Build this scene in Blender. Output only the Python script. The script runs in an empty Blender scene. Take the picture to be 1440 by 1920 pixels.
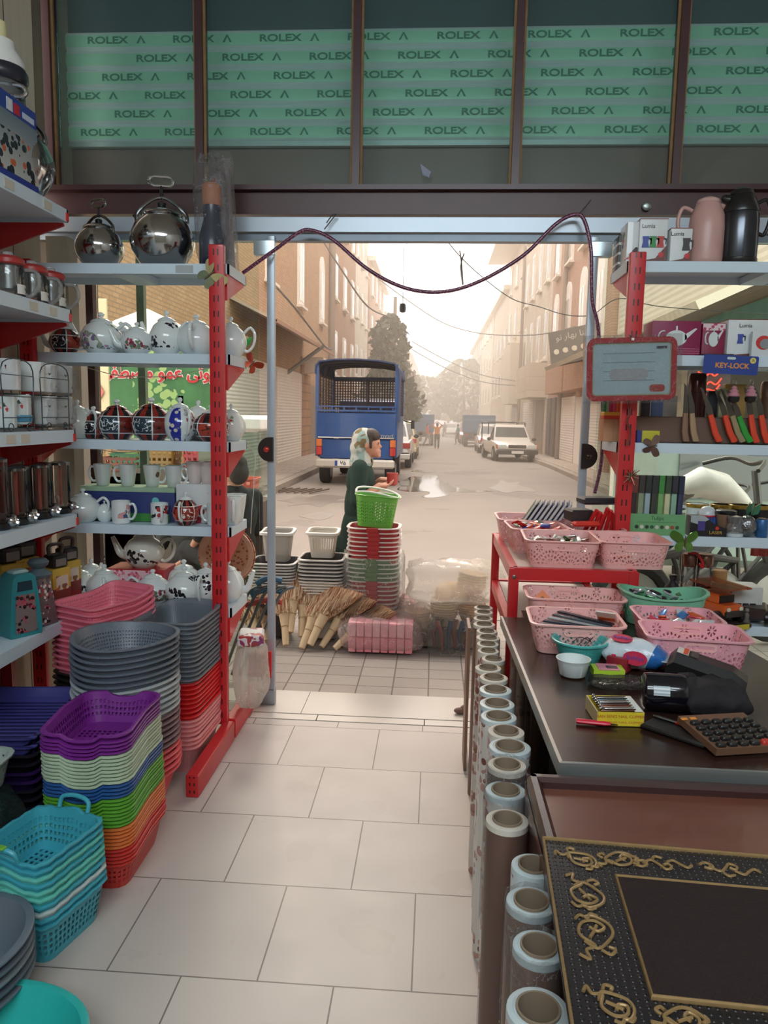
import bpy, bmesh, math, random
from mathutils import Vector, Matrix, Euler
random.seed(7)
PI = math.pi
SC = bpy.context.scene
COL = SC.collection

# ------------------------------------------------------------------ camera
F_PX, PITCH, YAW, ROLL, EYE = 1413.0, .1285, .0655, .01856, 1.46
cF = Vector((-math.sin(YAW)*math.cos(PITCH), math.cos(YAW)*math.cos(PITCH), -math.sin(PITCH)))
cR0 = Vector((math.cos(YAW), math.sin(YAW), 0)); cU0 = cR0.cross(cF)
cR = cR0*math.cos(ROLL)+cU0*math.sin(ROLL); cU = -cR0*math.sin(ROLL)+cU0*math.cos(ROLL)
def make_camera():
    cd = bpy.data.cameras.new('camera'); co = bpy.data.objects.new('camera', cd); COL.objects.link(co)
    m = Matrix((cR, cU, -cF)).transposed().to_4x4(); m.translation = (0, 0, EYE)
    co.matrix_world = m
    cd.sensor_fit = 'VERTICAL'; cd.sensor_height = 24.0; cd.lens = 24.0*F_PX/1920.0
    cd.clip_start = .02; cd.clip_end = 600
    SC.camera = co
make_camera()
def ray(x, y): return cF + cR*((x-720)/F_PX) - cU*((y-960)/F_PX)
def at(x, y, Y):                       # point seen at a place of the photograph, Y metres into the scene
    d = ray(x, y); return Vector((0, 0, EYE)) + d*(Y/d.y)
def fl(x, y, z=0.0):                   # same, on a level plane
    d = ray(x, y); return Vector((0, 0, EYE)) + d*((z-EYE)/d.z)
def xz(px, Y, z):                      # world X of a point at depth Y and height z seen in column px
    k = (px-720)/F_PX; h = z-EYE
    return (k*(Y*cF.y+h*cF.z)-Y*cR.y-h*cR.z)/(cR.x-k*cF.x)
ORD = ['first','second','third','fourth','fifth','sixth','seventh','eighth','ninth','tenth','eleventh','twelfth','thirteenth','fourteenth','fifteenth','sixteenth','seventeenth','eighteenth','nineteenth','twentieth','twenty-first','twenty-second','twenty-third','twenty-fourth']

# ------------------------------------------------------------------ materials
def lin(h):
    h = h.lstrip('#'); c = [int(h[i:i+2], 16)/255 for i in (0, 2, 4)]
    return tuple(x/12.92 if x <= .04045 else ((x+.055)/1.055)**2.4 for x in c)+(1,)
class G:
    """small node-expression builder"""
    def __init__(s, name):
        s.mat = bpy.data.materials.new(name); s.mat.use_nodes = True
        s.nt = s.mat.node_tree; s.nt.nodes.clear()
        s.out = s.n('ShaderNodeOutputMaterial')
    def n(s, t, **k):
        nd = s.nt.nodes.new(t)
        for a, b in k.items(): setattr(nd, a, b)
        return nd
    def l(s, a, b): s.nt.links.new(a, b)
    def put(s, sock, v):
        if isinstance(v, bpy.types.NodeSocket): s.l(v, sock)
        else: sock.default_value = v
    def m(s, op, a, b=0.0, c=0.0):
        nd = s.n('ShaderNodeMath', operation=op)
        s.put(nd.inputs[0], a); s.put(nd.inputs[1], b); s.put(nd.inputs[2], c)
        return nd.outputs[0]
    def rng(s, v, a, b): return s.m('MULTIPLY', s.m('GREATER_THAN', v, a), s.m('LESS_THAN', v, b))
    def uv(s):
        sp = s.n('ShaderNodeSeparateXYZ'); s.l(s.n('ShaderNodeTexCoord').outputs['UV'], sp.inputs[0]); return sp.outputs
    def obj(s):
        sp = s.n('ShaderNodeSeparateXYZ'); s.l(s.n('ShaderNodeTexCoord').outputs['Object'], sp.inputs[0]); return sp.outputs
    def objv(s): return s.n('ShaderNodeTexCoord').outputs['Object']
    def comb(s, x, y, z=0.0):
        c = s.n('ShaderNodeCombineXYZ'); s.put(c.inputs[0], x); s.put(c.inputs[1], y); s.put(c.inputs[2], z); return c.outputs[0]
    def mix(s, f, a, b):
        nd = s.n('ShaderNodeMix', data_type='RGBA'); s.put(nd.inputs[0], f); s.put(nd.inputs[6], a); s.put(nd.inputs[7], b); return nd.outputs[2]
    def noise(s, scale, vec=None, detail=3.0, out='Fac'):
        nd = s.n('ShaderNodeTexNoise'); nd.inputs['Scale'].default_value = scale; nd.inputs['Detail'].default_value = detail
        s.l(vec if vec is not None else s.objv(), nd.inputs['Vector']); return nd.outputs[out]
    def voro(s, scale, vec=None, out='Distance', rnd=1.0):
        nd = s.n('ShaderNodeTexVoronoi'); nd.inputs['Scale'].default_value = scale; nd.inputs['Randomness'].default_value = rnd
        s.l(vec if vec is not None else s.objv(), nd.inputs['Vector']); return nd.outputs[out]
    def bump(s, h, strength=.3, dist=.01):
        nd = s.n('ShaderNodeBump'); nd.inputs['Strength'].default_value = strength; nd.inputs['Distance'].default_value = dist
        s.l(h, nd.inputs['Height']); return nd.outputs[0]
    def bsdf(s, col, rough=.5, metal=0.0, spec=.5, normal=None, coat=0.0, trans=0.0, sub=0.0):
        b = s.n('ShaderNodeBsdfPrincipled'); s.put(b.inputs['Base Color'], col); s.put(b.inputs['Roughness'], rough)
        s.put(b.inputs['Metallic'], metal); b.inputs['Specular IOR Level'].default_value = spec
        b.inputs['Coat Weight'].default_value = coat; b.inputs['Transmission Weight'].default_value = trans
        if normal is not None: s.l(normal, b.inputs['Normal'])
        return b.outputs[0]
    def cut(s, shader, hole):           # hole: 1 = nothing there
        mx = s.n('ShaderNodeMixShader'); s.put(mx.inputs[0], hole); s.l(shader, mx.inputs[1]); s.l(s.n('ShaderNodeBsdfTransparent').outputs[0], mx.inputs[2]); return mx.outputs[0]
    def done(s, shader): s.l(shader, s.out.inputs[0]); return s.mat
_M = {}
def mat(hexc, rough=.45, metal=0.0, var=.12, scale=14.0, coat=0.0, spec=.5, bump=0.0, bscale=60.0):
    k = ('p', hexc, rough, metal, var, scale, coat, spec, bump, bscale)
    if k in _M: return _M[k]
    g = G('paint_'+hexc.strip('#')); c = lin(hexc)
    n = g.noise(scale)
    col = g.mix(n, tuple(x*(1-var) for x in c[:3])+(1,), tuple(min(1, x*(1+var)) for x in c[:3])+(1,))
    nm = g.bump(g.noise(bscale), bump, .01) if bump else None
    _M[k] = g.done(g.bsdf(col, rough, metal, spec, nm, coat)); return _M[k]
def memo(f):
    def w(*a, **k):
        key = (f.__name__, a, tuple(sorted(k.items())))
        if key not in _M: _M[key] = f(*a, **k)
        return _M[key]
    return w
@memo
def glow(hexc, strength):
    g = G('glow'); e = g.n('ShaderNodeEmission'); e.inputs[0].default_value = lin(hexc); e.inputs[1].default_value = strength
    return g.done(e.outputs[0])
@memo
def glass(tint='#fafdfb', refl=1.0, alpha=.0, body='#ffffff'):
    """thin clear sheet: see-through with mirror reflections; alpha adds a milky body"""
    g = G('glass'); t = g.n('ShaderNodeBsdfTransparent'); t.inputs[0].default_value = lin(tint)
    base = t.outputs[0]
    if alpha:
        d = g.n('ShaderNodeBsdfDiffuse'); d.inputs[0].default_value = lin(body)
        mx = g.n('ShaderNodeMixShader'); mx.inputs[0].default_value = alpha; g.l(base, mx.inputs[1]); g.l(d.outputs[0], mx.inputs[2]); base = mx.outputs[0]
    gl = g.n('ShaderNodeBsdfGlossy'); gl.inputs['Roughness'].default_value = .03
    fr = g.n('ShaderNodeFresnel'); fr.inputs[0].default_value = 1.4
    mx = g.n('ShaderNodeMixShader'); g.put(mx.inputs[0], g.m('MULTIPLY', fr.outputs[0], refl)); g.l(base, mx.inputs[1]); g.l(gl.outputs[0], mx.inputs[2])
    return g.done(mx.outputs[0])
@memo
def film(tint='#ffffff', alpha=.25, scale=18.0, refl=.35):
    """crumpled clear plastic film"""
    g = G('plastic_film'); t = g.n('ShaderNodeBsdfTransparent'); t.inputs[0].default_value = lin('#f2f2f2')
    h = g.noise(scale, detail=5.0); ridge = g.m('ABSOLUTE', g.m('SUBTRACT', h, .5)); nm = g.bump(ridge, 1.0, .06)
    d = g.n('ShaderNodeBsdfDiffuse'); d.inputs[0].default_value = lin(tint); tl = g.n('ShaderNodeBsdfTranslucent'); tl.inputs[0].default_value = lin(tint)
    dm = g.n('ShaderNodeMixShader'); dm.inputs[0].default_value = .6; g.l(d.outputs[0], dm.inputs[1]); g.l(tl.outputs[0], dm.inputs[2])
    gl = g.n('ShaderNodeBsdfGlossy'); gl.inputs['Roughness'].default_value = .2; g.l(nm, gl.inputs['Normal'])
    crease = g.m('MULTIPLY', g.m('LESS_THAN', ridge, .007), g.m('GREATER_THAN', g.noise(scale*.4), .5))
    m1 = g.n('ShaderNodeMixShader'); g.put(m1.inputs[0], g.m('MINIMUM', g.m('ADD', g.m('MULTIPLY', crease, .35), alpha), 1.0)); g.l(t.outputs[0], m1.inputs[1]); g.l(dm.outputs[0], m1.inputs[2])
    fr = g.n('ShaderNodeFresnel'); fr.inputs[0].default_value = 1.3; g.l(nm, fr.inputs[1])
    m2 = g.n('ShaderNodeMixShader'); g.put(m2.inputs[0], g.m('MULTIPLY', fr.outputs[0], refl)); g.l(m1.outputs[0], m2.inputs[1]); g.l(gl.outputs[0], m2.inputs[2])
    return g.done(m2.outputs[0])
@memo
def holes(hexc, pu, pv, fu=.55, fv=.55, vmin=-9.0, vmax=9.0, rough=.35, skew=0.0):
    """plastic with a grid of punched slots; UV in metres"""
    g = G('punched_plastic'); u, v, _ = g.uv()
    row = g.m('FLOOR', g.m('DIVIDE', v, pv))
    uu = g.m('FRACT', g.m('ADD', g.m('DIVIDE', u, pu), g.m('MULTIPLY', row, skew))); vv = g.m('FRACT', g.m('DIVIDE', v, pv))
    a, b = (1-fu)/2, (1-fv)/2
    h = g.m('MULTIPLY', g.rng(uu, a, 1-a), g.rng(vv, b, 1-b)); h = g.m('MULTIPLY', h, g.rng(v, vmin, vmax))
    return g.done(g.cut(g.bsdf(lin(hexc), rough), h))
@memo
def lace(hexc, p=.09, vmin=.012, vmax=.075, rough=.35):
    """plastic pierced with flower rosettes"""
    g = G('pierced_plastic'); u, v, _ = g.uv()
    cu = g.m('SUBTRACT', g.m('FRACT', g.m('DIVIDE', u, p)), .5); cv = g.m('DIVIDE', g.m('SUBTRACT', v, vmin), p)
    r = g.m('SQRT', g.m('ADD', g.m('MULTIPLY', cu, cu), g.m('MULTIPLY', cv, cv))); a = g.m('ARCTAN2', cv, cu)
    h1 = g.m('MULTIPLY', g.rng(r, .12, .26), g.m('GREATER_THAN', g.m('SINE', g.m('MULTIPLY', a, 11.0)), -.2))
    h2 = g.m('MULTIPLY', g.rng(r, .33, .46), g.m('GREATER_THAN', g.m('SINE', g.m('MULTIPLY', a, 15.0)), -.15))
    h3 = g.m('MULTIPLY', g.rng(r, .52, .62), g.m('GREATER_THAN', g.m('SINE', g.m('MULTIPLY', a, 24.0)), .0))
    cu2 = g.m('SUBTRACT', g.m('FRACT', g.m('ADD', g.m('DIVIDE', u, p), .5)), .5); cv2 = g.m('SUBTRACT', cv, .72)
    r2 = g.m('SQRT', g.m('ADD', g.m('MULTIPLY', cu2, cu2), g.m('MULTIPLY', cv2, cv2)))
    h4 = g.m('MULTIPLY', g.rng(r2, .06, .17), g.m('GREATER_THAN', g.m('SINE', g.m('MULTIPLY', g.m('ARCTAN2', cv2, cu2), 7.0)), -.2))
    h = g.m('MULTIPLY', g.m('MINIMUM', g.m('ADD', g.m('ADD', h1, h2), g.m('ADD', h3, h4)), 1.0), g.rng(v, vmin, vmax))
    return g.done(g.cut(g.bsdf(lin(hexc), rough), h))
@memo
def leafcut(hexc, p=.035, vmin=.01, vmax=.2):
    """plastic pierced with slanting leaves"""
    g = G('leaf_cut_plastic'); u, v, _ = g.uv()
    cu = g.m('ABSOLUTE', g.m('SUBTRACT', g.m('FRACT', g.m('DIVIDE', u, p)), .5))
    s = g.m('FRACT', g.m('SUBTRACT', g.m('DIVIDE', v, p*.55), g.m('MULTIPLY', cu, 1.6)))
    h = g.m('MULTIPLY', g.m('MULTIPLY', g.rng(s, .25, .75), g.rng(cu, .07, .43)), g.rng(v, vmin, vmax))
    return g.done(g.cut(g.bsdf(lin(hexc), .35), h))
@memo
def blotch(base, spots, scale=22.0, thr=.34, zlo=-9.0, zhi=9.0, rough=.12, xonly=0):
    """glazed ware with painted flower clusters between two heights (object space)"""
    g = G('glazed_print'); o = g.obj(); cols = spots.split(',')
    col = lin(base)
    region = g.m('MULTIPLY', g.rng(o[2], zlo, zhi), g.m('GREATER_THAN', g.noise(scale*.3, detail=1.0), .505))
    if xonly: region = g.m('MULTIPLY', region, g.m('LESS_THAN', g.m('MULTIPLY', o[0], xonly), -.004))
    for i, c in enumerate(cols):
        wv = g.n('ShaderNodeVectorMath', operation='ADD'); g.l(g.objv(), wv.inputs[0]); wv.inputs[1].default_value = (i*.37, i*.71, i*.13)
        d = g.voro(scale, wv.outputs[0]); col = g.mix(g.m('MULTIPLY', g.m('LESS_THAN', d, thr), region), col, lin(c))
    return g.done(g.bsdf(col, rough, coat=.3))
@memo
def imari(h=.12, dark='#33424f', red='#6f221c', white='#dfe6e6'):
    """dark blue and rust panelled porcelain, white lines and scrolls"""
    g = G('imari_porcelain'); o = g.obj()
    a = g.m('ARCTAN2', o[1], o[0]); seg = g.m('FRACT', g.m('MULTIPLY', g.m('ADD', a, PI), 6/(2*PI)))
    idx = g.m('MODULO', g.m('FLOOR', g.m('MULTIPLY', g.m('ADD', a, PI), 6/(2*PI))), 2.0)
    zt = g.m('DIVIDE', o[2], h)
    nz = g.noise(48.0, detail=1.5); scroll = g.m('MULTIPLY', g.m('LESS_THAN', g.m('ABSOLUTE', g.m('SUBTRACT', nz, .5)), .03), g.rng(zt, .3, .7))
    panel = g.mix(idx, lin(dark), lin(red)); panel = g.mix(g.m('MULTIPLY', scroll, g.m('SUBTRACT', 1.0, idx)), panel, lin(white))
    panel = g.mix(g.m('MULTIPLY', g.m('GREATER_THAN', nz, .6), idx), panel, lin('#2a1616'))
    line = g.m('ADD', g.m('LESS_THAN', seg, .035), g.m('GREATER_THAN', seg, .965))
    band = g.m('ADD', g.rng(zt, .76, .79), g.rng(zt, .2, .225)); line = g.m('MINIMUM', g.m('ADD', line, band), 1.0)
    seg2 = g.m('GREATER_THAN', g.m('FRACT', g.m('MULTIPLY', g.m('ADD', a, PI), 9/(2*PI))), .5)
    edge = g.mix(seg2, lin('#1c1416'), lin('#8f2c22'))
    out = g.m('MINIMUM', g.m('ADD', g.m('GREATER_THAN', zt, .79), g.m('LESS_THAN', zt, .2)), 1.0)
    col = g.mix(out, panel, edge); col = g.mix(line, col, lin(white))
    return g.done(g.bsdf(col, .12, coat=.4))
@memo
def brick(c1, c2, mortar, bw=.22, bh=.07, axes='yz', msize=.012, rough=.9, bumpy=.4):
    g = G('brickwork'); o = g.obj(); ax = {'x': 0, 'y': 1, 'z': 2}
    b = g.n('ShaderNodeTexBrick'); g.l(g.comb(o[ax[axes[0]]], o[ax[axes[1]]]), b.inputs['Vector'])
    b.inputs['Color1'].default_value = lin(c1); b.inputs['Color2'].default_value = lin(c2); b.inputs['Mortar'].default_value = lin(mortar)
    b.inputs['Scale'].default_value = 1.0; b.inputs['Mortar Size'].default_value = msize; b.inputs['Brick Width'].default_value = bw; b.inputs['Row Height'].default_value = bh
    col = g.mix(g.m('MULTIPLY', g.noise(1.2, detail=5.0), .35), b.outputs[0], lin('#6f5a4a'))
    return g.done(g.bsdf(col, rough, normal=g.bump(b.outputs['Fac'], -bumpy, .02)))
@memo
def ribs(hexc, period=.1, axis=2, amp=.6, rough=.5, metal=0.0, line=None):
    """sheet with evenly spaced ribs along one axis"""
    g = G('ribbed_sheet'); o = g.obj()
    f = g.m('FRACT', g.m('DIVIDE', o[axis], period)); h = g.m('ABSOLUTE', g.m('SUBTRACT', f, .5))
    col = lin(hexc)
    if line: col = g.mix(g.m('LESS_THAN', f, .12), col, lin(line))
    col = g.mix(g.m('MULTIPLY', g.noise(3.0), .25), col, lin('#8a8178'))
    return g.done(g.bsdf(col, rough, metal, normal=g.bump(h, amp, .03)))
@memo
def wood(c1, c2, scale=(30.0, 1.5, 30.0), rough=.4, coat=.0, var=.0):
    g = G('wood'); mp = g.n('ShaderNodeMapping'); g.l(g.objv(), mp.inputs[0]); mp.inputs['Scale'].default_value = scale
    n = g.noise(1.0, mp.outputs[0], 6.0); n2 = g.noise(2.2)
    col = g.mix(g.m('MULTIPLY_ADD', n2, .4, g.m('MULTIPLY', n, .7)), lin(c1), lin(c2))
    return g.done(g.bsdf(col, rough, coat=coat, normal=g.bump(n, .08, .005)))
@memo
def straws(c1, c2, c3):
    g = G('straw'); mp = g.n('ShaderNodeMapping'); g.l(g.objv(), mp.inputs[0]); mp.inputs['Scale'].default_value = (170, 7, 120)
    n = g.noise(1.0, mp.outputs[0], 2.0); f = g.m('MINIMUM', g.m('MAXIMUM', g.m('MULTIPLY', g.m('SUBTRACT', n, .38), 4.5), 0.0), 1.0)
    y = g.obj()[1]; tip = g.m('MINIMUM', g.m('MAXIMUM', g.m('MULTIPLY', g.m('SUBTRACT', y, .25), 5.0), 0.0), 1.0)
    return g.done(g.bsdf(g.mix(g.m('MULTIPLY', tip, .55), g.mix(f, lin(c1), lin(c2)), lin(c3)), .85, normal=g.bump(n, .9, .02)))
@memo
def bands(*cols, axis=2, period=.1, rough=.4):
    """printed stripes repeating along an axis"""
    g = G('printed_bands'); o = g.obj(); f = g.m('FRACT', g.m('DIVIDE', o[axis], period)); col = lin(cols[0])
    for i, c in enumerate(cols[1:], 1): col = g.mix(g.m('GREATER_THAN', f, i/len(cols)), col, lin(c))
    return g.done(g.bsdf(col, rough))

# ------------------------------------------------------------------ mesh builder
class B:
    def __init__(s): s.v = []; s.f = []; s.uv = []; s.mi = []; s.T = Matrix(); s.cur = 0; s.sm = []; s.smooth = True
    def at(s, loc=(0, 0, 0), rot=(0, 0, 0), sc=(1, 1, 1)):
        s.T = Matrix.LocRotScale(Vector(loc), Euler(rot), Vector(sc) if hasattr(sc, '__len__') else Vector((sc, sc, sc))); return s
    def add(s, vs, fs, uvs=None, smooth=None):
        o = len(s.v); s.v += [tuple(s.T @ Vector(p)) for p in vs]
        sm = s.smooth if smooth is None else smooth
        for i, f in enumerate(fs):
            s.f.append([k+o for k in f]); s.mi.append(s.cur); s.sm.append(sm); s.uv.append(uvs[i] if uvs else None)
        return s
    def box(s, c, d, bev=0.0):
        x, y, z = c; a, b, h = d[0]/2, d[1]/2, d[2]/2
        if bev:
            r = [rrect(2*a-2*bev, 2*b-2*bev, bev*.6, 2, 1), rrect(2*a, 2*b, bev, 2, 1)]
            ringz = [(r[0], z-h), (r[1], z-h+bev), (r[1], z+h-bev), (r[0], z+h)]
            return s.loft([[(x+p[0], y+p[1], zz) for p in R] for R, zz in ringz])
        vs = [(x+i*a, y+j*b, z+k*h) for k in (-1, 1) for j in (-1, 1) for i in (-1, 1)]
        return s.add(vs, [(0, 2, 3, 1), (4, 5, 7, 6), (0, 1, 5, 4), (2, 6, 7, 3), (0, 4, 6, 2), (1, 3, 7, 5)], smooth=False)
    def loft(s, rings, cap0=True, cap1=True, closed=True, uvlen=None, vs=None):
        n = len(rings[0]); pts = [p for r in rings for p in r]; fs = []; uvs = []
        L = uvlen or 1.0; cu = [0.0]; R0 = max(rings, key=lambda r: sum((Vector(r[q])-Vector(r[q-1])).length for q in range(n)))
        for q in range(n): cu.append(cu[-1]+(Vector(R0[(q+1) % n])-Vector(R0[q])).length)
        cu = [c/max(cu[-1], 1e-9)*L for c in cu]
        for i in range(len(rings)-1):
            for j in range(n if closed else n-1):
                k = (j+1) % n
                fs.append((i*n+j, i*n+k, (i+1)*n+k, (i+1)*n+j))
                v0 = vs[i] if vs else rings[i][j][2]; v1 = vs[i+1] if vs else rings[i+1][j][2]
                uvs.append(((cu[j], v0), (cu[j+1], v0), (cu[j+1], v1), (cu[j], v1)))
        for c, i, rev in ((cap0, 0, True), (cap1, len(rings)-1, False)):
            if c:
                idx = [i*n+j for j in range(n)]; u = [(rings[i][j][0], rings[i][j][1]) for j in range(n)]
                if rev: idx.reverse(); u.reverse()
                fs.append(tuple(idx)); uvs.append(tuple(u))
        return s.add(pts, fs, uvs)
    def lathe(s, prof, n=24, cap0=True, cap1=True):
        rings = [[(r*math.cos(2*PI*j/n), r*math.sin(2*PI*j/n), z) for j in range(n)] for r, z in prof]
        L = 2*PI*max(r for r, z in prof)
        return s.loft(rings, cap0, cap1, uvlen=L)
    def tube(s, pts, r, n=8, closed=False, cap=True):
        pts = [Vector(p) for p in pts]; m = len(pts); rr = r if hasattr(r, '__len__') else [r]*m
        rings = []; up = None
        for i, p in enumerate(pts):
            t = (pts[(i+1) % m]-pts[i-1]) if closed else (pts[min(i+1, m-1)]-pts[max(i-1, 0)])
            if t.length < 1e-9: t = Vector((0, 0, 1))
            t.normalize()
            if up is None: up = Vector((0, 0, 1)) if abs(t.z) < .9 else Vector((1, 0, 0))
            x = t.cross(up)
            if x.length < 1e-5: x = t.orthogonal()
            x.normalize(); up = x.cross(t).normalized()
            rings.append([tuple(p + (x*math.cos(2*PI*j/n)+up*math.sin(2*PI*j/n))*rr[i]) for j in range(n)])
        if closed: rings.append(rings[0])
        return s.loft(rings, cap and not closed, cap and not closed)
    def cyl(s, p0, p1, r0, r1=None, n=12): return s.tube([p0, p1], [r0, r0 if r1 is None else r1], n)
    def ball(s, c, r, n=14):
        rx, ry, rz = r if hasattr(r, '__len__') else (r, r, r); m = n//2
        rings = [[(c[0]+rx*math.sin(PI*i/m)*math.cos(2*PI*j/n), c[1]+ry*math.sin(PI*i/m)*math.sin(2*PI*j/n), c[2]-rz*math.cos(PI*i/m)) for j in range(n)] for i in range(1, m)]
        return s.loft([[(c[0], c[1], c[2]-rz)]*n]+rings+[[(c[0], c[1], c[2]+rz)]*n], False, False)
    def prism(s, poly, y0, y1, plane='xz'):
        """polygon extruded; plane xz along y, yz along x, xy along z"""
        def P(a, b, t): return {'xz': (a, t, b), 'yz': (t, a, b), 'xy': (a, b, t)}[plane]
        n = len(poly); vs = [P(a, b, y0) for a, b in poly]+[P(a, b, y1) for a, b in poly]
        fs = [tuple(range(n)), tuple(range(2*n-1, n-1, -1))]+[(i, n+i, n+(i+1) % n, (i+1) % n) for i in range(n)]
        return s.add(vs, fs, smooth=False)
    def quad(s, a, b, c, d): return s.add([a, b, c, d], [(0, 1, 2, 3)], [((0, 0), (1, 0), (1, 1), (0, 1))], smooth=False)
    def mesh(s, name, mats, ang=40):
        me = bpy.data.meshes.new(name); me.from_pydata(s.v, [], s.f)
        for m in (mats if isinstance(mats, (list, tuple)) else [mats]): me.materials.append(m)
        me.polygons.foreach_set('material_index', s.mi); me.polygons.foreach_set('use_smooth', s.sm)
        if any(u for u in s.uv):
            ul = me.uv_layers.new(name='uv').data; k = 0
            for f, u in zip(s.f, s.uv):
                for i in range(len(f)): ul[k+i].uv = u[i] if u else (0, -50)
                k += len(f)
        bm = bmesh.new(); bm.from_mesh(me); bmesh.ops.remove_doubles(bm, verts=bm.verts, dist=1e-6); bmesh.ops.recalc_face_normals(bm, faces=bm.faces); bm.to_mesh(me); bm.free()
        me.set_sharp_from_angle(angle=math.radians(ang)); me.update(); return me
    def build(s, name, mats, parent=None, ang=40, loc=None, rz=0, rot=None):
        o = bpy.data.objects.new(name, s.mesh(name, mats, ang)); COL.objects.link(o)
        if parent: o.parent = parent
        if loc is not None: o.location = loc
        if rot is not None: o.rotation_euler = rot
        elif rz: o.rotation_euler = (0, 0, rz)
        return o
def rrect(w, d, r, n=4, k=3):
    """rounded rectangle outline, k divisions of each straight side"""
    r = min(r, w/2-1e-4, d/2-1e-4); out = []
    cs = [(w/2-r, d/2-r, 0), (-w/2+r, d/2-r, PI/2), (-w/2+r, -d/2+r, PI), (w/2-r, -d/2+r, 1.5*PI)]
    for i, (cx, cy, a) in enumerate(cs):
        arc = [(cx+r*math.cos(a+PI/2*j/n), cy+r*math.sin(a+PI/2*j/n)) for j in range(n+1)]
        out += arc
        nx = cs[(i+1) % 4]; q = (nx[0]+r*math.cos(nx[2]), nx[1]+r*math.sin(nx[2]))
        for t in range(1, k): out.append((arc[-1][0]+(q[0]-arc[-1][0])*t/k, arc[-1][1]+(q[1]-arc[-1][1])*t/k))
    return out
def circ(r, n=32, e=1.0): return [(r*math.cos(2*PI*j/n), r*e*math.sin(2*PI*j/n)) for j in range(n)]

# ------------------------------------------------------------------ scene objects
def thing(name, label, cat, loc=(0, 0, 0), rz=0, group=None, rot=None):
    o = bpy.data.objects.new(name, None); COL.objects.link(o); o.location = loc
    o.rotation_euler = rot if rot is not None else (0, 0, rz); o.empty_display_size = .05
    tag(o, label, cat, group); return o
def tag(o, label=None, cat=None, group=None, kind=None):
    if label: o['label'] = label
    if cat: o['category'] = cat
    if group: o['group'] = group
    if kind: o['kind'] = kind
    return o
def struct(b, name, m, **k): return tag(b.build(name, m, **k), kind='structure')
def copy_tree(o, parent=None):
    c = o.copy(); COL.objects.link(c); c.parent = parent
    for ch in list(o.children): copy_tree(ch, c)
    return c
def again(o, label, loc, rz=None, group=None, sc=None):
    c = copy_tree(o); c.location = loc; c['label'] = label
    if rz is not None: c.rotation_euler = (0, 0, rz)
    if group: c['group'] = group
    if sc: c.scale = (sc, sc, sc) if not hasattr(sc, '__len__') else sc
    return c
def single(b, name, m, label, cat, loc=(0, 0, 0), rz=0, group=None, rot=None, ang=40):
    return tag(b.build(name, m, None, ang, loc, rz, rot), label, cat, group)
AR = {'ا':'ﺍﺎﺍﺎ','ر':'ﺭﺮﺭﺮ','ز':'ﺯﺰﺯﺰ','و':'ﻭﻮﻭﻮ','ن':'ﻥﻦﻧﻨ','ی':'ﯼﯽﯾﯿ','ع':'ﻉﻊﻋﻌ','م':'ﻡﻢﻣﻤ','ص':'ﺹﺺﺻﺼ','ط':'ﻁﻂﻃﻄ','ف':'ﻑﻒﻓﻔ','س':'ﺱﺲﺳﺴ','ش':'ﺵﺶﺷﺸ','ب':'ﺏﺐﺑﺒ','ه':'ﻩﻪﻫﻬ'}
def shape_ar(t):
    out = []
    for i, c in enumerate(t):
        if c not in AR: out.append(c); continue
        pre = i > 0 and t[i-1] in AR and t[i-1] not in 'ارزو'
        nx = i+1 < len(t) and t[i+1] in AR and c not in 'ارزو'
        out.append(AR[c][(1 if not nx else 3) if pre else (2 if nx else 0)])
    return ''.join(reversed(out))
def text(s, size, name, m, parent=None, loc=(0, 0, 0), rot=(PI/2, 0, 0), depth=.0008, align='CENTER', bold=0.0, sx=1.0):
    c = bpy.data.curves.new('t', 'FONT'); c.body = s; c.size = size; c.extrude = depth; c.align_x = align; c.align_y = 'CENTER'; c.offset = bold
    t = bpy.data.objects.new('t', c); COL.objects.link(t); bpy.context.view_layer.update()
    me = bpy.data.meshes.new_from_object(t.evaluated_get(bpy.context.evaluated_depsgraph_get()))
    bpy.data.objects.remove(t); bpy.data.curves.remove(c)
    me.materials.clear(); me.materials.append(m); me.name = name
    o = bpy.data.objects.new(name, me); COL.objects.link(o)
    if parent: o.parent = parent
    o.location = loc; o.rotation_euler = rot; o.scale = (sx, 1, 1); return o
def blob(name, shapes, voxel, m, parent=None, smooth=6, keep=None):
    """one continuous surface grown over tapered limbs and ellipsoids"""
    b = B()
    for q in shapes:
        if q[0] == 'c':
            p0, p1, r0, r1 = Vector(q[1]), Vector(q[2]), q[3], q[4]; k = 5
            b.ball(p0, r0, 12); b.ball(p1, r1, 12); b.tube([p0.lerp(p1, i/k) for i in range(k+1)], [r0+(r1-r0)*i/k for i in range(k+1)], 12)
        else:
            b.at(q[1], q[3] if len(q) > 3 else (0, 0, 0)); b.ball((0, 0, 0), q[2], 18); b.at()
    o = b.build('tmp', m)
    md = o.modifiers.new('r', 'REMESH'); md.mode = 'VOXEL'; md.voxel_size = voxel; md.use_smooth_shade = True
    if smooth: ms = o.modifiers.new('s', 'SMOOTH'); ms.iterations = smooth; ms.factor = .5
    bpy.context.view_layer.update()
    me = bpy.data.meshes.new_from_object(o.evaluated_get(bpy.context.evaluated_depsgraph_get())); bpy.data.objects.remove(o)
    me.materials.clear(); me.materials.append(m); me.polygons.foreach_set('use_smooth', [True]*len(me.polygons)); me.name = name
    r = bpy.data.objects.new(name, me); COL.objects.link(r); r.parent = parent; return r
def bez(p0, p1, p2, p3, n=14):
    p = [Vector(q) for q in (p0, p1, p2, p3)]
    return [p[0]*(1-t)**3+p[1]*3*t*(1-t)**2+p[2]*3*t*t*(1-t)+p[3]*t**3 for t in [i/n for i in range(n+1)]]
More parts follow.
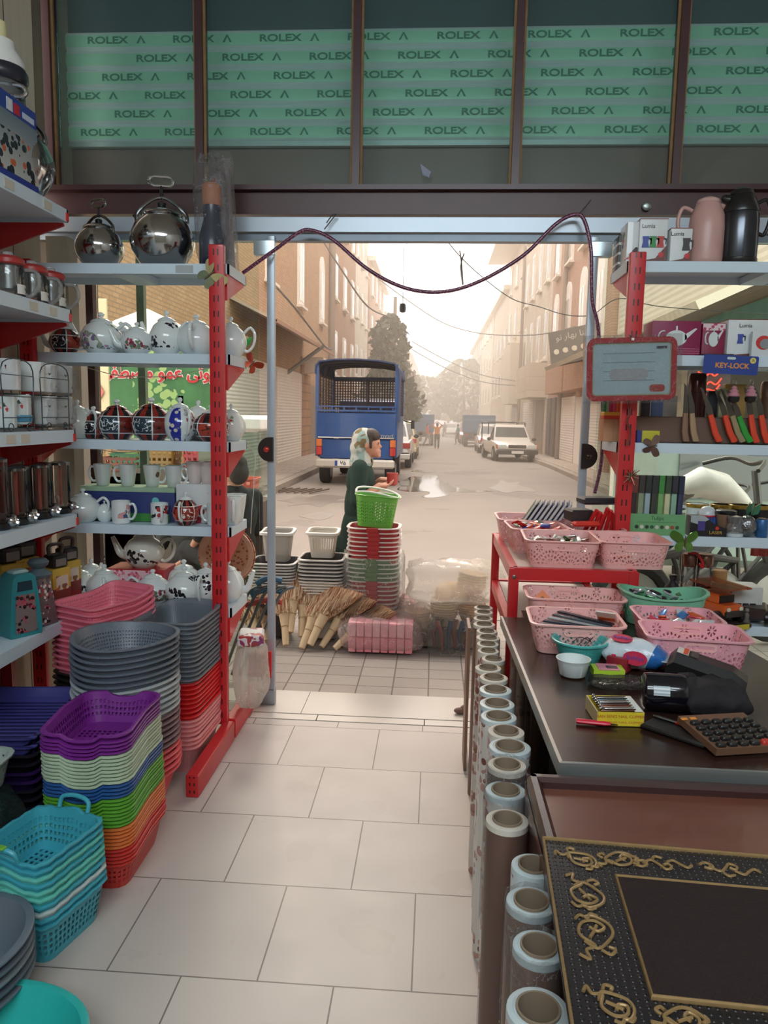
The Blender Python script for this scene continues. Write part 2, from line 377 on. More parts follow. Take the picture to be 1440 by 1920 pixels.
def catmull(pts, k=6):
    P = [Vector(p) for p in pts]; out = []
    for i in range(len(P)-1):
        a, b, c, d = P[max(i-1, 0)], P[i], P[i+1], P[min(i+2, len(P)-1)]
        for j in range(k):
            t = j/k; out.append(.5*((2*b)+(c-a)*t+(2*a-5*b+4*c-d)*t*t+(3*b-a-3*c+d)*t**3))
    return out+[P[-1]]
def tub(w, d, h, r=.03, taper=.85, lip=.012, th=.002, wave=None, round_=False, k=4, n=32, liph=.006, steps=3):
    """open container: outer wall, rolled lip, inner wall, inner floor, one closed skin. UV in metres"""
    b = B(); per = PI*w if round_ else 2*(w+d)
    def ring(sw, sd, z, wt):
        pts = circ(sw/2, n, sd/sw) if round_ else rrect(sw, sd, r*sw/w, 3, k)
        return [(x, y, z+(wave(x/sw*2, y/sd*2)*wt if wave else 0)) for x, y in pts]
    R = []; V = []
    for i in range(steps+1):
        t = i/steps; s = taper+(1-taper)*t; R.append(ring(w*s, d*s, (h-liph)*t, t**2)); V.append((h-liph)*t)
    R.append(ring(w+2*lip, d+2*lip, h-liph, 1)); R.append(ring(w+2*lip+.001, d+2*lip+.001, h-.001, 1)); R.append(ring(w+2*lip-.003, d+2*lip-.003, h, 1)); V += [h+1]*3
    for i in range(steps, -1, -1):
        t = i/steps; s = taper+(1-taper)*t; R.append(ring(w*s-2*th, d*s-2*th, max((h-liph)*t, th) if i < steps else h-.001, t**2)); V.append((h-liph)*t)
    b.loft(R, True, True, uvlen=per, vs=V)
    return b
# ------------------------------------------------------------------ world and light
w = bpy.data.worlds.new('sky'); SC.world = w; w.use_nodes = True
wt = w.node_tree; bg = wt.nodes['Background']
tc = wt.nodes.new('ShaderNodeTexCoord'); sp = wt.nodes.new('ShaderNodeSeparateXYZ'); wt.links.new(tc.outputs['Generated'], sp.inputs[0])
ra = wt.nodes.new('ShaderNodeValToRGB'); wt.links.new(sp.outputs[2], ra.inputs[0])
ra.color_ramp.elements[0].position = 0.0; ra.color_ramp.elements[0].color = (1.0, .885, .78, 1)
ra.color_ramp.elements[1].position = .35; ra.color_ramp.elements[1].color = (1.0, .95, .9, 1)
wt.links.new(ra.outputs[0], bg.inputs[0]); bg.inputs[1].default_value = 2.9
def lamp(name, typ, loc, rot, energy, col=(1, 1, 1), **k):
    d = bpy.data.lights.new(name, typ); d.energy = energy; d.color = col
    for a, v in k.items(): setattr(d, a, v)
    o = bpy.data.objects.new(name, d); COL.objects.link(o); o.location = loc; o.rotation_euler = rot; return o
lamp('sun', 'SUN', (0, 60, 40), (math.radians(-52), 0, math.radians(8)), 1.5, (1, .84, .68), angle=math.radians(9))
# two ceiling lamps of the shop (both behind the viewer, tilted towards the shelves)
lamp('ceiling_lamp', 'AREA', (.1, -.75, 3.55), (math.radians(42), 0, 0), 84, (.80, .93, 1.0), shape='RECTANGLE', size=3.2, size_y=.7)
lamp('ceiling_lamp', 'AREA', (.1, -2.1, 3.55), (math.radians(60), 0, 0), 92, (.80, .93, 1.0), shape='RECTANGLE', size=3.2, size_y=.7)
vs = SC.view_settings; vs.view_transform = 'Standard'; vs.look = 'None'; vs.exposure = 0.0; vs.gamma = 1.0; vs.use_curve_mapping = False
SC.cycles.max_bounces = 8; SC.cycles.transparent_max_bounces = 24; SC.cycles.caustics_reflective = False; SC.cycles.caustics_refractive = False
SC.cycles.sample_clamp_indirect = 4.0; SC.cycles.use_denoising = True; SC.cycles.volume_bounces = 3

# ------------------------------------------------------------------ room shell
def tiles():
    g = G('floor_tiles'); o = g.obj()
    b = g.n('ShaderNodeTexBrick'); g.l(g.comb(g.m('ADD', o[0], .622+8.0), g.m('ADD', o[1], -3.354+8.0)), b.inputs['Vector'])
    for k, c in (('Color1', '#c6bdb7'), ('Color2', '#c0b7b1'), ('Mortar', '#6d6560')): b.inputs[k].default_value = lin(c)
    b.inputs['Scale'].default_value = 1; b.inputs['Mortar Size'].default_value = .0022; b.inputs['Mortar Smooth'].default_value = .0; b.inputs['Brick Width'].default_value = .4; b.inputs['Row Height'].default_value = .4; b.inputs['Bias'].default_value = 0
    n = g.noise(3.5, detail=7.0); col = g.mix(g.m('MULTIPLY', g.m('GREATER_THAN', n, .62), .12), b.outputs[0], lin('#a09488'))
    col = g.mix(g.m('MULTIPLY', g.noise(1.3, detail=5.0), .14), col, lin('#b9a99c'))
    return g.done(g.bsdf(col, g.m('MULTIPLY_ADD', g.noise(6.0), .15, .36), spec=.22, normal=g.bump(b.outputs['Fac'], -.3, .002)))
b = B(); b.box((0.2, .205, -.05), (4.8, 6.43, .1)); struct(b, 'floor', tiles())
marble = mat('#c6bdb4', .3, 0, .06, 3.0)
for i, (x0, x1) in enumerate(((-1.9, -.86), (-.855, -.535), (-.53, -.017), (-.012, .6), (.605, 2.3))):
    b = B(); b.box(((x0+x1)/2, 3.455, -.045), (x1-x0, .062, .096)); struct(b, 'trim_%d' % (i+1), marble)
for i, (x0, x1) in enumerate(((-2.0, -1.3), (-1.297, -.62), (-.617, .25), (.253, 1.1), (1.103, 2.3))):
    b = B(); b.box(((x0+x1)/2, 3.64, -.045), (x1-x0, .296, .1)); struct(b, 'trim_%d' % (i+6), marble)
def panel_wall():
    g = G('beige_panelling'); o = g.obj()
    n = g.noise(1.0, g.comb(g.m('MULTIPLY', o[0], 40), g.m('MULTIPLY', o[1], 40), g.m('MULTIPLY', o[2], 1.2)), 5.0)
    col = g.mix(n, lin('#c6b8a5'), lin('#dacdbb')); seam = g.m('LESS_THAN', g.m('FRACT', g.m('DIVIDE', g.m('ADD', o[1], .5), .62)), .012)
    return g.done(g.bsdf(g.mix(seam, col, lin('#4b352c')), .5))
plaster = mat('#cfc8be', .8, 0, .05, 2.0)
b = B(); b.box((-1.87, .2, 1.75), (.1, 6.5, 3.7)); struct(b, 'wall_left', panel_wall())
b = B(); b.box((2.35, .2, 1.75), (.1, 6.5, 3.7)); struct(b, 'wall_right', plaster)
b = B(); b.box((.24, -3.0, 1.75), (4.9, .1, 3.7)); struct(b, 'wall_back', plaster)
b = B(); b.box((.24, .3, 3.65), (4.9, 6.9, .1)); struct(b, 'ceiling', plaster)
brown = mat('#43262a', .35, 0, .15, 8.0); ochre = mat('#8a6a43', .7, 0, .35, 30.0); alu = mat('#aeb7c1', .35, .35, .05, 6.0)
# header above the opening
b = B(); b.box((.24, 3.66, 2.43), (4.3, .1, .11)); struct(b, 'trim_20', mat('#4a2c2c', .4, 0, .25, 6.0))
b = B(); b.box((.24, 3.64, 2.487), (4.3, .13, .022)); struct(b, 'trim_21', brown)
b = B(); b.box((.24, 3.62, 2.325), (4.3, .06, .065)); struct(b, 'trim_22', alu)
b = B(); b.box((.24, 3.64, 2.273), (4.3, .05, .03)); struct(b, 'trim_23', mat('#77808a', .4, .4))
# transom windows
MX = [-1.83, -1.118, -.394, .328, 1.035, 1.76, 2.3]
for i, x in enumerate(MX):
    b = B(); b.box((x, 3.63, 3.05), (.034, .09, 1.12)); o = struct(b, 'trim_%d' % (30+i), brown)
    for s in (-1, 1):
        p = B(); p.box((x+s*.0225, 3.612, 3.05), (.011, .012, 1.1)); struct(p, 'putty_strip', ochre, parent=o)
for i in range(len(MX)-1):
    wd = MX[i+1]-MX[i]-.05
    b = B(); b.box(((MX[i]+MX[i+1])/2, 3.65, 3.05), (wd, .006, 1.1)); struct(b, 'window_%d' % (i+1), glass('#f2faf8', .7, .05, '#9fc0c0'))
b = B(); b.box((-1.76, 3.53, 1.12), (.1, .1, 2.25)); struct(b, 'trim_40', mat('#a79d8c', .6))
b = B(); b.box((-1.655, 3.6, 1.15), (.035, .06, 2.26)); struct(b, 'trim_41', mat('#4a3230', .5))
b = B(); b.box((-1.46, 3.72, 1.13), (.036, .036, 2.25)); struct(b, 'trim_42', mat('#8f9a86', .5))
# shop-window panes beside the doorway
for i, (x0, x1) in enumerate(((-1.63, -.845), (.75, 2.3))):
    b = B(); b.box(((x0+x1)/2, 3.6, 1.13), (x1-x0, .008, 2.24)); struct(b, 'window_%d' % (10+i), glass('#f3faf7', .7))
# aluminium door posts with round lock plates
for i, (x, s) in enumerate(((-.786, -1), (.697, 1))):
    o = thing('door_%d' % (i+1), None, None, (x, 3.6, 0)); tag(o, kind='structure')
    b = B(); b.box((0, 0, 1.14), (.036, .03, 2.27), .003); b.build('door_stile', alu, o)
    b = B(); b.box((s*.04, 0, .045), (.12, .042, .08), .004); b.build('corner_clamp', mat('#9aa1a8', .3, .8), o)
    b = B(); b.box((s*.03, 0, 2.22), (.1, .038, .07), .004); b.build('corner_clamp', mat('#b7c3c8', .3, .5), o)
    b = B(); pts = [(s*-.018, -.058)]+[(s*(.0+.05*math.sin(PI*t/12)*1.1)-.0*s, -.058*math.cos(PI*t/12)) for t in range(13)]+[(s*-.018, .058)]
    b.at((s*.004, -.02, 1.285)); b.prism(pts, -.012, .012); h = b.build('lock_plate', mat('#2c2422', .3, .2), o)
    b = B(); b.at((s*.016, -.035, 1.285), (PI/2, 0, 0)); b.lathe([(.014, 0), (.014, .006), (.009, .01), (.002, .012)], 16); b.build('lock_cylinder', mat('#c4433c' if i == 0 else '#4a3b33', .2, .6), h)
# roller shutter hanging outside behind the transom panes
t = thing('roller_shutter', 'grey roller shutter with green printed film behind the upper panes', 'roller shutter', (.3, 3.98, 2.82))
green = mat('#a4dcbc', .4, 0, .1, 5.0); slat_m = mat('#cfdcdb', .35, 0, .08, 5.0); ink = mat('#3f8068', .5)
random.seed(3)
for k in range(6):
    z = k*.088
    b = B(); b.prism([(0, z), (-.012, z+.012), (-.015, z+.042), (-.012, z+.074), (0, z+.0885), (.012, z+.042)], -2.25, 2.25, 'yz')
    sl = b.build('slat', slat_m, t)
    b = B(); b.prism([(-.013, z+.015), (-.017, z+.042), (-.014, z+.07), (-.0125, z+.07), (-.0155, z+.042), (-.0115, z+.015)], -2.22, 2.22, 'yz')
    b.build('film_band', green, sl)
    off = [.0, .18, -.1, .12, .3, .05][k]
    for q in range(10):
        x = -2.05+off+q*.44
        if -2.2 < x < 2.1:
            text('ROLEX', .045, 'lettering', ink, sl, (x, -.0185, z+.043), (PI/2, 0, 0), .0006, bold=.001, sx=1.5)
            e = B(); e.prism([(x+.15, z+.028), (x+.17, z+.062), (x+.176, z+.062), (x+.196, z+.028), (x+.186, z+.028), (x+.173, z+.053), (x+.16, z+.028)], -.0192, -.0178); e.build('emblem', ink, sl)
b = B(); b.box((0, .0, -.012), (4.5, .03, .024)); b.build('bottom_rail', mat('#a9b7b5', .35, .3), t)
b = B(); b.box((.24, 4.02, 2.65), (4.5, .04, .34)); struct(b, 'trim_50', wood('#8a655a', '#6a4c44', (2, 30, 3)))
b = B(); b.box((.24, 4.05, 3.75), (4.5, .1, .8)); struct(b, 'trim_51', mat('#3d4a52', .7))
b = B(); b.box((.24, 3.85, 3.95), (4.9, 1.2, .1)); struct(b, 'trim_52', mat('#6a665f', .8))
b = B(); b.box((-2.05, 3.85, 1.9), (.26, .5, 4.2)); struct(b, 'wall_shopfront', mat('#9d9488', .8, 0, .15, 4))
b = B(); b.box((2.55, 3.85, 1.9), (.3, .5, 4.2)); struct(b, 'wall_frontage', mat('#9d9488', .8, 0, .15, 4))
tg = B(); tg.quad((0, 0, 0), (.035, 0, -.03), (.045, .002, -.06), (.012, .002, -.05)); tg.prism([(0, 0), (.05, -.035), (.04, -.06), (.012, -.045)], -.001, .001)
p = at(788, 307, 3.6); single(tg, 'paper_scrap', mat('#8f93a6', .7), 'torn grey paper scrap stuck on the middle upper pane', 'paper scrap', p)
for nm, (x, y), lb in (('glass_stud', (1212, 387), 'round steel stud on the brown header above the right shelf'),):
    p = at(x, y, 3.6); b = B(); b.at((0, 0, 0), (PI/2, 0, 0)); b.lathe([(.02, 0), (.02, .008), (.015, .012), (.008, .013)], 20); single(b, nm, mat('#9aa39d', .3, .8), lb, 'stud', (p.x, 3.6, p.z))
# fairy-lamp hose, bulb and loose wires hung across the doorway
def cable(name, pix, r, m, label, cat, k=8, Y=3.52, n=8):
    pts = catmull([at(x, y, Y if len(q) == 0 else q[0]) for x, y, *q in pix], k); b = B(); b.tube(pts, r, n); return single(b, name, m, label, cat)
def hose_m():
    g = G('purple_hose'); o = g.obj(); d = g.voro(70.0); c = g.mix(g.m('GREATER_THAN', g.noise(160.0), .58), lin('#5b2440'), lin('#a06a86')); return g.done(g.bsdf(c, .25, coat=.3))
cable('rope_light', [(455, 512), (520, 465), (560, 436), (585, 432), (625, 450), (690, 505), (760, 540), (830, 547), (900, 527), (980, 480), (1040, 422), (1075, 403), (1095, 412), (1108, 470), (1110, 560), (1122, 620), (1130, 760), (1128, 860), (1115, 925)], .0085, hose_m(), 'purple rope light swagged across the doorway and down the right post', 'rope light', n=10)
wire = mat('#3c3a38', .6)
t = thing('hanging_bulb', 'small dark bulb holder hanging on a thin wire in the doorway', 'bulb', at(755, 578, 4.4))
b = B(); b.lathe([(.004, .03), (.016, .024), (.019, 0), (.017, -.02), (.006, -.024)], 14); b.build('holder', mat('#55534f', .5), t)
b = B(); b.tube([(0, 0, .03), (.002, 0, .2), (0, 0, .33), (.02, 0, .36)], .0015, 5); b.build('wire', wire, t)
cable('wire', [(812, 412), (830, 440), (862, 480), (905, 520), (960, 560), (1010, 575), (1060, 590), (1110, 590), (1160, 560), (1240, 575), (1440, 590)], .0022, mat('#8f8a83', .6), 'thin grey wire drooping from the header towards the right pane', 'wire', Y=3.9)
for x, y in ((866, 500), (880, 515), (930, 545)): pass
cable('twine', [(862, 470), (866, 500), (868, 535), (864, 500), (870, 475)], .003, mat('#9b948b', .7), 'knotted twine end dangling from the wire in the opening', 'twine', Y=3.9)
cable('tie_wire', [(612, 418), (622, 405), (630, 402), (622, 412), (608, 430)], .0025, wire, 'bent tie wire on the header above the left door post', 'wire', Y=3.55)
cable('tie_wire', [(1085, 402), (1100, 385), (1108, 375)], .0025, wire, 'bent tie wire on the header above the right door post', 'wire', Y=3.55)
# ------------------------------------------------------------------ ground outside
def pavers():
    g = G('pavers'); o = g.obj(); b = g.n('ShaderNodeTexBrick'); b.offset = 0.0
    g.l(g.comb(g.m('ADD', o[0], g.m('MULTIPLY', o[1], .0)), g.m('ADD', o[1], .06)), b.inputs['Vector'])
    for k, c in (('Color1', '#b0a59b'), ('Color2', '#a69b92'), ('Mortar', '#6c625b')): b.inputs[k].default_value = lin(c)
    b.inputs['Scale'].default_value = 1; b.inputs['Mortar Size'].default_value = .004; b.inputs['Brick Width'].default_value = .195; b.inputs['Row Height'].default_value = .155
    return g.done(g.bsdf(g.mix(g.m('MULTIPLY', g.noise(40.0), .3), b.outputs[0], lin('#8f8379')), .8, normal=g.bump(b.outputs['Fac'], -.6, .01)))
b = B(); b.box((0, 4.6, -.12), (14, 1.62, .2)); struct(b, 'sidewalk', pavers())
b = B(); b.box((0, 5.46, -.12), (14, .1, .21)); struct(b, 'kerb', mat('#a69b90', .9, 0, .2, 6))
def rz_(y): return -.2 if y < 25 else -.2-(y-25)*.011
def asphalt():
    g = G('asphalt'); n = g.noise(.55, detail=6.0); col = g.mix(n, lin('#8f857c'), lin('#a89c92'))
    col = g.mix(g.m('MULTIPLY', g.noise(90.0), .25), col, lin('#7a6f66'))
    n2 = g.noise(.35, detail=4.0); col = g.mix(g.m('MULTIPLY', g.m('GREATER_THAN', n2, .60), .25), col, lin('#6d635b'))
    return g.done(g.bsdf(col, .85, normal=g.bump(g.noise(120.0), .2, .01)))
ys = [5.5, 12, 25, 45, 80, 140, 220]
b = B(); b.add([p for y in ys for p in ((-7.5, y, rz_(y)), (7.5, y, rz_(y)))], [(2*i, 2*i+1, 2*i+3, 2*i+2) for i in range(len(ys)-1)], smooth=False)
b.box((-14, 8.2, -.3), (13, 5.4, .2)); b.box((14, 8.2, -.3), (13, 5.4, .2)); struct(b, 'street', asphalt())
def strip(name, x0, x1, top, m, y0=9.5, y1=200, h=.3):
    yy = [y0]+[y for y in (25, 45, 80, 140) if y > y0]+[y1]; b = B(); R = [[(x0, y, rz_(y)-h), (x1, y, rz_(y)-h), (x1, y, rz_(y)+top), (x0, y, rz_(y)+top)] for y in yy]; b.loft(R); b.sm = [False]*len(b.sm); return struct(b, name, m)
walk = brick('#b8a99b', '#ad9e91', '#81766c', .5, .5, 'xy', .01, .85, .2)
strip('pavement', -4.9, -3.45, .16, walk, 13.5); strip('verge', 4.0, 6.8, .13, walk, 9.0)
strip('kerbstone', -3.45, -3.25, .15, mat('#a3968a', .9, 0, .25, 2.0), 13.4); strip('kerbing', 3.8, 4.0, .12, mat('#a3968a', .9, 0, .25, 2.0), 9.0)
b = B(); b.box((-4.1, 13.6, -.16), (1.5, 3.4, .36)); struct(b, 'step', mat('#a99c8f', .85, 0, .15, 2.0))
def puddle(name, pix, label, m, z=-.196):
    P = [fl(x, y, z) for x, y in pix]; b = B(); C_ = catmull(P+[P[0]], 4)[:-1]
    b.prism([(p.x, p.y) for p in C_], z-.003, z, 'xy'); return single(b, name, m, label, 'puddle')
wet = G('wet_ground'); wet = wet.done(wet.bsdf(lin('#6f665e'), .04, spec=.6))
puddle('puddle', [(745, 902), (760, 899), (772, 893), (790, 894), (800, 889), (822, 893), (818, 898), (838, 903), (846, 911), (880, 918), (925, 921), (870, 923), (848, 922), (842, 928), (812, 933), (790, 931), (806, 926), (800, 921), (770, 922), (745, 918), (752, 910)], 'bright sunlit puddle on the road beside the woman', wet)
puddle('puddle', [(770, 884), (782, 881), (795, 882), (812, 881), (818, 884), (800, 886), (788, 885)], 'narrow puddle near the parked silver saloon', wet)
dk = mat('#8b7f74', .45, 0, .2, 4)
puddle('damp_patch', [(520, 938), (545, 935), (560, 929), (580, 932), (605, 927), (650, 932), (630, 937), (655, 941), (620, 943), (600, 950), (575, 945), (540, 949), (548, 943)], 'dark damp patch in front of the blue truck', dk)
puddle('damp_patch', [(915, 915), (932, 908), (940, 900), (955, 905), (975, 903), (972, 909), (990, 914), (1005, 922), (970, 921), (950, 924), (930, 919)], 'dark damp patch by the right kerb in front of the white pickup', dk)
puddle('damp_patch', [(560, 968), (600, 960), (625, 965), (600, 975)], 'small dark damp patch behind the middle stack of bins', dk)
def grate_bars():
    t = thing('drain_grate', 'rusty drain bars at the left kerb behind the door post', 'grate', fl(545, 922, -.19))
    for k in range(7):
        b = B(); b.cyl((-.5+k*.16, -.35, .02), (-.2+k*.16, .4, .04), .016, n=6); b.build('bar', mat('#6d5c50', .7, .3), t)
grate_bars()

# ------------------------------------------------------------------ buildings
pale = mat('#e6dccd', .6, 0, .05); frame_w = mat('#efe9df', .5, 0, .05); pane_m = mat('#b9b3a8', .15, 0, .15, 2.0); paned = mat('#6d655d', .2, 0, .2, 2.0)
shut_m = ribs('#efe7dc', .09, 2, .7, .5); door_m = mat('#8c7a68', .6, 0, .2)
def building(label, side, X, y0, y1, h, wall, bays, floors, fw=1.1, fh=1.7, arch=False, z1=4.2, fz=3.1, ground=(), dark=False, cornice=True, bay=None, wm=None):
    """one house of the street row: facade at X, from y0 to y1"""
    t = thing('house', label, 'building', (X, (y0+y1)/2, rz_((y0+y1)/2)), group='houses along the street')
    L = y1-y0; D = 8.0
    b = B(); b.box((side*D/2, 0, h/2), (D, L, h)); b.build('wall', wall, t)
    if cornice:
        b = B(); b.box((side*(D/2)-side*.15, 0, h+.12), (D+.5, L+.06, .3)); b.build('cornice', pale, t)
    for f in range(floors):
        for i in range(bays):
            y = -L/2+L*(i+.5)/bays; z = z1+f*fz
            if z+fh > h: continue
            b = B(); hw = fw/2
            poly = [(-hw, 0), (hw, 0), (hw, fh)]+([(hw*math.cos(a), fh+hw*math.sin(a)) for a in [PI*q/8 for q in range(1, 8)]] if arch else [])+[(-hw, fh)]
            b.at((0, y, z)); b.prism(poly, -side*.07, side*.05, 'yz'); wn = b.build('window', wm or frame_w, t)
            b = B(); b.at((-side*.075, y, z)); m_ = paned if dark else pane_m
            for s in (-1, 1): b.box((0, s*hw*.46, fh*.5), (.012, hw*.76, fh*.86))
            b.build('pane', m_, wn)
            b = B(); b.box((-side*.08, y, z-.06), (.22, fw+.2, .08)); b.build('sill', pale, wn)
    for (ya, yb, z0, zz, kind) in ground:
        b = B(); m_ = {'s': shut_m, 'd': door_m, 'k': mat('#4d433b', .6), 'w': frame_w, 't': brick('#b98a63', '#a97b58', '#7d5d45', .6, .3, 'yz', .02)}[kind]
        b.box((-side*.03, (ya+yb)/2-(y0+y1)/2, (z0+zz)/2), (.1, yb-ya, zz-z0)); b.build({'s': 'roller_door', 'd': 'street_door', 'k': 'doorway', 'w': 'panel', 't': 'pier'}[kind], m_, t)
    if bay:
        for (ya, yb, z0, zz, dep, m_) in bay:
            b = B(); b.box((-side*dep/2, (ya+yb)/2-(y0+y1)/2, (z0+zz)/2), (dep, yb-ya, zz-z0)); b.build('bay', m_ or wall, t)
    return t
tan = brick('#cda57e', '#bf9670', '#a58a70', .24, .075, 'yz', .012, .9, .5)
tanB = brick('#bd8a66', '#ad7c5c', '#9d806a', .24, .075, 'yz', .01, .9, .4)
cream = brick('#d9cbb6', '#d2c3ae', '#b5a691', 1.2, .6, 'yz', .01, .7, .2)
creamb = mat('#ddcfba', .75, 0, .06, .6); rose = brick('#caa088', '#c0957d', '#a88670', .26, .08, 'yz', .012, .9, .4)
L_ = -4.75
building('tan brick house with an arched window and a white roller door on the left', -1, L_, 9.4, 33.5, 12, tan, 5, 2, 1.0, 2.1, True, 5.3, 3.9, ground=((22.2, 26.3, .15, 3.0, 's'), (15, 21, .15, 3.0, 's'), (26.4, 28.2, .1, 3.6, 't'), (28.2, 31.5, .1, 2.7, 'd')), cornice=False)
building('brown brick house beside the tall drain pipe, left side of the street', -1, L_, 33.5, 44, 14, tanB, 3, 3, 1.1, 2.0, False, 3.6, 3.4, ground=((35, 39, .1, 2.8, 'd'),))
building('narrow cream house between the brown brick houses on the left', -1, L_-.1, 44, 53, 14, cream, 3, 3, .9, 1.8, False, 4.2, 3.4, dark=True)
building('rose brick house rising behind the dark evergreen tree', -1, L_, 53, 68, 12.5, rose, 4, 3, 1.1, 1.9, False, 3.8, 3.3)
building('cream and brick house half hidden by the evergreen tree', -1, L_-.2, 68, 84, 11, creamb, 4, 3, 1.1, 1.7, False, 3.6, 3.2, dark=True)
building('low brick house far down the left side of the street', -1, L_+.3, 84, 112, 11.5, tanB, 6, 3, 1.2, 1.7, False, 3.2, 3.2, dark=True)
building('farthest pale house at the left end of the street', -1, L_+.6, 112, 170, 12, rose, 8, 3, 1.4, 1.8, False, 3.4, 3.2)
R_ = 4.85
building('brick house with tall white windows and two roller doors on the right', 1, R_, 22.0, 33.5, 14, rose, 4, 3, 1.0, 2.3, True, 3.9, 3.5, ground=((22.6, 25.2, .13, 2.5, 's'), (26.6, 29.4, .13, 2.45, 's'), (25.3, 26.4, .13, 2.4, 'w'), (31.0, 31.8, .13, 2.5, 'k'), (32.2, 33.2, .13, 2.5, 'k')), bay=((22.4, 26.4, 2.6, 3.9, .55, tanB), (27.0, 31, 2.6, 3.6, .5, tanB)))
building('tall cream stone house with paired dark windows on the right', 1, R_, 33.5, 44, 14.5, cream, 4, 3, .8, 2.2, False, 4.4, 3.4, dark=True, ground=((34.5, 37, .1, 2.6, 'd'), (38, 42, .1, 2.6, 's')), bay=((34, 39.5, 2.7, 4.2, .8, cream),))
t = building('cream house with a jutting flat roof slab on the right', 1, R_+.1, 44, 55, 12.5, creamb, 3, 3, 1.0, 1.8, False, 3.9, 3.1, dark=True, cornice=False, ground=((46, 50, .1, 2.5, 's'),), bay=((45, 50, 2.7, 6.2, .7, creamb),))
b = B(); b.box((2.2, 0, 12.7), (7.5, 11.4, .35)); b.build('roof_slab', pale, t)
building('plain beige house right of the parked white pickup, further along', 1, R_+.1, 55, 68, 11, cream, 4, 3, 1.0, 1.7, False, 3.6, 3.0, dark=True)
building('beige house with a grey end wall far along the right side', 1, R_, 68, 84, 11, creamb, 4, 3, 1.1, 1.6, False, 3.4, 3.0)
building('distant low cream house on the right side of the street', 1, R_, 84, 108, 11.0, cream, 6, 3, 1.2, 1.6, False, 3.2, 3.0, dark=True)
building('farthest hazy house at the right end of the street', 1, R_-.3, 108, 170, 10.5, creamb, 8, 3, 1.4, 1.7, False, 3.2, 3.0)
# near right: plain wall under a corrugated canopy, seen through the side pane
t = thing('canopy_shop', 'cream shop with a corrugated canopy seen through the right pane', 'building', (5.0, 15.5, -.2))
b = B(); b.box((4, 0, 5), (8, 12.8, 10)); b.build('wall', ribs('#d9cfc0', .14, 2, .5, .7), t)
b = B(); b.prism([(-2.0, 3.05), (-1.95, 2.95), (.1, 3.9), (.1, 4.0)], -6.2, 6.2, 'xz'); b.build('canopy', ribs('#d2c7b4', .2, 1, .7, .6), t)
b = B(); b.box((-.03, -3, 1.3), (.06, 4, 2.5)); b.build('shop_window', mat('#3c403c', .15), t)
b = B(); b.box((-.03, 2.6, 1.3), (.06, 3.4, 2.6)); b.build('shutter_door', shut_m, t)
b = B(); b.box((-.08, -2, 3.1), (.06, 5, .8)); b.build('sign_panel', mat('#7db4ab', .5, 0, .3, 3.0), t)
b = B(); b.cyl((-1.9, -2.2, 0), (-1.9, -2.2, 3.0), .05); b.build('post', pale, t)
# drain pipes
for y, x, h, lb in ((33.4, L_+.12, 14, 'wide brown drain pipe between two brick houses on the left'), (29.6, R_-.12, 14, 'grey drain pipe on the brick house above the shop sign on the right'), (44.2, R_-.1, 13, 'thin drain pipe on the cream house on the right')):
    b = B(); b.cyl((0, 0, .1), (0, 0, h), .16 if x < 0 else .09, n=10); single(b, 'drain_pipe', mat('#8d7a6a', .6, 0, .15), lb, 'drain pipe', (x, y, -.3))
# awning of the left house
t = thing('awning', 'sagging sheet-metal awning over the white roller door on the left', 'awning', (L_, 21.8, 3.6))
b = B(); b.prism([(0, .5), (1.1, -.05), (1.1, -.1), (0, .42)], -4.5, 5.2, 'xz'); b.build('sheet', mat('#b3a595', .6, .2, .2, 2.0), t)
b = B(); b.box((1.09, .35, -.07), (.05, 9.7, .09)); b.build('fascia', mat('#a5806a', .7), t)
b = B(); b.cyl((.05, 2.0, -.9), (1.2, 2.0, -.05), .06); b.build('bracket', mat('#7c766e', .5, .4), t)
b = B(); b.box((0, 0, 0), (.7, .8, .55), .02); b.box((.36, 0, 0), (.02, .6, .4)); single(b, 'meter_box', mat('#e8ddca', .6), 'small cream meter box under the left awning', 'box', (L_+.4, 27.2, 3.15))
# projecting shop sign on the right
t = thing('street_sign', 'dark projecting shop sign with faded lettering above the right pavement', 'sign', (4.15, 23.2, 3.15), 0)
b = B(); b.box((0, 0, .5), (1.5, .14, 1.05)); t.rotation_euler = (math.radians(-12), math.radians(-11), math.radians(-22)); b.build('board', mat('#5f594f', .6, 0, .2, 4.0), t)
for k in range(5):
    b = B(); b.at((-.55+k*.27, -.08, .38), (PI/2, 0, .3)); b.lathe([(.085, 0), (.085, .012), (.03, .016)], 10); b.build('motif', mat('#c9bda7', .7), t)
text(shape_ar('سنا بهار نو'), .26, 'lettering', mat('#b8b1a0', .7), t, (0, -.085, .8), (PI/2, 0, 0))
b = B(); b.cyl((.2, .0, .2), (1.2, .3, .3), .03, n=6); b.build('bracket', mat('#6b655c', .5, .5), t)
# street cables
random.seed(12)
for lb, p in (('overhead cable from the left houses down to the far right', [(700, 515, 40), (760, 560, 44), (830, 605, 48), (900, 625, 44), (1000, 628, 34), (1090, 610, 27)]),
              ('lower pair of overhead cables above the far street, upper one', [(772, 640, 50), (830, 672, 52), (900, 702, 48), (965, 714, 40)]),
              ('lower pair of overhead cables above the far street, lower one', [(772, 655, 50), (835, 690, 52), (905, 716, 48), (985, 724, 40)]),
              ('slack cable slanting across the left brick house', [(608, 455, 24), (640, 505, 24), (690, 575, 26), (733, 595, 34)]),
              ('thin cable along the front of the tan brick house', [(520, 540, 19), (555, 580, 20), (610, 650, 24), (625, 653, 25)])):
    b = B(); b.tube(catmull([at(*q) for q in p], 6), .028, 5); single(b, 'overhead_cable', mat('#6d6862', .7), lb, 'cable')

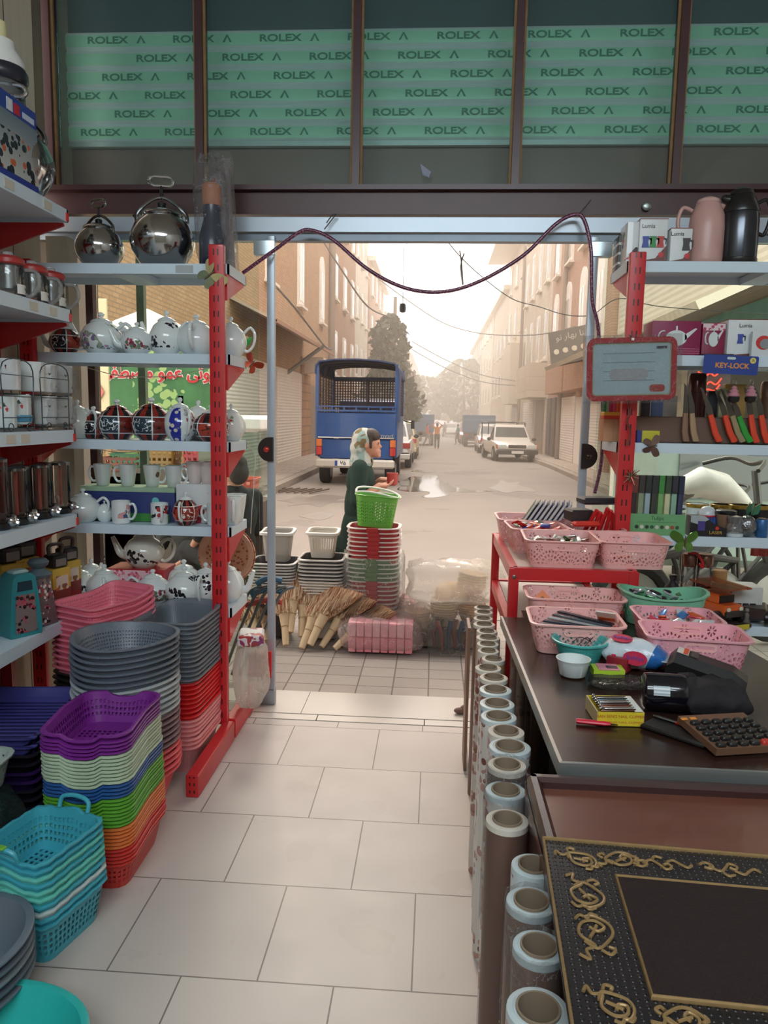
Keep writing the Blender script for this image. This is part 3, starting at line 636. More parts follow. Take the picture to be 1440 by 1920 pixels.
# ------------------------------------------------------------------ trees
def leaf_m(c1, c2):
    g = G('leaves'); o = g.n('ShaderNodeObjectInfo'); return g.done(g.bsdf(g.mix(g.noise(.9), lin(c1), lin(c2)), .6))
def tree(name, label, loc, h, rad, trunk, n, m, cone=False, seed=1):
    random.seed(seed); t = thing(name, label, 'tree', loc, group='street trees')
    b = B(); b.tube(catmull([(0, 0, 0), (.1, .05, h*.25), (-.05, 0, h*.6), (0, 0, h*.92)], 4), [trunk*(1-.8*i/12) for i in range(13)], 8)
    b.build('trunk', mat('#6a5645', .9, 0, .3, 10), t)
    b = B()
    for i in range(n):
        u = random.random(); z = h*(.22+.78*u); R = rad*((1-u)**.45*(.95+.2*math.sin(9*u))+.05 if cone else math.sqrt(max(0, 1-(2*u-1)**2))*.9+.15)
        a = random.uniform(0, 2*PI); q = R*random.uniform(.45, 1)**.5*random.uniform(.75, 1.1)
        p = Vector((q*math.cos(a), q*math.sin(a), z)); s = random.uniform(.12, .3)*rad/2.0
        e = Euler((random.uniform(-1.2, 1.2), random.uniform(-1.2, 1.2), a)).to_matrix()
        c = [p+e @ Vector(v)*s for v in ((-1, -.5, 0), (0, -.8, .1), (1, 0, 0), (0, .8, .15), (-.9, .4, -.1))]
        b.add(c, [(0, 1, 2, 3, 4)])
    tag(b.build('foliage', m, t), kind='stuff'); return t
dg = leaf_m('#3d4a38', '#56604a'); mg = leaf_m('#6b6a4c', '#82805f')
tree('evergreen_tree', 'dark evergreen tree standing behind the blue cage truck', (-2.35, 37.5, -.3), 6.5, 1.6, .2, 1700, dg, True, 5)
tree('street_tree', 'thin brownish tree behind the evergreen, left kerb', (-3.0, 52, -.5), 6.0, 1.6, .16, 800, leaf_m('#7a6a52', '#8d7d62'), False, 6)
tree('street_tree', 'loose olive tree far along the left kerb', (-3.0, 66, -.7), 6.0, 2.0, .18, 800, mg, False, 7)
tree('street_tree', 'hazy green tree closing the street, left of its middle', (-1.6, 100, -1.1), 7.5, 3.0, .25, 800, mg, False, 8)
tree('street_tree', 'broad hazy green tree closing the street on the right', (3.2, 88, -1.0), 8.8, 3.0, .25, 900, leaf_m('#5f6a50', '#77806a'), False, 9)
tree('street_tree', 'tall pale tree behind the broad green one at the end', (2.0, 125, -1.3), 9.5, 3.6, .3, 800, mg, False, 10)
tree('street_tree', 'small dim tree beside the far white vans', (-3.4, 85, -.9), 6.8, 2.4, .2, 700, mg, False, 11)
b = B(); b.cyl((0, 0, 0), (0, 0, 8.2), .13, .09, 8); single(b, 'utility_pole', mat('#9d8e7e', .8), 'pale utility pole beside the evergreen tree', 'pole', (-2.35, 42, -.4))
# haze over the street
hb = B(); hb.box((0, 91, 9), (60, 150, 24)); ho = hb.build('street_haze', G('h').mat); g = G('street_haze')
pv = g.n('ShaderNodeVolumeScatter'); pv.inputs[0].default_value = (1.0, .93, .84, 1); pv.inputs['Density'].default_value = .015; pv.inputs['Anisotropy'].default_value = .5
g.l(pv.outputs[0], g.out.inputs['Volume']); ho.data.materials[0] = g.mat; tag(ho, kind='stuff')
tag(ho, 'warm dusty haze filling the far street', 'haze')
# ------------------------------------------------------------------ vehicles
tyre = mat('#262322', .8); hubm = mat('#9a9a98', .35, .7); carglass = mat('#59605f', .08, 0, .1, 1.0, spec=.8); chrome = mat('#b9b9b7', .25, .8); redl = mat('#b5322a', .25); amber = mat('#c96a2e', .25); lampw = mat('#d8dcd8', .15); black = mat('#2a2625', .5)
def wheel(t, x, y, r=.31, w_=.19):
    b = B(); b.at((x, y, r), (0, PI/2, 0)); b.lathe([(r*.55, -w_/2), (r*.92, -w_/2), (r, -w_*.3), (r, w_*.3), (r*.92, w_/2), (r*.55, w_/2)], 20)
    o = b.build('wheel', tyre, t); b = B(); b.at((x, y, r), (0, PI/2, 0)); b.lathe([(r*.56, -w_/2-.008), (r*.56, w_/2+.008)], 14); b.build('hub', hubm, o)
def car(label, loc, rz, paint, L=4.1, W=1.65, H=1.45, shape='saloon', group='parked cars', plate=None, simple=False):
    """forward is +Y; loc at ground below the middle"""
    t = thing('car', label, 'car', loc, rz, group); hw = W/2
    zb, belt = .3, H*.6; hood = H*.52
    S = {'saloon': [(-.5, .42), (-.47, .56), (-.3, .6), (.0, .61), (.2, .6), (.42, .52), (.49, .46), (.5, .38)], 'hatch': [(-.5, .5), (-.48, .6), (-.3, .61), (.0, .61), (.2, .6), (.42, .52), (.49, .44), (.5, .36)], 'pickup': [(-.5, .5), (-.49, .56), (-.2, .56), (.0, .57), (.15, .58), (.2, .57), (.46, .5), (.5, .44)]}[shape]
    b = B(); R = []
    for k, (u, zt) in enumerate(S):
        e = hw*(1 if abs(u) < .44 else .93); zt *= H; z0 = zb+(.1 if abs(u) > .48 else 0)
        R.append([(-e*.92, u*L, z0), (e*.92, u*L, z0), (e, u*L, z0+.12), (e, u*L, zt-.14), (e*.95, u*L, zt-.03), (e*.85, u*L, zt), (-e*.85, u*L, zt), (-e*.95, u*L, zt-.03), (-e, u*L, zt-.14), (-e, u*L, z0+.12)])
    b.loft(R); b.build('body', mat(paint, .3, 0, .04, 2.0, coat=.3), t)
    c0, c1, c2, c3 = {'saloon': (-.34, -.2, .06, .22), 'hatch': (-.46, -.36, .06, .22), 'pickup': (-.04, .0, .1, .24)}[shape]
    zb2 = S[3][1]*H-.03; b = B(); R = []
    for y, z, e in ((c0, zb2, .9), (c1, H-.05, .74), (c1+.04, H, .7), (c2-.02, H, .7), (c2, H-.05, .74), (c3, zb2, .9)):
        R.append([(-hw*e, y*L, z), (hw*e, y*L, z), (hw*.9, y*L, zb2-.02), (-hw*.9, y*L, zb2-.02)])
    b.loft(R); cab = b.build('cabin', mat(paint, .3, 0, .04, 2.0, coat=.3), t)
    def pane(name, a, c, ea, ec, off):
        b = B(); za, zc = zb2+.04, H-.1
        b.add([(-hw*ea, a*L+off, za), (hw*ea, a*L+off, za), (hw*ec, c*L+off, zc), (-hw*ec, c*L+off, zc), (-hw*ea, a*L, za), (hw*ea, a*L, za), (hw*ec, c*L, zc), (-hw*ec, c*L, zc)], [(0, 1, 2, 3), (7, 6, 5, 4), (0, 4, 5, 1), (2, 6, 7, 3), (1, 5, 6, 2), (0, 3, 7, 4)], smooth=False); b.build(name, carglass, cab)
    f = lambda a, c: (c-a)*.12
    pane('windscreen', c3-f(c2, c3), c2+f(c2, c3), .83, .69, .02); pane('rear_window', c0+f(c0, c1), c1-f(c0, c1), .83, .69, -.02)
    for s in (-1, 1):
        b = B(); za, zc = zb2+.05, H-.11; ya, yb = (c0+.05)*L, (c3-.05)*L; yc, yd = (c1+.02)*L, (c2-.0)*L
        q = lambda y, z, e: (s*hw*e, y, z)
        b.add([q(ya, za, .905), q(yb, za, .905), q(yd, zc, .775), q(yc, zc, .775), q(ya, za, .86), q(yb, za, .86), q(yd, zc, .73), q(yc, zc, .73)], [(0, 1, 2, 3), (7, 6, 5, 4), (0, 4, 5, 1), (2, 6, 7, 3), (1, 5, 6, 2), (0, 3, 7, 4)], smooth=False); b.build('side_window', carglass, cab)
    for s in (-1, 1):
        for y in (-.3, .31): wheel(t, s*(hw-.1), y*L)
        if simple: continue
        b = B(); b.box((s*hw*.72, L*.493, H*.43), (W*.2, .08, .14), .015); b.build('headlight', lampw, t)
        b = B(); b.box((s*hw*.93, L*.488, H*.43), (W*.06, .09, .14), .01); b.build('indicator', amber, t)
        b = B(); b.box((s*hw*.76, -L*.494, H*.5), (W*.22, .08, .17), .015); b.build('tail_light', redl, t)
        b = B(); b.ball((s*(hw+.08), c3*L-.12, zb2+.08), (.09, .05, .07)); b.build('wing_mirror', black, t)
    if not simple:
        b = B(); b.box((0, L*.495, H*.43), (W*.42, .06, .12)); b.build('grille', black, t)
        for s in (-1, 1):
            b = B(); b.box((0, s*L*.505, zb+.1), (W*.98, .14, .17), .03); b.build('bumper', black if shape == 'pickup' else mat(paint, .35, 0, .05), t)
            b = B(); b.box((0, s*(L*.505+.075), zb+.1), (.46, .01, .1)); pl = b.build('number_plate', mat('#e8e4dc', .5), t)
    return t, hw, L, H
t, hw, L, H = car('white pickup with an orange-cornered grille parked facing us on the right', (2.95, 31.2, -.27), PI+math.radians(5), '#e4ddd2', 4.3, 1.62, 1.42, 'pickup')
b = B()
for s in (-1, 1): b.tube([(s*.75, -.25, 1.0), (s*.75, -.25, 1.5), (s*.75, -2.0, 1.5), (s*.75, -2.0, .8)], .025, 6)
b.tube([(-.75, -.25, 1.5), (.75, -.25, 1.5)], .025, 6); b.tube([(-.75, -2.0, 1.5), (.75, -2.0, 1.5)], .025, 6); b.build('cargo_frame', mat('#4c4642', .5, .3), t)
car('white hatchback parked facing us behind the white pickup', (2.9, 38.8, -.35), PI, '#e6e1d8', 3.9, 1.62, 1.42, 'hatch')
car('silver saloon with red tail lights parked behind the blue cage truck', (-1.58, 25.2, -.2), math.radians(0), '#dad6ce', 4.3, 1.7, 1.46, 'saloon')
car('yellow estate taxi parked in front of the silver saloon', (-1.52, 31.2, -.27), 0, '#e2cc92', 4.2, 1.66, 1.5, 'hatch')
for i, (x, y, c, lb) in enumerate(((-1.9, 62, '#e4e0d8', 'small white car beyond the distant blue truck'), (-1.5, 86, '#e2ded6', 'white van-like car at the far end, left'), (1.6, 84, '#dcd8d0', 'far white car at the end of the street, right of the middle'), (2.9, 68, '#6b6a68', 'far dark car behind the right blue truck'), (2.6, 58, '#8b3b34', 'far dull red car behind the right blue truck'))):
    car(lb, (x, y, rz_(y)), 0 if x < 0 else PI, c, 4.2, 1.66, 1.5, 'hatch', simple=True)
blue = mat('#1f4a86', .35, 0, .15, 3.0, coat=.2); blued = mat('#27446f', .5, 0, .15, 3.0)
def mesh_panel_m():
    g = G('wire_mesh'); o = g.obj(); a = g.m('FRACT', g.m('DIVIDE', g.m('ADD', o[0], o[1]), .07)); c = g.m('FRACT', g.m('DIVIDE', o[2], .07))
    h = g.m('MULTIPLY', g.rng(a, .28, 1), g.rng(c, .28, 1)); return g.done(g.cut(g.bsdf(lin('#5b4a52'), .5), h))
def truck():
    t = thing('truck', 'blue pickup truck with a tall canvas-roofed cage, seen from behind', 'truck', (-1.83, 17.5, -.2), math.radians(-.5)); k = .95; wm = mesh_panel_m()
    b = B(); b.box((0, 1.35, .72), (1.8, 2.6, .14)); b.build('load_bed', black, t)
    b = B(); b.box((0, .05, .85), (1.72, .1, .46), .02); b.build('lower_tailgate', blue, t)
    b = B(); b.box((0, .0, 1.4), (1.84, .05, .58), .015); b.build('tailgate', blue, t)
    b = B(); b.box((0, -.035, 1.115), (1.78, .02, .025)); b.build('trim_strip', chrome, t)
    b = B(); b.box((0, -.02, 1.735), (1.86, .05, .04)); b.box((0, -.02, 1.83), (1.86, .04, .03))
    for i in range(7): b.box((-.85+i*.283, -.02, 1.78), (.03, .03, .1))
    b.build('top_rail', blue, t)
    for s in (-1, 1):
        b = B(); b.box((s*.93, 1.35, 1.15), (.05, 2.7, .95)); b.build('side_board', blue, t)
        b = B(); b.box((s*.92, .02, 2.15), (.07, .07, 1.3)); b.build('corner_post', blue, t)
        b = B(); b.box((s*.92, 2.66, 2.15), (.06, .06, 1.3)); b.build('corner_post', blue, t)
        b = B(); b.box((s*.92, 1.35, 2.1), (.012, 2.56, .95)); b.build('cage_side', wm, t)
        for q in range(5): b = B(); b.box((s*.92, .45+q*.45, 2.1), (.03, .03, 1.0)); b.build('cage_bar', mat('#4c3f47', .5, .3), t)
        b = B(); b.box((s*.86, -.02, .99), (.13, .08, .17), .01); b.build('indicator', amber, t)
        b = B(); b.box((s*.86, -.02, .8), (.13, .08, .19), .01); b.build('tail_light', redl, t)
        wheel(t, s*.78, .55, .33, .24); wheel(t, s*.72, 3.6, .33, .22)
        b = B(); b.tube([(s*.9, 3.6, 1.5), (s*1.15, 3.6, 1.45)], .02, 6); b.box((s*1.17, 3.6, 1.4), (.1, .06, .24), .02); b.build('wing_mirror', black, t)
    b = B(); b.box((0, 2.64, 2.1), (1.8, .012, .95)); b.build('cage_front', wm, t)
    for q in range(3): b = B(); b.box((-.45+q*.45, 2.62, 2.1), (.03, .03, .95)); b.build('cage_bar', mat('#4c3f47', .5, .3), t)
    arch = [(-.97, 2.58), (-.96, 2.76), (-.88, 2.86), (-.5, 2.91), (0, 2.92), (.5, 2.89), (.88, 2.83), (.97, 2.7), (.98, 2.55)]
    R = []
    for y in (-.08, .8, 1.8, 2.7): R.append([(x, y, z) for x, z in arch]+[(x*.975, y, z-.03) for x, z in reversed(arch)])
    b = B(); b.loft(R); b.build('canvas_roof', mat('#39476a', .8, 0, .2, 4.0), t)
    for y in (.3, 1.0, 1.7, 2.3):
        b = B(); b.tube([(x*.96, y, z-.05) for x, z in arch], .018, 6); b.build('roof_hoop', mat('#4a4247', .6), t)
    b = B(); R = [[(.955, y, z) for z in (1.5, 2.6)]+[(.99, y, z) for z in (2.6, 1.5)] for y in (-.06, .3, .7)]; b.loft(R); b.build('canvas_flap', blued, t)
    b = B(); b.box((0, 2.66, 2.57), (1.86, .05, .12)); b.build('header_board', mat('#5d6a86', .6), t)
    b = B(); b.box((0, -.14, .52), (1.84, .16, .2), .04); b.build('bumper', mat('#c9c2b8', .4, .4), t)
    b = B(); b.box((-.25, -.225, .53), (.42, .012, .12)); pl = b.build('number_plate', mat('#e6e3df', .5), t)
    b = B(); b.box((-.43, -.234, .53), (.06, .008, .12)); b.build('plate_band', mat('#254a94', .5), pl)
    text('۷۵', .12, 'lettering', black, pl, (-.27, -.234, .53), bold=.004)
    b = B(); b.box((0, 3.7, 1.15), (1.7, 1.5, .9), .12); b.build('cab_body', blue, t)
    b = B(); R = [[(-.8*e, y, z) for e in (1,)]+[(.8*e, y, z), (.82, y, 1.5), (-.82, y, 1.5)] for y, z, e in ((2.95, 2.0, .9), (3.5, 2.08, .9), (4.0, 2.0, .9), (4.4, 1.55, 1))]; b.loft(R); b.build('cab_roof', blue, t)
    text('Zamyad', .12, 'lettering', chrome, t, (.62, -.05, 1.17), sx=1.3)
truck()
for x, y, lb in ((-1.05, 50, 'distant teal-blue truck parked on the left, seen from behind'), (2.75, 49, 'distant blue box truck parked on the right behind the white cars')):
    t = thing('truck', lb, 'truck', (x, y, rz_(y))); b = B(); b.box((0, 0, 1.45), (1.95, 3.2, 1.1), .03); b.build('cargo_box', mat('#2f6a92', .45, 0, .15, 2.0), t)
    b = B(); b.box((0, -1.62, 1.7), (1.9, .03, .06)); b.build('top_rail', mat('#4a86a8', .4), t)
    b = B(); b.box((0, 0, .72), (1.8, 3.1, .3)); b.build('chassis', black, t)
    b = B(); b.box((0, 2.3, 1.15), (1.7, 1.4, 1.3), .15); b.build('cab', mat('#2f5f88', .4), t)
    for s in (-1, 1):
        for yy in (-1.0, 2.2): wheel(t, s*.82, yy, .34, .24)
        b = B(); b.box((s*.8, -1.62, .8), (.18, .06, .12)); b.build('tail_light', redl, t)

# ------------------------------------------------------------------ people
skin = mat('#c98f75', .55, 0, .06, 20); hair_m = mat('#3a2a24', .6)
def hand(x, y, z, dx, dy, dz, s=1, r=.009, sp=(0, 1, 0)):
    """palm at x,y,z pointing along d; four bent fingers and a side thumb"""
    d = Vector((dx, dy, dz)).normalized(); u = Vector(sp).normalized(); c = d.cross(u).normalized()*s; p = Vector((x, y, z))
    out = [('c', p, p+d*.045, .026, .027), ('c', p+u*.018, p+d*.05+u*.024, .017, .016), ('c', p-u*.016, p+d*.05-u*.024, .017, .015)]
    for i, (o, l) in enumerate(((.03, .062), (.01, .072), (-.01, .068), (-.03, .052))):
        a = p+d*.06+u*o; m_ = a+d*l*.5+c*.012; e = m_+d*l*.25+c*l*.42
        out += [('c', a, m_, r, r*.95), ('c', m_, e, r*.95, r*.8)]
    th = p+d*.01+u*.026; tm = th+d*.025+u*.03+c*.01; out += [('c', th, tm, .012, .011), ('c', tm, tm+d*.03+c*.012+u*.004, .011, .009)]
    return out
def woman():
    loc = at(683, 900, 6.0); t = thing('person', 'woman in a dark green coat and patterned headscarf walking past the bins', 'person', (loc.x+.0, 6.0, -.2), 0)
    # forward is +X; left side is +Y
    sh = 1.245
    sk = [('e', (.035, 0, 1.432), (.088, .07, .112)), ('e', (.075, 0, 1.37), (.048, .045, .05)), ('c', (.114, 0, 1.425), (.126, 0, 1.405), .01, .012), ('e', (.117, 0, 1.372), (.014, .024, .008)), ('e', (.117, 0, 1.357), (.013, .02, .007)), ('e', (.108, 0, 1.335), (.022, .024, .02)), ('e', (.112, .03, 1.432), (.012, .018, .008)), ('e', (.112, -.03, 1.432), (.012, .018, .008)),
          ('e', (.02, .072, 1.42), (.02, .01, .03)), ('e', (.02, -.072, 1.42), (.02, .01, .03)), ('c', (0, 0, 1.25), (.02, 0, 1.36), .048, .045), ('e', (-.02, 0, 1.05), (.095, .13, .26)), ('e', (-.02, 0, .8), (.11, .15, .12))]
    for s in (-1, 1):
        el = (-.03, s*.19, .985); wr = (.13, s*.09, 1.1 if s < 0 else 1.13)
        sk += [('c', (-.02, s*.14, sh), el, .045, .038), ('c', el, wr, .042, .029)]+hand(wr[0], wr[1], wr[2], 1, -s*.35, .05, -1 if s > 0 else 1)
        kx = .16 if s > 0 else -.06; ax = .24 if s > 0 else -.3
        sk += [('c', (-.02, s*.08, .78), (kx, s*.08, .45), .075, .05), ('c', (kx, s*.08, .45), (ax, s*.08, .08), .05, .034), ('c', (ax, s*.08, .05), (ax+.15, s*.08, .035), .036, .03)]
    body = blob('body', sk, .0065, skin, t, 3)
    co = [('e', (-.03, 0, 1.13), (.12, .16, .17)), ('e', (-.035, 0, .93), (.125, .16, .24)), ('e', (-.035, 0, .72), (.15, .185, .24)), ('c', (-.03, -.1, 1.235), (-.03, .1, 1.235), .06, .06), ('c', (-.02, 0, 1.22), (-.0, 0, 1.285), .075, .066), ('c', (-.07, 0, .6), (-.06, 0, .5), .17, .17)]
    for s in (-1, 1): co += [('c', (-.025, s*.14, sh), (-.035, s*.195, .985), .068, .06), ('c', (-.035, s*.195, .985), (.0, s*.18, 1.0), .058, .056)]
    blob('coat', co, .01, mat('#1d332a', .85, 0, .2, 12.0), t, 5)
    lg = []
    for s in (-1, 1):
        kx = .16 if s > 0 else -.06; ax = .24 if s > 0 else -.3
        lg += [('c', (-.02, s*.08, .74), (kx, s*.08, .45), .095, .07), ('c', (kx, s*.08, .45), (ax, s*.08, .13), .07, .056)]
    blob('trousers', lg, .01, mat('#1f1d1f', .8), t, 3)
    for s in (-1, 1):
        ax = .24 if s > 0 else -.3; b = B(); b.ball((ax+.06, s*.08, .04), (.13, .05, .05)); b.build('shoe', mat('#2b2523', .5), t)
    sc_ = [('e', (-.012, 0, 1.455), (.098, .09, .102)), ('e', (-.045, 0, 1.39), (.075, .088, .1)), ('c', (-.03, 0, 1.33), (-.03, 0, 1.27), .085, .095), ('c', (.03, .05, 1.31), (.04, .01, 1.27), .04, .03)]
    g = G('patterned_scarf'); d = g.voro(26.0, out='Color'); spx = g.n('ShaderNodeSeparateXYZ'); g.l(d, spx.inputs[0])
    c = g.mix(g.m('GREATER_THAN', spx.outputs[0], .55), lin('#b9b8ae'), lin('#8ea39c')); c = g.mix(g.m('GREATER_THAN', spx.outputs[1], .8), c, lin('#7d6a4a')); sm = g.done(g.bsdf(c, .85))
    blob('headscarf', sc_, .008, sm, t, 4)
    blob('hair', [('e', (.045, 0, 1.485), (.078, .078, .066)), ('c', (.05, .066, 1.47), (.055, .068, 1.4), .014, .01), ('c', (.05, -.066, 1.47), (.055, -.068, 1.4), .014, .01)], .006, hair_m, t, 2)
    b = B(); b.ball((.112, -.034, 1.437), (.01, .012, .006), 8); b.build('eye', mat('#2a1c18', .3), t); b = B(); b.ball((.112, .034, 1.437), (.01, .012, .006), 8); b.build('eye', mat('#2a1c18', .3), t)
    b = B(); b.at((loc.x+.225, 6.0, .9)); b.lathe([(.03, 0), (.042, .01), (.046, .09), (.046, .1), (.04, .1), (.035, .02)], 18); single(b, 'cup', mat('#b2463f', .4), 'red cup held between both hands of the walking woman', 'cup')
woman()
def figure(label, loc, rz, H, top, bottom, pose='stand', name='person', hair='#3a2a24', vox=.02):
    """forward +Y"""
    t = thing(name, label, 'person', loc, rz); k = H/1.65
    P = lambda x, y, z: (x*k, y*k, z*k)
    sit = pose == 'sit'; d = -.42 if sit else 0
    sk = [('e', P(0, .02, 1.53+d), P(.075, .09, .115)), ('e', P(0, .11, 1.51+d), P(.012, .02, .02)), ('c', P(0, 0, 1.38+d), P(0, .01, 1.45+d), .05*k, .05*k), ('e', P(0, 0, 1.15+d), P(.15, .1, .26)), ('e', P(0, 0, .92+d), P(.15, .11, .12))]
    tp = [('e', P(0, 0, 1.2+d), P(.175, .12, .24)), ('e', P(0, 0, 1.0+d), P(.165, .125, .18)), ('c', P(-.13, 0, 1.34+d), P(.13, 0, 1.34+d), .06*k, .06*k)]; bt = [('e', P(0, 0, .9+d), P(.165, .125, .12))]
    for s in (-1, 1):
        if pose == 'handsup': el = P(s*.3, .03, 1.5); wr = P(s*.1, .06, 1.66)
        elif sit: el = P(s*.24, .08, 1.08+d); wr = P(s*.14, .34, .95+d)
        elif pose == 'walk': el = P(s*.22, -.05*s, 1.1); wr = P(s*.2, .12-.05*s, .92)
        else: el = P(s*.22, -.02, 1.1); wr = P(s*.23, .06, .86)
        shp = P(s*.17, 0, 1.33+d); dv = Vector(wr)-Vector(el); dv.normalize()
        sk += [('c', shp, el, .045*k, .038*k), ('c', el, wr, .036*k, .025*k)]
        if vox < .015: sk += hand(wr[0], wr[1], wr[2], dv.x, dv.y, dv.z, s, .01, (0, 1, 0) if abs(dv.y) < .8 else (1, 0, 0))
        else: sk += [('c', wr, tuple(Vector(wr)+dv*.08*k), .035*k, .03*k)]+[('c', tuple(Vector(wr)+dv*.07*k+Vector((0, q*.02*k, 0))), tuple(Vector(wr)+dv*(.15-abs(q)*.012)*k+Vector((0, q*.024*k, 0))), .012*k, .011*k) for q in (-1.5, -.5, .5, 1.5)]
        tp += [('c', shp, el, .065*k, .06*k)]
        if sit: kn = P(s*.14, .4, .5); an = P(s*.12, .34, .08)
        elif pose == 'walk': kn = P(s*.1, .12*s+.05, .48); an = P(s*.1, .2*s-.06, .08)
        else: kn = P(s*.1, .02, .48); an = P(s*.1, 0, .08)
        hp = P(s*.09, 0, .88+d); toe = (an[0], an[1]+.15*k, .035*k)
        sk += [('c', hp, kn, .08*k, .055*k), ('c', kn, an, .055*k, .035*k), ('c', (an[0], an[1], .05*k), toe, .04*k, .035*k)]
        bt += [('c', hp, kn, .1*k, .075*k), ('c', kn, (an[0], an[1], an[2]+.05*k), .072*k, .055*k)]
    blob('body', sk, vox, skin, t, 2); blob('shirt', tp, vox, mat(top, .85, 0, .1), t, 3); blob('trousers', bt, vox, mat(bottom, .85, 0, .1), t, 3)
    blob('hair', [('e', P(0, -.005, 1.58+d), P(.085, .1, .085)), ('e', P(0, -.05, 1.52+d), P(.08, .06, .09))], min(vox, .02), mat(hair, .7), t, 2)
    return t
p = at(819, 838, 42); figure('person in an orange shirt standing in the street with hands on head', (p.x, 42, rz_(42)), .25, 1.45, '#e0883f', '#4b4a50', 'handsup')
p = at(801, 828, 47); figure('person in a red top walking beside the distant teal truck', (p.x, 47, rz_(47)), -1.2, 1.4, '#d5483a', '#7c7674', 'walk')
p = at(858, 820, 52); figure('person in a teal shirt stepping off by the right parked cars', (p.x, 52, rz_(52)), 1.3, 1.4, '#2f9a90', '#54504e', 'walk')
p = at(834, 790, 80); figure('tiny distant person in the middle of the far street', (p.x, 80, rz_(80)), 0, 1.6, '#5a5654', '#454141', 'stand')
p = at(790, 792, 78); figure('tiny distant person beside the far white cars', (p.x, 78, rz_(78)), 0, 1.6, '#8b8480', '#454141', 'stand')
p = at(478, 900, 5.05); figure('person in black sitting outside behind the left pane', (p.x-.14, 5.05, 0), math.radians(50), 1.58, '#1d1b1d', '#201e20', 'sit', vox=.012, hair='#3a302c')
p = at(358, 900, 5.6); figure('person in dark clothes sitting under the grape banner', (p.x, 5.55, -.2), math.radians(150), 1.6, '#2b2728', '#3a3335', 'sit', vox=.012, hair='#1d1819')

# ------------------------------------------------------------------ goods outside the door
def bin_m(c, rim): return mat(c, .4)
def rim_only(name, w_, h, col, liph=.012, lip=.014, taper=.72, d_=None, rcol=None, win=None):
    """bin with a lighter rolled rim as a part"""
    return tub(w_, d_ or w_, h, .05, taper, .004, .003, k=3, liph=.004)
def bin_proto(label, w_, h, col, rcol, m=None):
    t = thing('waste_bin', label, 'bin', (0, 0, 0))
    rim_only('x', w_, h, col).build('bucket', m or mat(col, .4), t)
    b = B(); o = rrect(w_+.03, w_+.03, .055, 3, 3); i = rrect(w_-.002, w_-.002, .05, 3, 3)
    b.loft([[(x, y, h-.005) for x, y in o], [(x, y, h+.002) for x, y in o], [(x, y, h+.004) for x, y in i], [(x, y, h-.004) for x, y in i], [(x, y, h-.005) for x, y in o]], False, False)
    b.build('rim', mat(rcol, .4), t); return t
def stack(proto, n, x, y, pitch, z0, label, group, jit=.004, first=[None]):
    random.seed(n*7); out = []
    for k in range(n):
        lb = label % ORD[n-1-k]
        a = again(proto, lb, (x+random.uniform(-jit, jit), y+random.uniform(-jit, jit), z0+k*pitch), random.uniform(-.03, .03), group); out.append(a)
    return out
def gone(t):
    for c in list(t.children):
        for d in list(c.children): bpy.data.objects.remove(d)
        bpy.data.objects.remove(c)
    bpy.data.objects.remove(t)
xs = [(at(516, 1000, 4.85)).x, (at(606, 1000, 4.85)).x, (at(702, 1000, 4.85)).x]; YB = 4.85
pr = bin_proto('x', .285, .24, '#4a4345', '#d7d2cc'); stack(pr, 3, xs[0], YB, .02, .0, 'dark bin, %s of the lowest three in the stack behind the door post', 'bins in the stack behind the door post'); 
for k in range(11): again(pr, 'dark bin with a pale rim, %s from top, stack behind the door post' % ORD[10-k], (xs[0]+random.uniform(-.004, .004), YB, .06+k*.0192), random.uniform(-.03, .03), 'bins in the stack behind the door post')
gone(pr)
pr = bin_proto('x', .275, .24, '#3f3a38', '#cfc8c0'); 
pl = bin_proto('x', .275, .24, '#c9bcae', '#ded6cb')
for k in range(9): again(pl, 'beige bin in the middle stack, %s from the top of the beige ones' % ORD[8-k], (xs[1]+random.uniform(-.004, .004), YB, .0+k*.018), random.uniform(-.03, .03), 'bins in the middle stack')
for k in range(6): again(pr, 'black bin in the middle stack, %s from the top of the black ones' % ORD[5-k], (xs[1], YB, .165+k*.024), random.uniform(-.03, .03), 'bins in the middle stack')
gone(pr); gone(pl)
def oval_tub(col, rcol):
    t = thing('laundry_tub', 'x', 'tub', (0, 0, 0)); tub(.315, .29, .2, .08, .8, .004, .003, k=3, liph=.004).build('bucket', mat(col, .35), t)
    o = rrect(.35, .322, .09, 3, 3); i = rrect(.312, .287, .08, 3, 3)
    b = B(); b.loft([[(x, y, .1965) for x, y in o], [(x, y, .202) for x, y in o], [(x, y, .203) for x, y in i], [(x, y, .197) for x, y in i], [(x, y, .1965) for x, y in o]], False, False); b.build('rim', mat(rcol, .35), t)
    b = B(); b.box((0, -.166, .192), (.075, .012, .03), .003); b.build('grip', mat(col, .35), t); return t
red = oval_tub('#a52a2c', '#ddd0c6'); grn = oval_tub('#59784c', '#d6d6c8'); gry = oval_tub('#6d655f', '#d3ccc4')
z = 0.0; seq = [('grey', gry, 2), ('red', red, 6), ('green', grn, 5), ('red', red, 7)]
for si, (nm, p_, n) in enumerate(seq):
    where = ['at the foot of the tall stack', 'in the lower red part of the tall stack', 'in the film-wrapped middle of the tall stack', 'under the green basket on the tall stack'][si]
    for k in range(n): again(p_, '%s tub %s, %s from its top' % (nm, where, ORD[n-1-k]), (xs[2]+random.uniform(-.006, .006), YB, z), random.uniform(-.04, .04), 'tubs in the tall stack outside'); z += .0285
for p_ in (red, grn, gry): gone(p_)
ztop = z+.2-.03
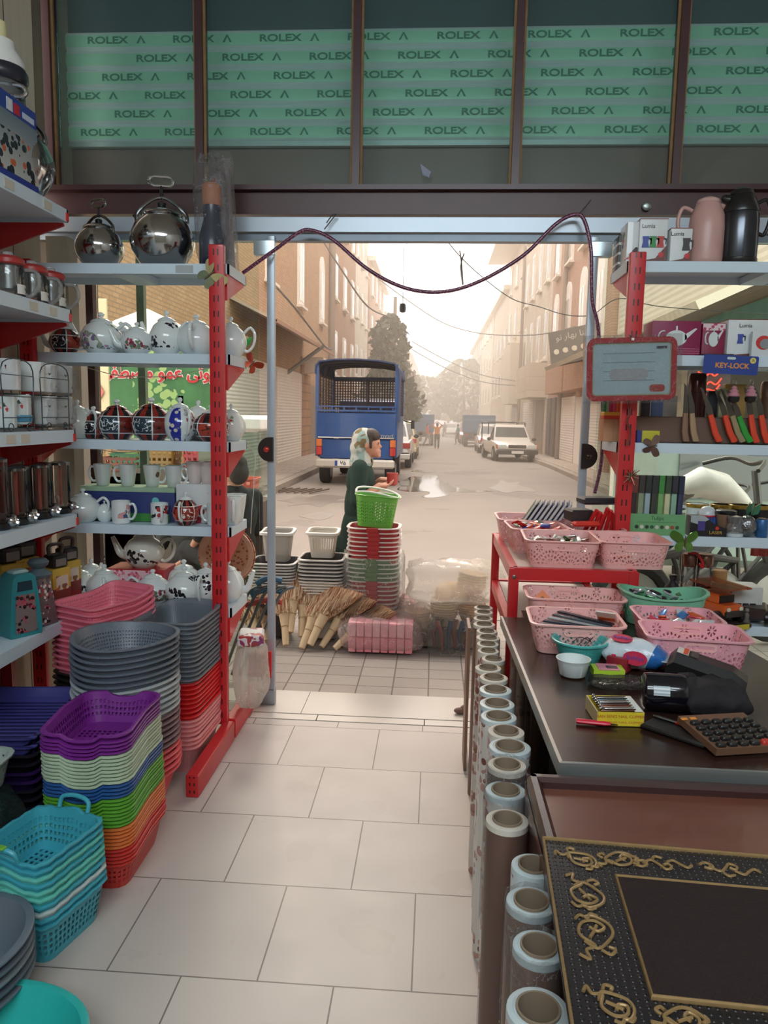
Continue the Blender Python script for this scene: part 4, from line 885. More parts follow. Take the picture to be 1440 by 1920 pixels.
b = B(); R = [[(x*(1+.05*math.sin(5*zz*20+q)), y*(1+.05*math.cos(4*zz*18+q)), zz) for q, (x, y) in enumerate(rrect(.4, .37, .1, 3, 3))] for zz in (.02, .1, .2, .3, .4, .5, .56)]; b.loft(R, False, False); single(b, 'stretch_film', film('#fffaf5', .14, 14.0), 'clear film wrapped round the middle of the tall tub stack', 'plastic film', (xs[2], YB, 0))
# single bins and the green basket on the stacks
def top_bin(label, x, z, w_, h, m, rim):
    t = thing('waste_bin', label, 'bin', (x, YB, z)); tub(w_, w_*.9, h, .03, .78, .004, .003, k=4, liph=.004).build('bucket', m, t)
    o = rrect(w_+.03, w_*.9+.03, .035, 3, 4); i = rrect(w_-.004, w_*.9-.004, .03, 3, 4); f = lambda x, y, z: (x, y, z+.012*max(0, y/w_*2))
    b = B(); b.loft([[f(x, y, h-.014) for x, y in o], [f(x, y, h+.002) for x, y in o], [f(x, y, h+.004) for x, y in i], [f(x, y, h-.01) for x, y in i], [f(x, y, h-.014) for x, y in o]], False, False); b.build('rim', rim, t); return t
z1 = .06+10*.0192+.24+.003; z2 = .165+5*.024+.24+.003
top_bin('grey lace-sided bin with a lid-like rim standing on the stack behind the door post', xs[0]+.02, z1, .19, .19, lace('#b3aba2', .05, .02, .16), mat('#d9d5d0', .4))
t = top_bin('cream slatted bin standing on the middle stack', xs[1]+.0, z2, .185, .165, holes('#d6ccbc', .019, .5, .45, 1.0, .035, .13), mat('#ded6ca', .4))
t = thing('basket', 'lime green leaf-pattern basket with a white handle on top of the red tubs', 'basket', (xs[2]+.005, YB-.01, ztop+.004), 0); t.rotation_euler = (0, math.radians(4), 0)
tub(.27, .23, .205, .05, .82, .008, .003, k=4).build('basket_body', leafcut('#6cae45', .036, .02, .165), t)
b = B(); b.tube(catmull([(-.14, 0, .19), (-.138, .05, .23), (-.05, .1, .235), (.08, .1, .22), (.142, .03, .2), (.142, 0, .19)], 6), .007, 8); b.build('handle', mat('#e5e0d8', .4), t)
b = B(); b.tube(catmull([(-.14, 0, .19), (-.13, -.05, .215), (-.03, -.1, .225), (.1, -.1, .208), (.142, -.03, .195)], 6), .006, 8); b.build('handle', mat('#e5e0d8', .4), t)
# straw hand brooms
straw = straws('#8a4f2a', '#f3d6ac', '#c9764a'); straw2 = straws('#9a4f2c', '#f6dab4', '#d28a5c'); root_m = wood('#c09a6c', '#ecd6b4', (70, 6, 70), .7)
def broom(label, x, y, z, yaw, tilt, s=1.0, seed=1):
    t = thing('straw_broom', label, 'broom', (x, y, z), group='straw hand brooms on the pavement', rot=(math.radians(tilt), 0, math.radians(yaw)))
    b = B(); b.tube([(0, -.02, 0), (0, .03, .002), (0, .09, .004), (0, .16, .006), (0, .2, .008)], [.02*s, .023*s, .024*s, .034*s, .045*s], 10); b.build('handle', root_m, t)
    b = B(); R = []
    for i in range(7):
        u = i/6; wd = .045+.165*u**.8; hh = .045-.02*u; R.append([(wd*s*math.cos(a)*(1+.03*math.sin(7*a+i)), .18+.2*u, .01+hh*s*math.sin(a)) for a in [2*PI*j/20 for j in range(20)]])
    b.loft(R); random.seed(seed)
    br = b.build('bristles', straw, t)
    b = B()
    for q in range(420):
        a = random.uniform(-1, 1); u0 = random.uniform(0, .75); u1 = min(u0+random.uniform(.3, .6), random.uniform(1.05, 1.4)); sg = random.choice((1, 1, -1)); dd = Vector((.0022, 0, .0006)); P_ = []
        for u in (u0, (u0+u1)/2, u1):
            e = random.uniform(-.012, .012)*u; P_.append(Vector((a*(.045+.165*u**.8)*s*1.01+e, .18+.2*u, .01+sg*(.045-.02*min(u, 1.1))*s*math.sqrt(1-a*a)+sg*.0025)))
        b.add([P_[0]-dd, P_[0]+dd, P_[1]+dd, P_[2], P_[1]-dd], [(0, 1, 2, 3, 4)], smooth=False)
    tag(b.build('straw_tips', straw2, t), kind='stuff')
    b = B(); b.at((0, .1, .004), (PI/2, 0, 0)); b.lathe([(.0265*s, -.004), (.029*s, 0), (.0265*s, .004)], 12); b.build('binding', mat('#b59a72', .8), t)
for i, (px, py, yaw, tilt, z, s, lb) in enumerate((
        (500, 1196, 20, 46, .02, 1.0, 'straw broom lying leftmost, partly behind the door post'), (536, 1204, 16, 54, .03, 1.0, 'straw broom with a thick root end, next to the leftmost'), (566, 1188, 4, 58, .07, 1.05, 'straw broom lying on top in the middle of the heap'),
        (568, 1210, -24, 50, .02, 1.0, 'straw broom pointing right from the front middle of the heap'), (584, 1204, -34, 52, .04, 1.1, 'large straw broom fanning out to the right'), (606, 1208, -42, 44, .02, 1.0, 'straw broom low at the right front of the heap'),
        (632, 1212, -55, 34, .02, .95, 'straw broom at the right edge beside the pink packs'), (486, 1208, 32, 36, .02, .95, 'straw broom lowest at the left beside the pane'), (545, 1180, 2, 56, .1, 1.0, 'straw broom lying high behind the others'))):
    p = fl(px, py, z); broom(lb, p.x, p.y, z, yaw, tilt, s, i)
# pink packs of cups in film
def wrapped(name, label, cat, loc, dims, m, seed=1, amp=.03, n=9):
    random.seed(seed); b = B(); R = []; W, D, H = dims; ph = [random.uniform(0, 6) for _ in range(6)]
    for i in range(n):
        u = i/(n-1); q = (1-abs(2*u-1)**6*.35)
        R.append([(x*q*(1+amp*math.sin(ph[0]+7*u+9*x/W)+amp*math.sin(ph[1]+j*1.7)), y*q*(1+amp*math.cos(ph[2]+8*u+11*y/D)+amp*math.sin(ph[3]+j*2.3)), H*u*(1+amp*math.sin(ph[4]+12*x/W+9*y/D))) for j, (x, y) in enumerate(rrect(W, D, min(W, D)*.25, 4, 5))])
    b.loft(R); o = single(b, name, m, label, cat, loc, ang=70); return o
pinkm = bands('#e8909a', '#f0b3b6', axis=0, period=.052)
def pack(label, x, y, z, n, rows, rz=0):
    t = thing('cup_pack', label, 'cup pack', (x, y, z), rz, 'pink cup packs in film')
    for r in range(rows):
        for i in range(n):
            b = B(); b.at((-.5*(n-1)*.05+i*.05, 0, r*.098)); b.loft([[(px_*q, py_*q, zz) for px_, py_ in rrect(.048, .26, .008, 2, 1)] for zz, q in ((.002, .94), (.07, 1), (.09, 1), (.095, .9))]); b.build('cup', mat('#f4a9ae' if r else '#ee8f99', .5) if i % 3 else mat('#f6b8bb' if r else '#f0a0a8', .5), t)
    return t
p = fl(712, 1226, 0)
pack('bag of bright pink plastic cups in film at the front of the pavement', p.x, p.y+.14, .0, 8, 2)
wrapped('cup_bag', 'clear bag tied round the front pack of pink cups', 'bag', (p.x, p.y+.14, 0), (.5, .31, .21), film('#fff1ee', .2, 22.0), 4, .05)
pack('paler pink cup pack lying behind the front one', p.x+.02, p.y+.42, .05, 7, 2, .05)
wrapped('cup_bag', 'clear bag round the paler pink cup pack behind', 'bag', (p.x+.02, p.y+.42, .04), (.42, .3, .22), film('#ffece8', .2, 22.0), 9, .05)
# wrapped bowls
def bowl_m(c): return mat(c, .45)
def bowls(label, x, y, z, rad, n, c, tilt=0, yaw=0):
    M_ = Matrix.LocRotScale((x, y, z), Euler((0, math.radians(tilt), math.radians(yaw))), (1, 1, 1))
    b = B(); b.lathe([(rad*.5, 0), (rad*.52, .003), (rad*.8, .03), (rad, .07), (rad*1.04, .072), (rad*1.04, .078), (rad*.97, .078), (rad*.77, .035), (rad*.5, .008)], 28); me = b.mesh('bowl', bowl_m(c))
    for k in range(n):
        o = bpy.data.objects.new('bowl', me); COL.objects.link(o); o.matrix_world = M_ @ Matrix.Translation((0, 0, k*.016)); tag(o, label % ORD[n-1-k], 'bowl', 'film-wrapped bowls on the pavement')
pb = fl(830, 1190, 0); X0, Y0 = pb.x, 4.75
bowls('amber plastic bowl, %s from the top of the right-hand lower bowl stack', X0+.18, Y0, .13, .085, 7, '#e2b98d')
bowls('cream plastic bowl, %s from the top of the middle lower bowl stack', X0+.0, Y0-.03, .13, .085, 7, '#ead3b4')
bowls('peach plastic bowl, %s from the top of the left lower bowl stack', X0-.17, Y0-.02, .06, .08, 6, '#e8c3a0')
bowls('ivory plastic bowl, %s from the top of the upper right bowl stack', X0+.16, Y0+.02, .31, .09, 6, '#f0dcc2', 8)
bowls('pale amber bowl, %s in the upper stack lying on its side', X0-.05, Y0, .33, .085, 7, '#efd0aa', 100, 10)
single(B().at((0, 0, 0)).box((0, 0, .06), (.62, .3, .12), .01), 'crate', mat('#8d7c6c', .8, 0, .2), 'low grey crate under the film-wrapped bowls', 'crate', (X0+.03, Y0+.05, 0))
wrapped('bowl_bag', 'crumpled clear bag over the upper stacks of bowls', 'bag', (X0+.06, Y0, .29), (.58, .34, .24), film('#fff6ec', .36, 12.0), 2, .07)
wrapped('bowl_bag', 'clear bag round the lower stacks of bowls', 'bag', (X0+.02, Y0, .115), (.62, .34, .2), film('#fff3e6', .2, 12.0), 5, .05)
wrapped('bowl_bag', 'small clear bag round the left bowl stack', 'bag', (X0-.19, Y0-.03, .03), (.25, .25, .22), film('#fff3e6', .24, 14.0), 6, .06)
p = fl(845, 1232, 0); t = thing('spatula_bag', 'clear bag stuffed with colourful utensils on the pavement', 'bag', (p.x, p.y+.12, 0))
random.seed(4)
for q in range(14):
    b = B(); x = random.uniform(-.1, .1); yy = random.uniform(-.07, .07); b.tube([(x, yy, .02), (x+random.uniform(-.03, .03), yy, .12), (x+random.uniform(-.05, .05), yy+.02, .2)], [.008, .01, .016], 7); b.build('utensil', mat(random.choice(['#7c3b33', '#3e5b3a', '#b58d3f', '#54372d', '#8a4a6a', '#31445f']), .4), t)
b = B(); R = [[(x*q, y*q, z) for x, y in rrect(.29, .2, .05, 4, 3)] for z, q in ((0, .95), (.06, 1.03), (.14, .98), (.2, .9), (.25, .75))]; b.loft(R); b.build('clear_film', film('#f6f0ea', .1, 16.0), t)
b = B(); b.box((0, 0, .06), (.34, .22, .12), .01); single(b, 'box', mat('#3f3330', .7), 'dark box between the pink cups and the utensil bag', 'box', (p.x-.2, p.y+.3, 0))
# things seen through the left pane
t = thing('fruit_shop_banner', 'green grape banner with red lettering outside the left pane', 'banner', (0, 0, 0))
p0 = at(208, 832, 7.0); p1 = at(405, 672, 7.0)
g = G('grape_print'); o = g.obj(); v = g.voro(13.0); n = g.noise(2.2); gr = g.m('MULTIPLY', g.m('LESS_THAN', v, .5), g.m('GREATER_THAN', n, .5)); c = g.mix(g.noise(5.0), lin('#24452f'), lin('#4d8a4c')); c = g.mix(gr, c, lin('#9fb873')); gm = g.done(g.bsdf(c, .5))
b = B(); b.box(((p0.x+p1.x)/2, 7.02, (p0.z+p1.z)/2+.03), (p1.x-p0.x, .03, p1.z-p0.z+.1)); b.build('board', gm, t)
cx = (p0.x+p1.x)/2
wl = text(shape_ar('ارزونی عمو مصطفی'), .16, 'lettering', mat('#f2e5e0', .5), t, (cx, 7.0, p1.z-.14), bold=.011, sx=.95); text(shape_ar('ارزونی عمو مصطفی'), .16, 'lettering', mat('#c8202c', .5), t, (cx, 6.992, p1.z-.14), bold=.004, sx=.95)
for x in (p0.x-.03, p1.x+.03, cx+.17): b = B(); b.box((x, 7.03, .55), (.05, .05, 2.1)); b.build('post', mat('#b98d62', .6), t)
t = thing('fruit_shop_banner', 'cream and pink poster at the left edge of the left pane', 'banner', (0, 0, 0)); p0 = at(160, 770, 6.2); p1 = at(200, 560, 6.2)
b = B(); b.box(((p0.x+p1.x)/2, 6.2, (p0.z+p1.z)/2), (p1.x-p0.x, .02, p1.z-p0.z)); b.build('sheet', mat('#e4cfaa', .6), t)
for (x, y) in ((180, 735), (178, 600)): q = at(x, y, 6.18); b = B(); b.at(q, (PI/2, 0, 0)); b.lathe([(.07, 0), (.07, .006), (.02, .008)], 6); b.build('motif', mat('#dc7a70', .6), t)
t = thing('display_cooler', 'white glass-topped display cooler outside the left pane', 'cooler', (at(445, 800, 6.0).x, 6.0, -.1))
b = B(); b.box((0, 0, .45), (.5, .5, .9), .02); b.build('body', mat('#d6d8d2', .4), t); b = B(); b.box((0, 0, 1.16), (.5, .46, .5)); b.build('glass_case', glass('#dfe9e4'), t)
b = B(); b.box((0, 0, 1.47), (.52, .52, .13), .03); b.build('top', mat('#eeeae2', .4), t)
b = B(); b.at((-.05, -.26, .95)); b.box((0, 0, 0), (.3, .01, .12)); b.build('notice', mat('#f0efe6', .6), t); text(shape_ar('بستنی'), .1, 'lettering', black, t, (-.05, -.268, .95))
t = thing('market_umbrella', 'white market umbrella leaning over the stalls behind the left pane', 'umbrella', (at(275, 600, 8.2).x, 8.2, -.2))
b = B(); b.lathe([(.02, 2.75), (.35, 2.6), (.95, 2.2), (.97, 2.17), (.35, 2.55), (.02, 2.68)], 8); b.build('canopy', mat('#efe7d8', .7), t); b = B(); b.cyl((0, 0, 0), (0, 0, 2.7), .025); b.build('pole', mat('#8d857c', .5), t)
for i, (px, py, c) in enumerate(((250, 858, '#2f6a4a'), (300, 850, '#8f6a34'), (235, 865, '#7d3f30'), (385, 850, '#a8323c'), (440, 905, '#d9705f'))):
    p = at(px, py, 6.4-.9*(i == 4)); t = thing('fruit_crate' if i < 4 else 'basket', ['green crate of the stall behind the left pane', 'orange crate of the stall behind the left pane', 'red-brown crate of the stall behind the left pane', 'crimson crate of the stall behind the left pane', 'pink plastic basket on the pavement stall behind the left pane'][i], 'crate' if i < 4 else 'basket', (p.x, p.y, p.z-.12))
    tub(.34, .25, .16, .03, .9, .008, .004).build('crate_body', holes(c, .05, .05, .6, .5, .03, .14), t)
    b = B(); b.ball((0, 0, .1), (.13, .09, .07)); b.build('filling', mat(['#5a6f3a', '#a87f3a', '#94492c', '#b53c3c', '#e8a08c'][i], .6, 0, .3, 40), t)
    b = B(); b.box((0, 0, -.0-(p.z-.12+.2)/2), (.5, .35, p.z-.12+.2)) ; s_ = single(b, 'stall_box', mat('#5f534b', .8), 'dark box carrying the '+['green', 'orange', 'red-brown', 'crimson', 'pink'][i]+(' crate' if i < 4 else ' basket')+' behind the left pane', 'box', (p.x, p.y, p.z-.12))
# umbrella-like folded chairs and copper tray just inside the pane
p = at(425, 1040, 3.53); t = thing('copper_tray', 'round copper-coloured tray standing upright behind the red post', 'tray', (p.x, 3.545, p.z), rot=(PI/2, 0, 0))
b = B(); b.lathe([(.0, 0), (.09, .001), (.105, .002), (.128, .012), (.14, .016), (.142, .013), (.13, .008), (.105, -.003), (.0, -.003)], 40, False, False); g = G('hammered_copper'); b.build('tray_body', g.done(g.bsdf(g.mix(g.m('GREATER_THAN', g.voro(60.0), .35), lin('#a0543c'), lin('#c98a6c')), .3, .5, normal=g.bump(g.voro(60.0), .5, .004))), t)
b = B(); b.lathe([(.106, .006), (.13, .018), (.134, .016), (.108, .003)], 40, False, False); b.build('rim_band', mat('#d8a188', .3, .4), t)
t = thing('folded_chairs', 'folded steel and blue chair frames leaning outside the left pane', 'chair', (at(478, 1140, 3.95).x, 3.95, 0))
for k in range(5):
    b = B(); x = -.1+k*.045; b.tube(catmull([(x-.12, .0, .02), (x-.02, .0, .3), (x+.06, .02, .48), (x+.13, .03, .52)], 5), .009, 7); b.build('frame_tube', mat('#75797a', .35, .6), t)
for k, c in enumerate(('#2f5d7a', '#356b88', '#c2453a')): b = B(); b.tube(catmull([(.0-.03*k, .03, .53-.06*k), (.06, .04, .56-.06*k), (.14, .04, .55-.06*k)], 5), .018, 8); b.build('arm_pad', mat(c, .5), t)
# motorcycle behind the right pane
t = thing('motorcycle', 'white-faired motorcycle parked behind the right pane', 'motorcycle', (at(1335, 920, 5.0).x, 5.0, 0), math.radians(8))
zc = at(1340, 910, 5.0).z
b = B(); b.loft([[(x, y*wd, zc+zz+h_*math.sin(a)) for a, y in [(2*PI*j/16, math.cos(2*PI*j/16)) for j in range(16)]] for x, zz, h_, wd in ((-.28, -.06, .03, .05), (-.2, -.02, .07, .1), (-.08, .02, .1, .13), (.08, -.02, .1, .13), (.2, -.1, .07, .1), (.3, -.18, .03, .05))]); b.build('fairing', mat('#e6e2da', .3), t)
b = B(); b.loft([[(x, y*.09, zc-.02+zz+h_*math.sin(a)) for a, y in [(2*PI*j/12, math.cos(2*PI*j/12)) for j in range(12)]] for x, zz, h_ in ((-.5, -.0, .02), (-.4, -.03, .05), (-.22, -.05, .05), (-.16, -.03, .03))]); b.build('seat', mat('#6a6460', .7), t)
for x in (-.5, .5):
    b = B(); b.at((x, 0, .28), (PI/2, 0, 0)); b.tube([(.24*math.cos(2*PI*j/24), .24*math.sin(2*PI*j/24), 0) for j in range(24)], .05, 8, closed=True); w_ = b.build('wheel', tyre, t)
    b = B(); b.at((x, 0, .28), (PI/2, 0, 0)); b.lathe([(.2, -.01), (.2, .01)], 16); b.build('wheel_disc', hubm, w_)
b = B(); b.tube([(.5, 0, .28), (.36, 0, .7), (.28, 0, zc+.1)], .025, 8); b.build('fork', mat('#5a5856', .4, .6), t)
b = B(); b.tube(catmull([(.1, -.34, zc+.12), (.22, -.2, zc+.17), (.25, 0, zc+.14), (.22, .2, zc+.17), (.1, .34, zc+.12)], 5), .013, 8); b.build('handlebar', mat('#3b3836', .4, .5), t)
b = B(); b.tube([(-.5, 0, .28), (0, .03, .35), (.2, 0, .55), (-.2, 0, .6), (-.45, 0, .55)], .03, 8); b.build('frame', mat('#454140', .5, .3), t)
b = B(); b.ball((.05, -.02, .35), (.18, .14, .16)); b.build('engine', mat('#6f6b67', .4, .6), t)
for i, (dx, yy, z0, a) in enumerate(((-.1, 5.5, .95, .3), (.25, 5.6, .9, -.4), (.5, 5.45, .98, .2))):
    t2 = thing('bicycle', ['dark bicycle tangled behind the white motorcycle, nearest the shop sign', 'dark bicycle tangled behind the white motorcycle, in the middle', 'dark bicycle tangled behind the white motorcycle, rightmost'][i], 'bicycle', (at(1335, 920, yy).x+dx*.8, yy+.1*i, -.2 if yy > 5.51 else 0), a)
    for x in (-.45, .45): b = B(); b.at((x, 0, .32), (PI/2, 0, 0)); b.tube([(.31*math.cos(2*PI*j/24), .31*math.sin(2*PI*j/24), 0) for j in range(24)], .018, 6, closed=True); b.build('wheel', tyre, t2)
    b = B(); b.tube([(-.45, 0, .32), (-.1, 0, .3), (.32, 0, .75), (-.15, 0, .8), (-.1, 0, .3)], .016, 7); b.build('frame', mat('#4d4a49', .4, .5), t2)
    b = B(); b.tube([(.45, 0, .32), (.33, 0, .75), (.3, 0, z0)], .014, 7); b.build('fork', mat('#4d4a49', .4, .5), t2)
    b = B(); b.tube(catmull([(.12, -.26, z0), (.3, -.12, z0+.05), (.3, .12, z0+.05), (.12, .26, z0)], 4), .012, 7); b.build('handlebar', mat('#3a3837', .4, .5), t2)
    b = B(); b.ball((-.2, 0, .86), (.13, .07, .04)); b.build('saddle', black, t2)
t = thing('neon_sign', 'small red neon sign glowing in the shop across, behind the right pane', 'neon sign', at(1331, 716, 6.4))
nm = glow('#ff3a2a', 4.0)
for pts in ([(-.1, .08), (-.04, .05), (.0, .07), (.04, .05), (.1, .12)], [(-.12, -.02), (-.08, .0), (-.04, -.03), (0, .0), (.05, -.02), (.09, .03)], [(-.14, -.08), (-.1, -.06), (-.08, -.1), (-.02, -.06), (.04, -.07), (.08, -.02)], [(-.02, -.12), (.02, -.12), (.02, -.09), (-.02, -.1)]):
    b = B(); b.tube(catmull([(x, 0, z) for x, z in pts], 4), .006, 6); b.build('neon_tube', nm, t)
b = B(); b.box((0, .03, 0), (.34, .02, .32)); b.build('backing', mat('#3a2a28', .6), t)
t = thing('parked_van', 'grey-green van side behind the bicycles, right pane', 'van', (2.95, 7.6, -.2)); b = B(); b.box((0, 0, .95), (2.0, 1.6, 1.2), .08); b.build('body', mat('#9fb0a6', .4), t)
b = B(); b.box((0, -.81, 1.2), (1.6, .02, .45)); b.build('side_window', carglass, t)
for s in (-1, 1): wheel(t, s*.6, -.72, .3, .18)
# ------------------------------------------------------------------ shelving
def ax(x, y, X): d = ray(x, y); return Vector((0, 0, EYE)) + d*(X/d.x)
redp = mat('#c4242a', .35, 0, .08, 4.0, coat=.2); shelf_m = mat('#cfdfea', .4, 0, .06, 3.0); under = mat('#8f8783', .5, 0, .1)
@memo
def slotted(cx, p=.062, z0=.05):
    g = G('slotted_red_steel'); o = g.obj(); dx = g.m('ABSOLUTE', g.m('SUBTRACT', o[0], cx)); f = g.m('MULTIPLY', g.m('FRACT', g.m('DIVIDE', g.m('SUBTRACT', o[2], z0), p)), p)
    s = g.m('MULTIPLY', g.rng(dx, .006, .0115), g.m('LESS_THAN', f, p*.42)); ns = g.n('ShaderNodeSeparateXYZ'); g.l(g.n('ShaderNodeNewGeometry').outputs['Normal'], ns.inputs[0]); s = g.m('MULTIPLY', s, g.m('LESS_THAN', ns.outputs[1], -.7)); return g.done(g.bsdf(g.mix(s, lin('#c4242a'), lin('#2b0f10')), .35, coat=.2))
def slotted_post(parent, x, y, h, face=-1, w_=.062, d=.036, name='post', z0=0.0, p=.062):
    b = B(); b.box((x, y, z0+h/2), (w_, d, h), .003); return b.build(name, slotted(x, p), parent)
def shelf_board(parent, x0, x1, y0, y1, z, front='y-', name='shelf_board', lip=.042):
    b = B(); b.box(((x0+x1)/2, (y0+y1)/2, z-.0065), (x1-x0-.018, y1-y0-.018, .011)); o = None
    b.box(((x0+x1)/2, y0+.004, z-lip/2), (x1-x0, .008, lip)); b.box(((x0+x1)/2, y1-.004, z-lip/2), (x1-x0, .008, lip)); b.box((x0+.004, (y0+y1)/2, z-lip/2), (.008, y1-y0, lip)); b.box((x1-.004, (y0+y1)/2, z-lip/2), (.008, y1-y0, lip))
    b.box(((x0+x1)/2, (y0+y1)/2, z-.03), (.1, y1-y0-.02, .03)) if x1-x0 > y1-y0 else b.box(((x0+x1)/2, (y0+y1)/2, z-.03), (x1-x0-.02, .1, .03))
    return b.build(name, shelf_m, parent)
def bracket(parent, x, y0, y1, z):
    b = B(); b.prism([(y0, z-.043), (y1, z-.043), (y1, z-.052), (y0, z-.15)], x-.004, x+.004, 'yz'); return b.build('bracket', redp, parent)
FS = [2.07, 1.70, 1.33, .96, .60]; FX0, FX1, FY0, FY1 = -1.78, -.875, 3.19, 3.475
t = thing('shelf_rack', 'red-posted shelving with porcelain teapots standing against the left pane', 'shelving', (0, 0, 0))
slotted_post(t, -.918, 3.165, 2.06, z0=.08); slotted_post(t, -1.74, 3.165, 2.0, z0=.08)
for z in FS:
    shelf_board(t, FX0, FX1, FY0, FY1, z)
    for x in (-.884, -1.77): bracket(t, x, FY0-.01, FY1-.02, z-.0)
b = B(); b.box((-.885, 2.91, .045), (.05, .52, .09), .004); ft = b.build('base_foot', slotted(-.885, .03, .018), t)
b = B(); b.box((-.885, 3.42, .045), (.05, .46, .09), .004); b.build('base_foot', redp, t)
b = B(); b.box((-1.74, 2.95, .045), (.05, .5, .09), .004); b.build('base_foot', redp, t)
for z in (FS[0], ):
    b = B(); b.box((at(344, 488, 3.18).x, FY0-.001, z-.022), (.075, .002, .03)); b.build('price_tag', mat('#a9adb0', .5), t)
b = B(); b.box((-.815, 3.48, .25), (.11, .012, .13)); b.build('sign_flap', mat('#d0262c', .4), t)
# side rack on the left wall
SZ = [2.235, 1.85, 1.375, 1.03, .62]; SX0, SX1, SY0, SY1 = -1.81, -1.465, .6, 3.0
t = thing('shelf_rack', 'red and grey shelving along the beige left wall', 'shelving', (0, 0, 0))
for z in SZ:
    b = B(); b.box(((SX0+SX1)/2, (SY0+SY1)/2, z-.0065), (SX1-SX0-.022, SY1-SY0-.022, .011)); b.box((SX1-.005, (SY0+SY1)/2, z-.024), (.01, SY1-SY0, .048)); b.box(((SX0+SX1)/2, SY1-.005, z-.024), (SX1-SX0, .01, .048)); b.box(((SX0+SX1)/2, 1.8, z-.03), (.3, 2.3, .02)); b.build('shelf_board', shelf_m, t)
    for y in (SY1+.003, 2.0, 1.2):
        b = B(); b.prism([(SX0, z-.012), (SX1-.02, z-.05), (SX1-.02, z-.06), (SX0, z-.17)], y-.006, y+.006, 'xz'); b.build('bracket', redp, t)
    b = B(); b.box((SX1+.001, SY1-.01, z-.03), (.004, .02, .03)); b.build('end_clip', mat('#d83a30', .5), t)
for y in (2.985, 2.0, 1.2):
    b = B(); b.box((-1.79, y, 1.2), (.05, .03, 2.4)); b.build('upright', redp, t)
for (px, py, z) in ((18, 352, SZ[0]), (90, 385, SZ[0]), (62, 545, SZ[1]), (100, 575, SZ[1]), (47, 812, SZ[2]), (20, 812, SZ[2])):
    q = ax(px, py, SX1+.002); b = B(); b.box((SX1+.0015, q.y, z-.024), (.002, .06, .03)); b.build('price_tag', mat('#c9c5b8', .6), t)
# ------------------------------------------------------------------ kettles on top
steel = mat('#b9babb', .12, 1.0, .03, 2.0); steel2 = mat('#8e8f90', .2, 1.0, .05); blackp = mat('#1d1b1c', .3)
def kettle(label, loc, s, rz=0, bridge=True, cat='kettle', wide=1.0):
    t = thing('kettle', label, cat, loc, rz)
    b = B(); b.lathe([(.075*s, 0), (.08*s, .004*s), (.1*s, .025*s), (.132*s, .075*s), (.143*s, .115*s), (.138*s, .15*s), (.118*s, .195*s), (.092*s, .222*s), (.088*s, .228*s)], 40); b.build('body', steel, t)
    b = B(); b.lathe([(.09*s, .226*s), (.094*s, .232*s), (.085*s, .245*s), (.055*s, .258*s), (.015*s, .264*s)], 32); l = b.build('lid', steel, t)
    b = B(); b.lathe([(.012*s, .262*s), (.02*s, .27*s), (.022*s, .285*s), (.012*s, .292*s)], 14); b.build('knob', mat('#c32a2a', .35) if s > 1 else blackp, l)
    b = B(); b.tube(catmull([(-.11*s, 0, .205*s), (-.1*s, 0, .25*s), (-.03*s, 0, .305*s), (.03*s, 0, .305*s), (.1*s, 0, .25*s), (.11*s, 0, .205*s)], 6), .0085*s, 8); b.build('handle', steel2, t)
    b = B(); b.tube([(0, 0, .3*s), (0, 0, .36*s)], .008*s, 8); b.build('valve_stem', blackp, t)
    b = B(); b.tube([(.052*s*math.cos(a)*(1-.25*math.sin(a)**2), 0, .382*s+.027*s*math.sin(a)*(1+.3*math.cos(2*a))) for a in [2*PI*j/24 for j in range(24)]], .0085*s, 8, closed=True); b.build('valve_ring', steel, t)
    b = B(); b.tube([(0, -.125*s, .15*s), (0, -.16*s, .19*s), (0, -.17*s, .225*s)], [.025*s, .016*s, .012*s], 12); b.build('spout', steel, t)
    b = B(); b.cyl((.1*s, -.02*s, .2*s), (.125*s, -.02*s, .235*s), .006*s, n=6); b.build('latch', blackp, t); return t
p = at(305, 482, 3.33); kettle('large polished steel kettle with a red knob, left of the wrapped bottle', (p.x, 3.33, FS[0]), .97, PI+.25)
p = at(187, 482, 3.33); kettle('smaller polished steel kettle on the top shelf beside the large one', (p.x, 3.33, FS[0]), .73, PI-.3)
p = at(93, 345, 2.82); kettle('steel kettle with a red knob standing behind the blue blender box', (-1.6, 2.86, SZ[0]), 1.02, PI+.4)
t = thing('bottle', 'dark blue flask with a wooden neck on the top shelf, wrapped in film', 'bottle', (at(398, 480, 3.3).x, 3.3, FS[0]))
b = B(); b.lathe([(.05, 0), (.055, .01), (.055, .13), (.036, .2), (.036, .26)], 24); b.build('body', mat('#2b2f45', .2, 0, .1), t); b = B(); b.lathe([(.037, .26), (.04, .27), (.04, .34), (.03, .35)], 20); b.build('neck', mat('#c07d5a', .5), t)
wrapped('bottle_wrap', 'crumpled clear film round the dark blue flask', 'plastic film', (at(398, 480, 3.3).x, 3.3, FS[0]+.001), (.13, .13, .44), film('#eef2f6', .1, 26.0), 3, .06)
t = thing('rolled_mat', 'rolled red-trimmed mat in clear film standing behind the red post', 'roll', (at(424, 490, 3.4).x, 3.4, FS[0]), rot=(0, math.radians(-3), 0))
b = B(); b.lathe([(.04, 0), (.042, .0), (.042, .44), (.03, .44)], 20); b.build('roll', mat('#9a8f93', .4, 0, .3, 40), t); b = B(); b.box((-.02, -.043, .2), (.012, .006, .38)); b.build('trim', mat('#a52a34', .4), t)
b = B(); b.loft([[(x*(1+.1*math.sin(9*z*7+j)), y*(1+.1*math.cos(z*50+j)), z) for j, (x, y) in enumerate(circ(.055, 14))] for z in (.002, .1, .2, .3, .42, .5)], False, False); b.build('clear_film', film('#ffffff', .1, 30.0), t)
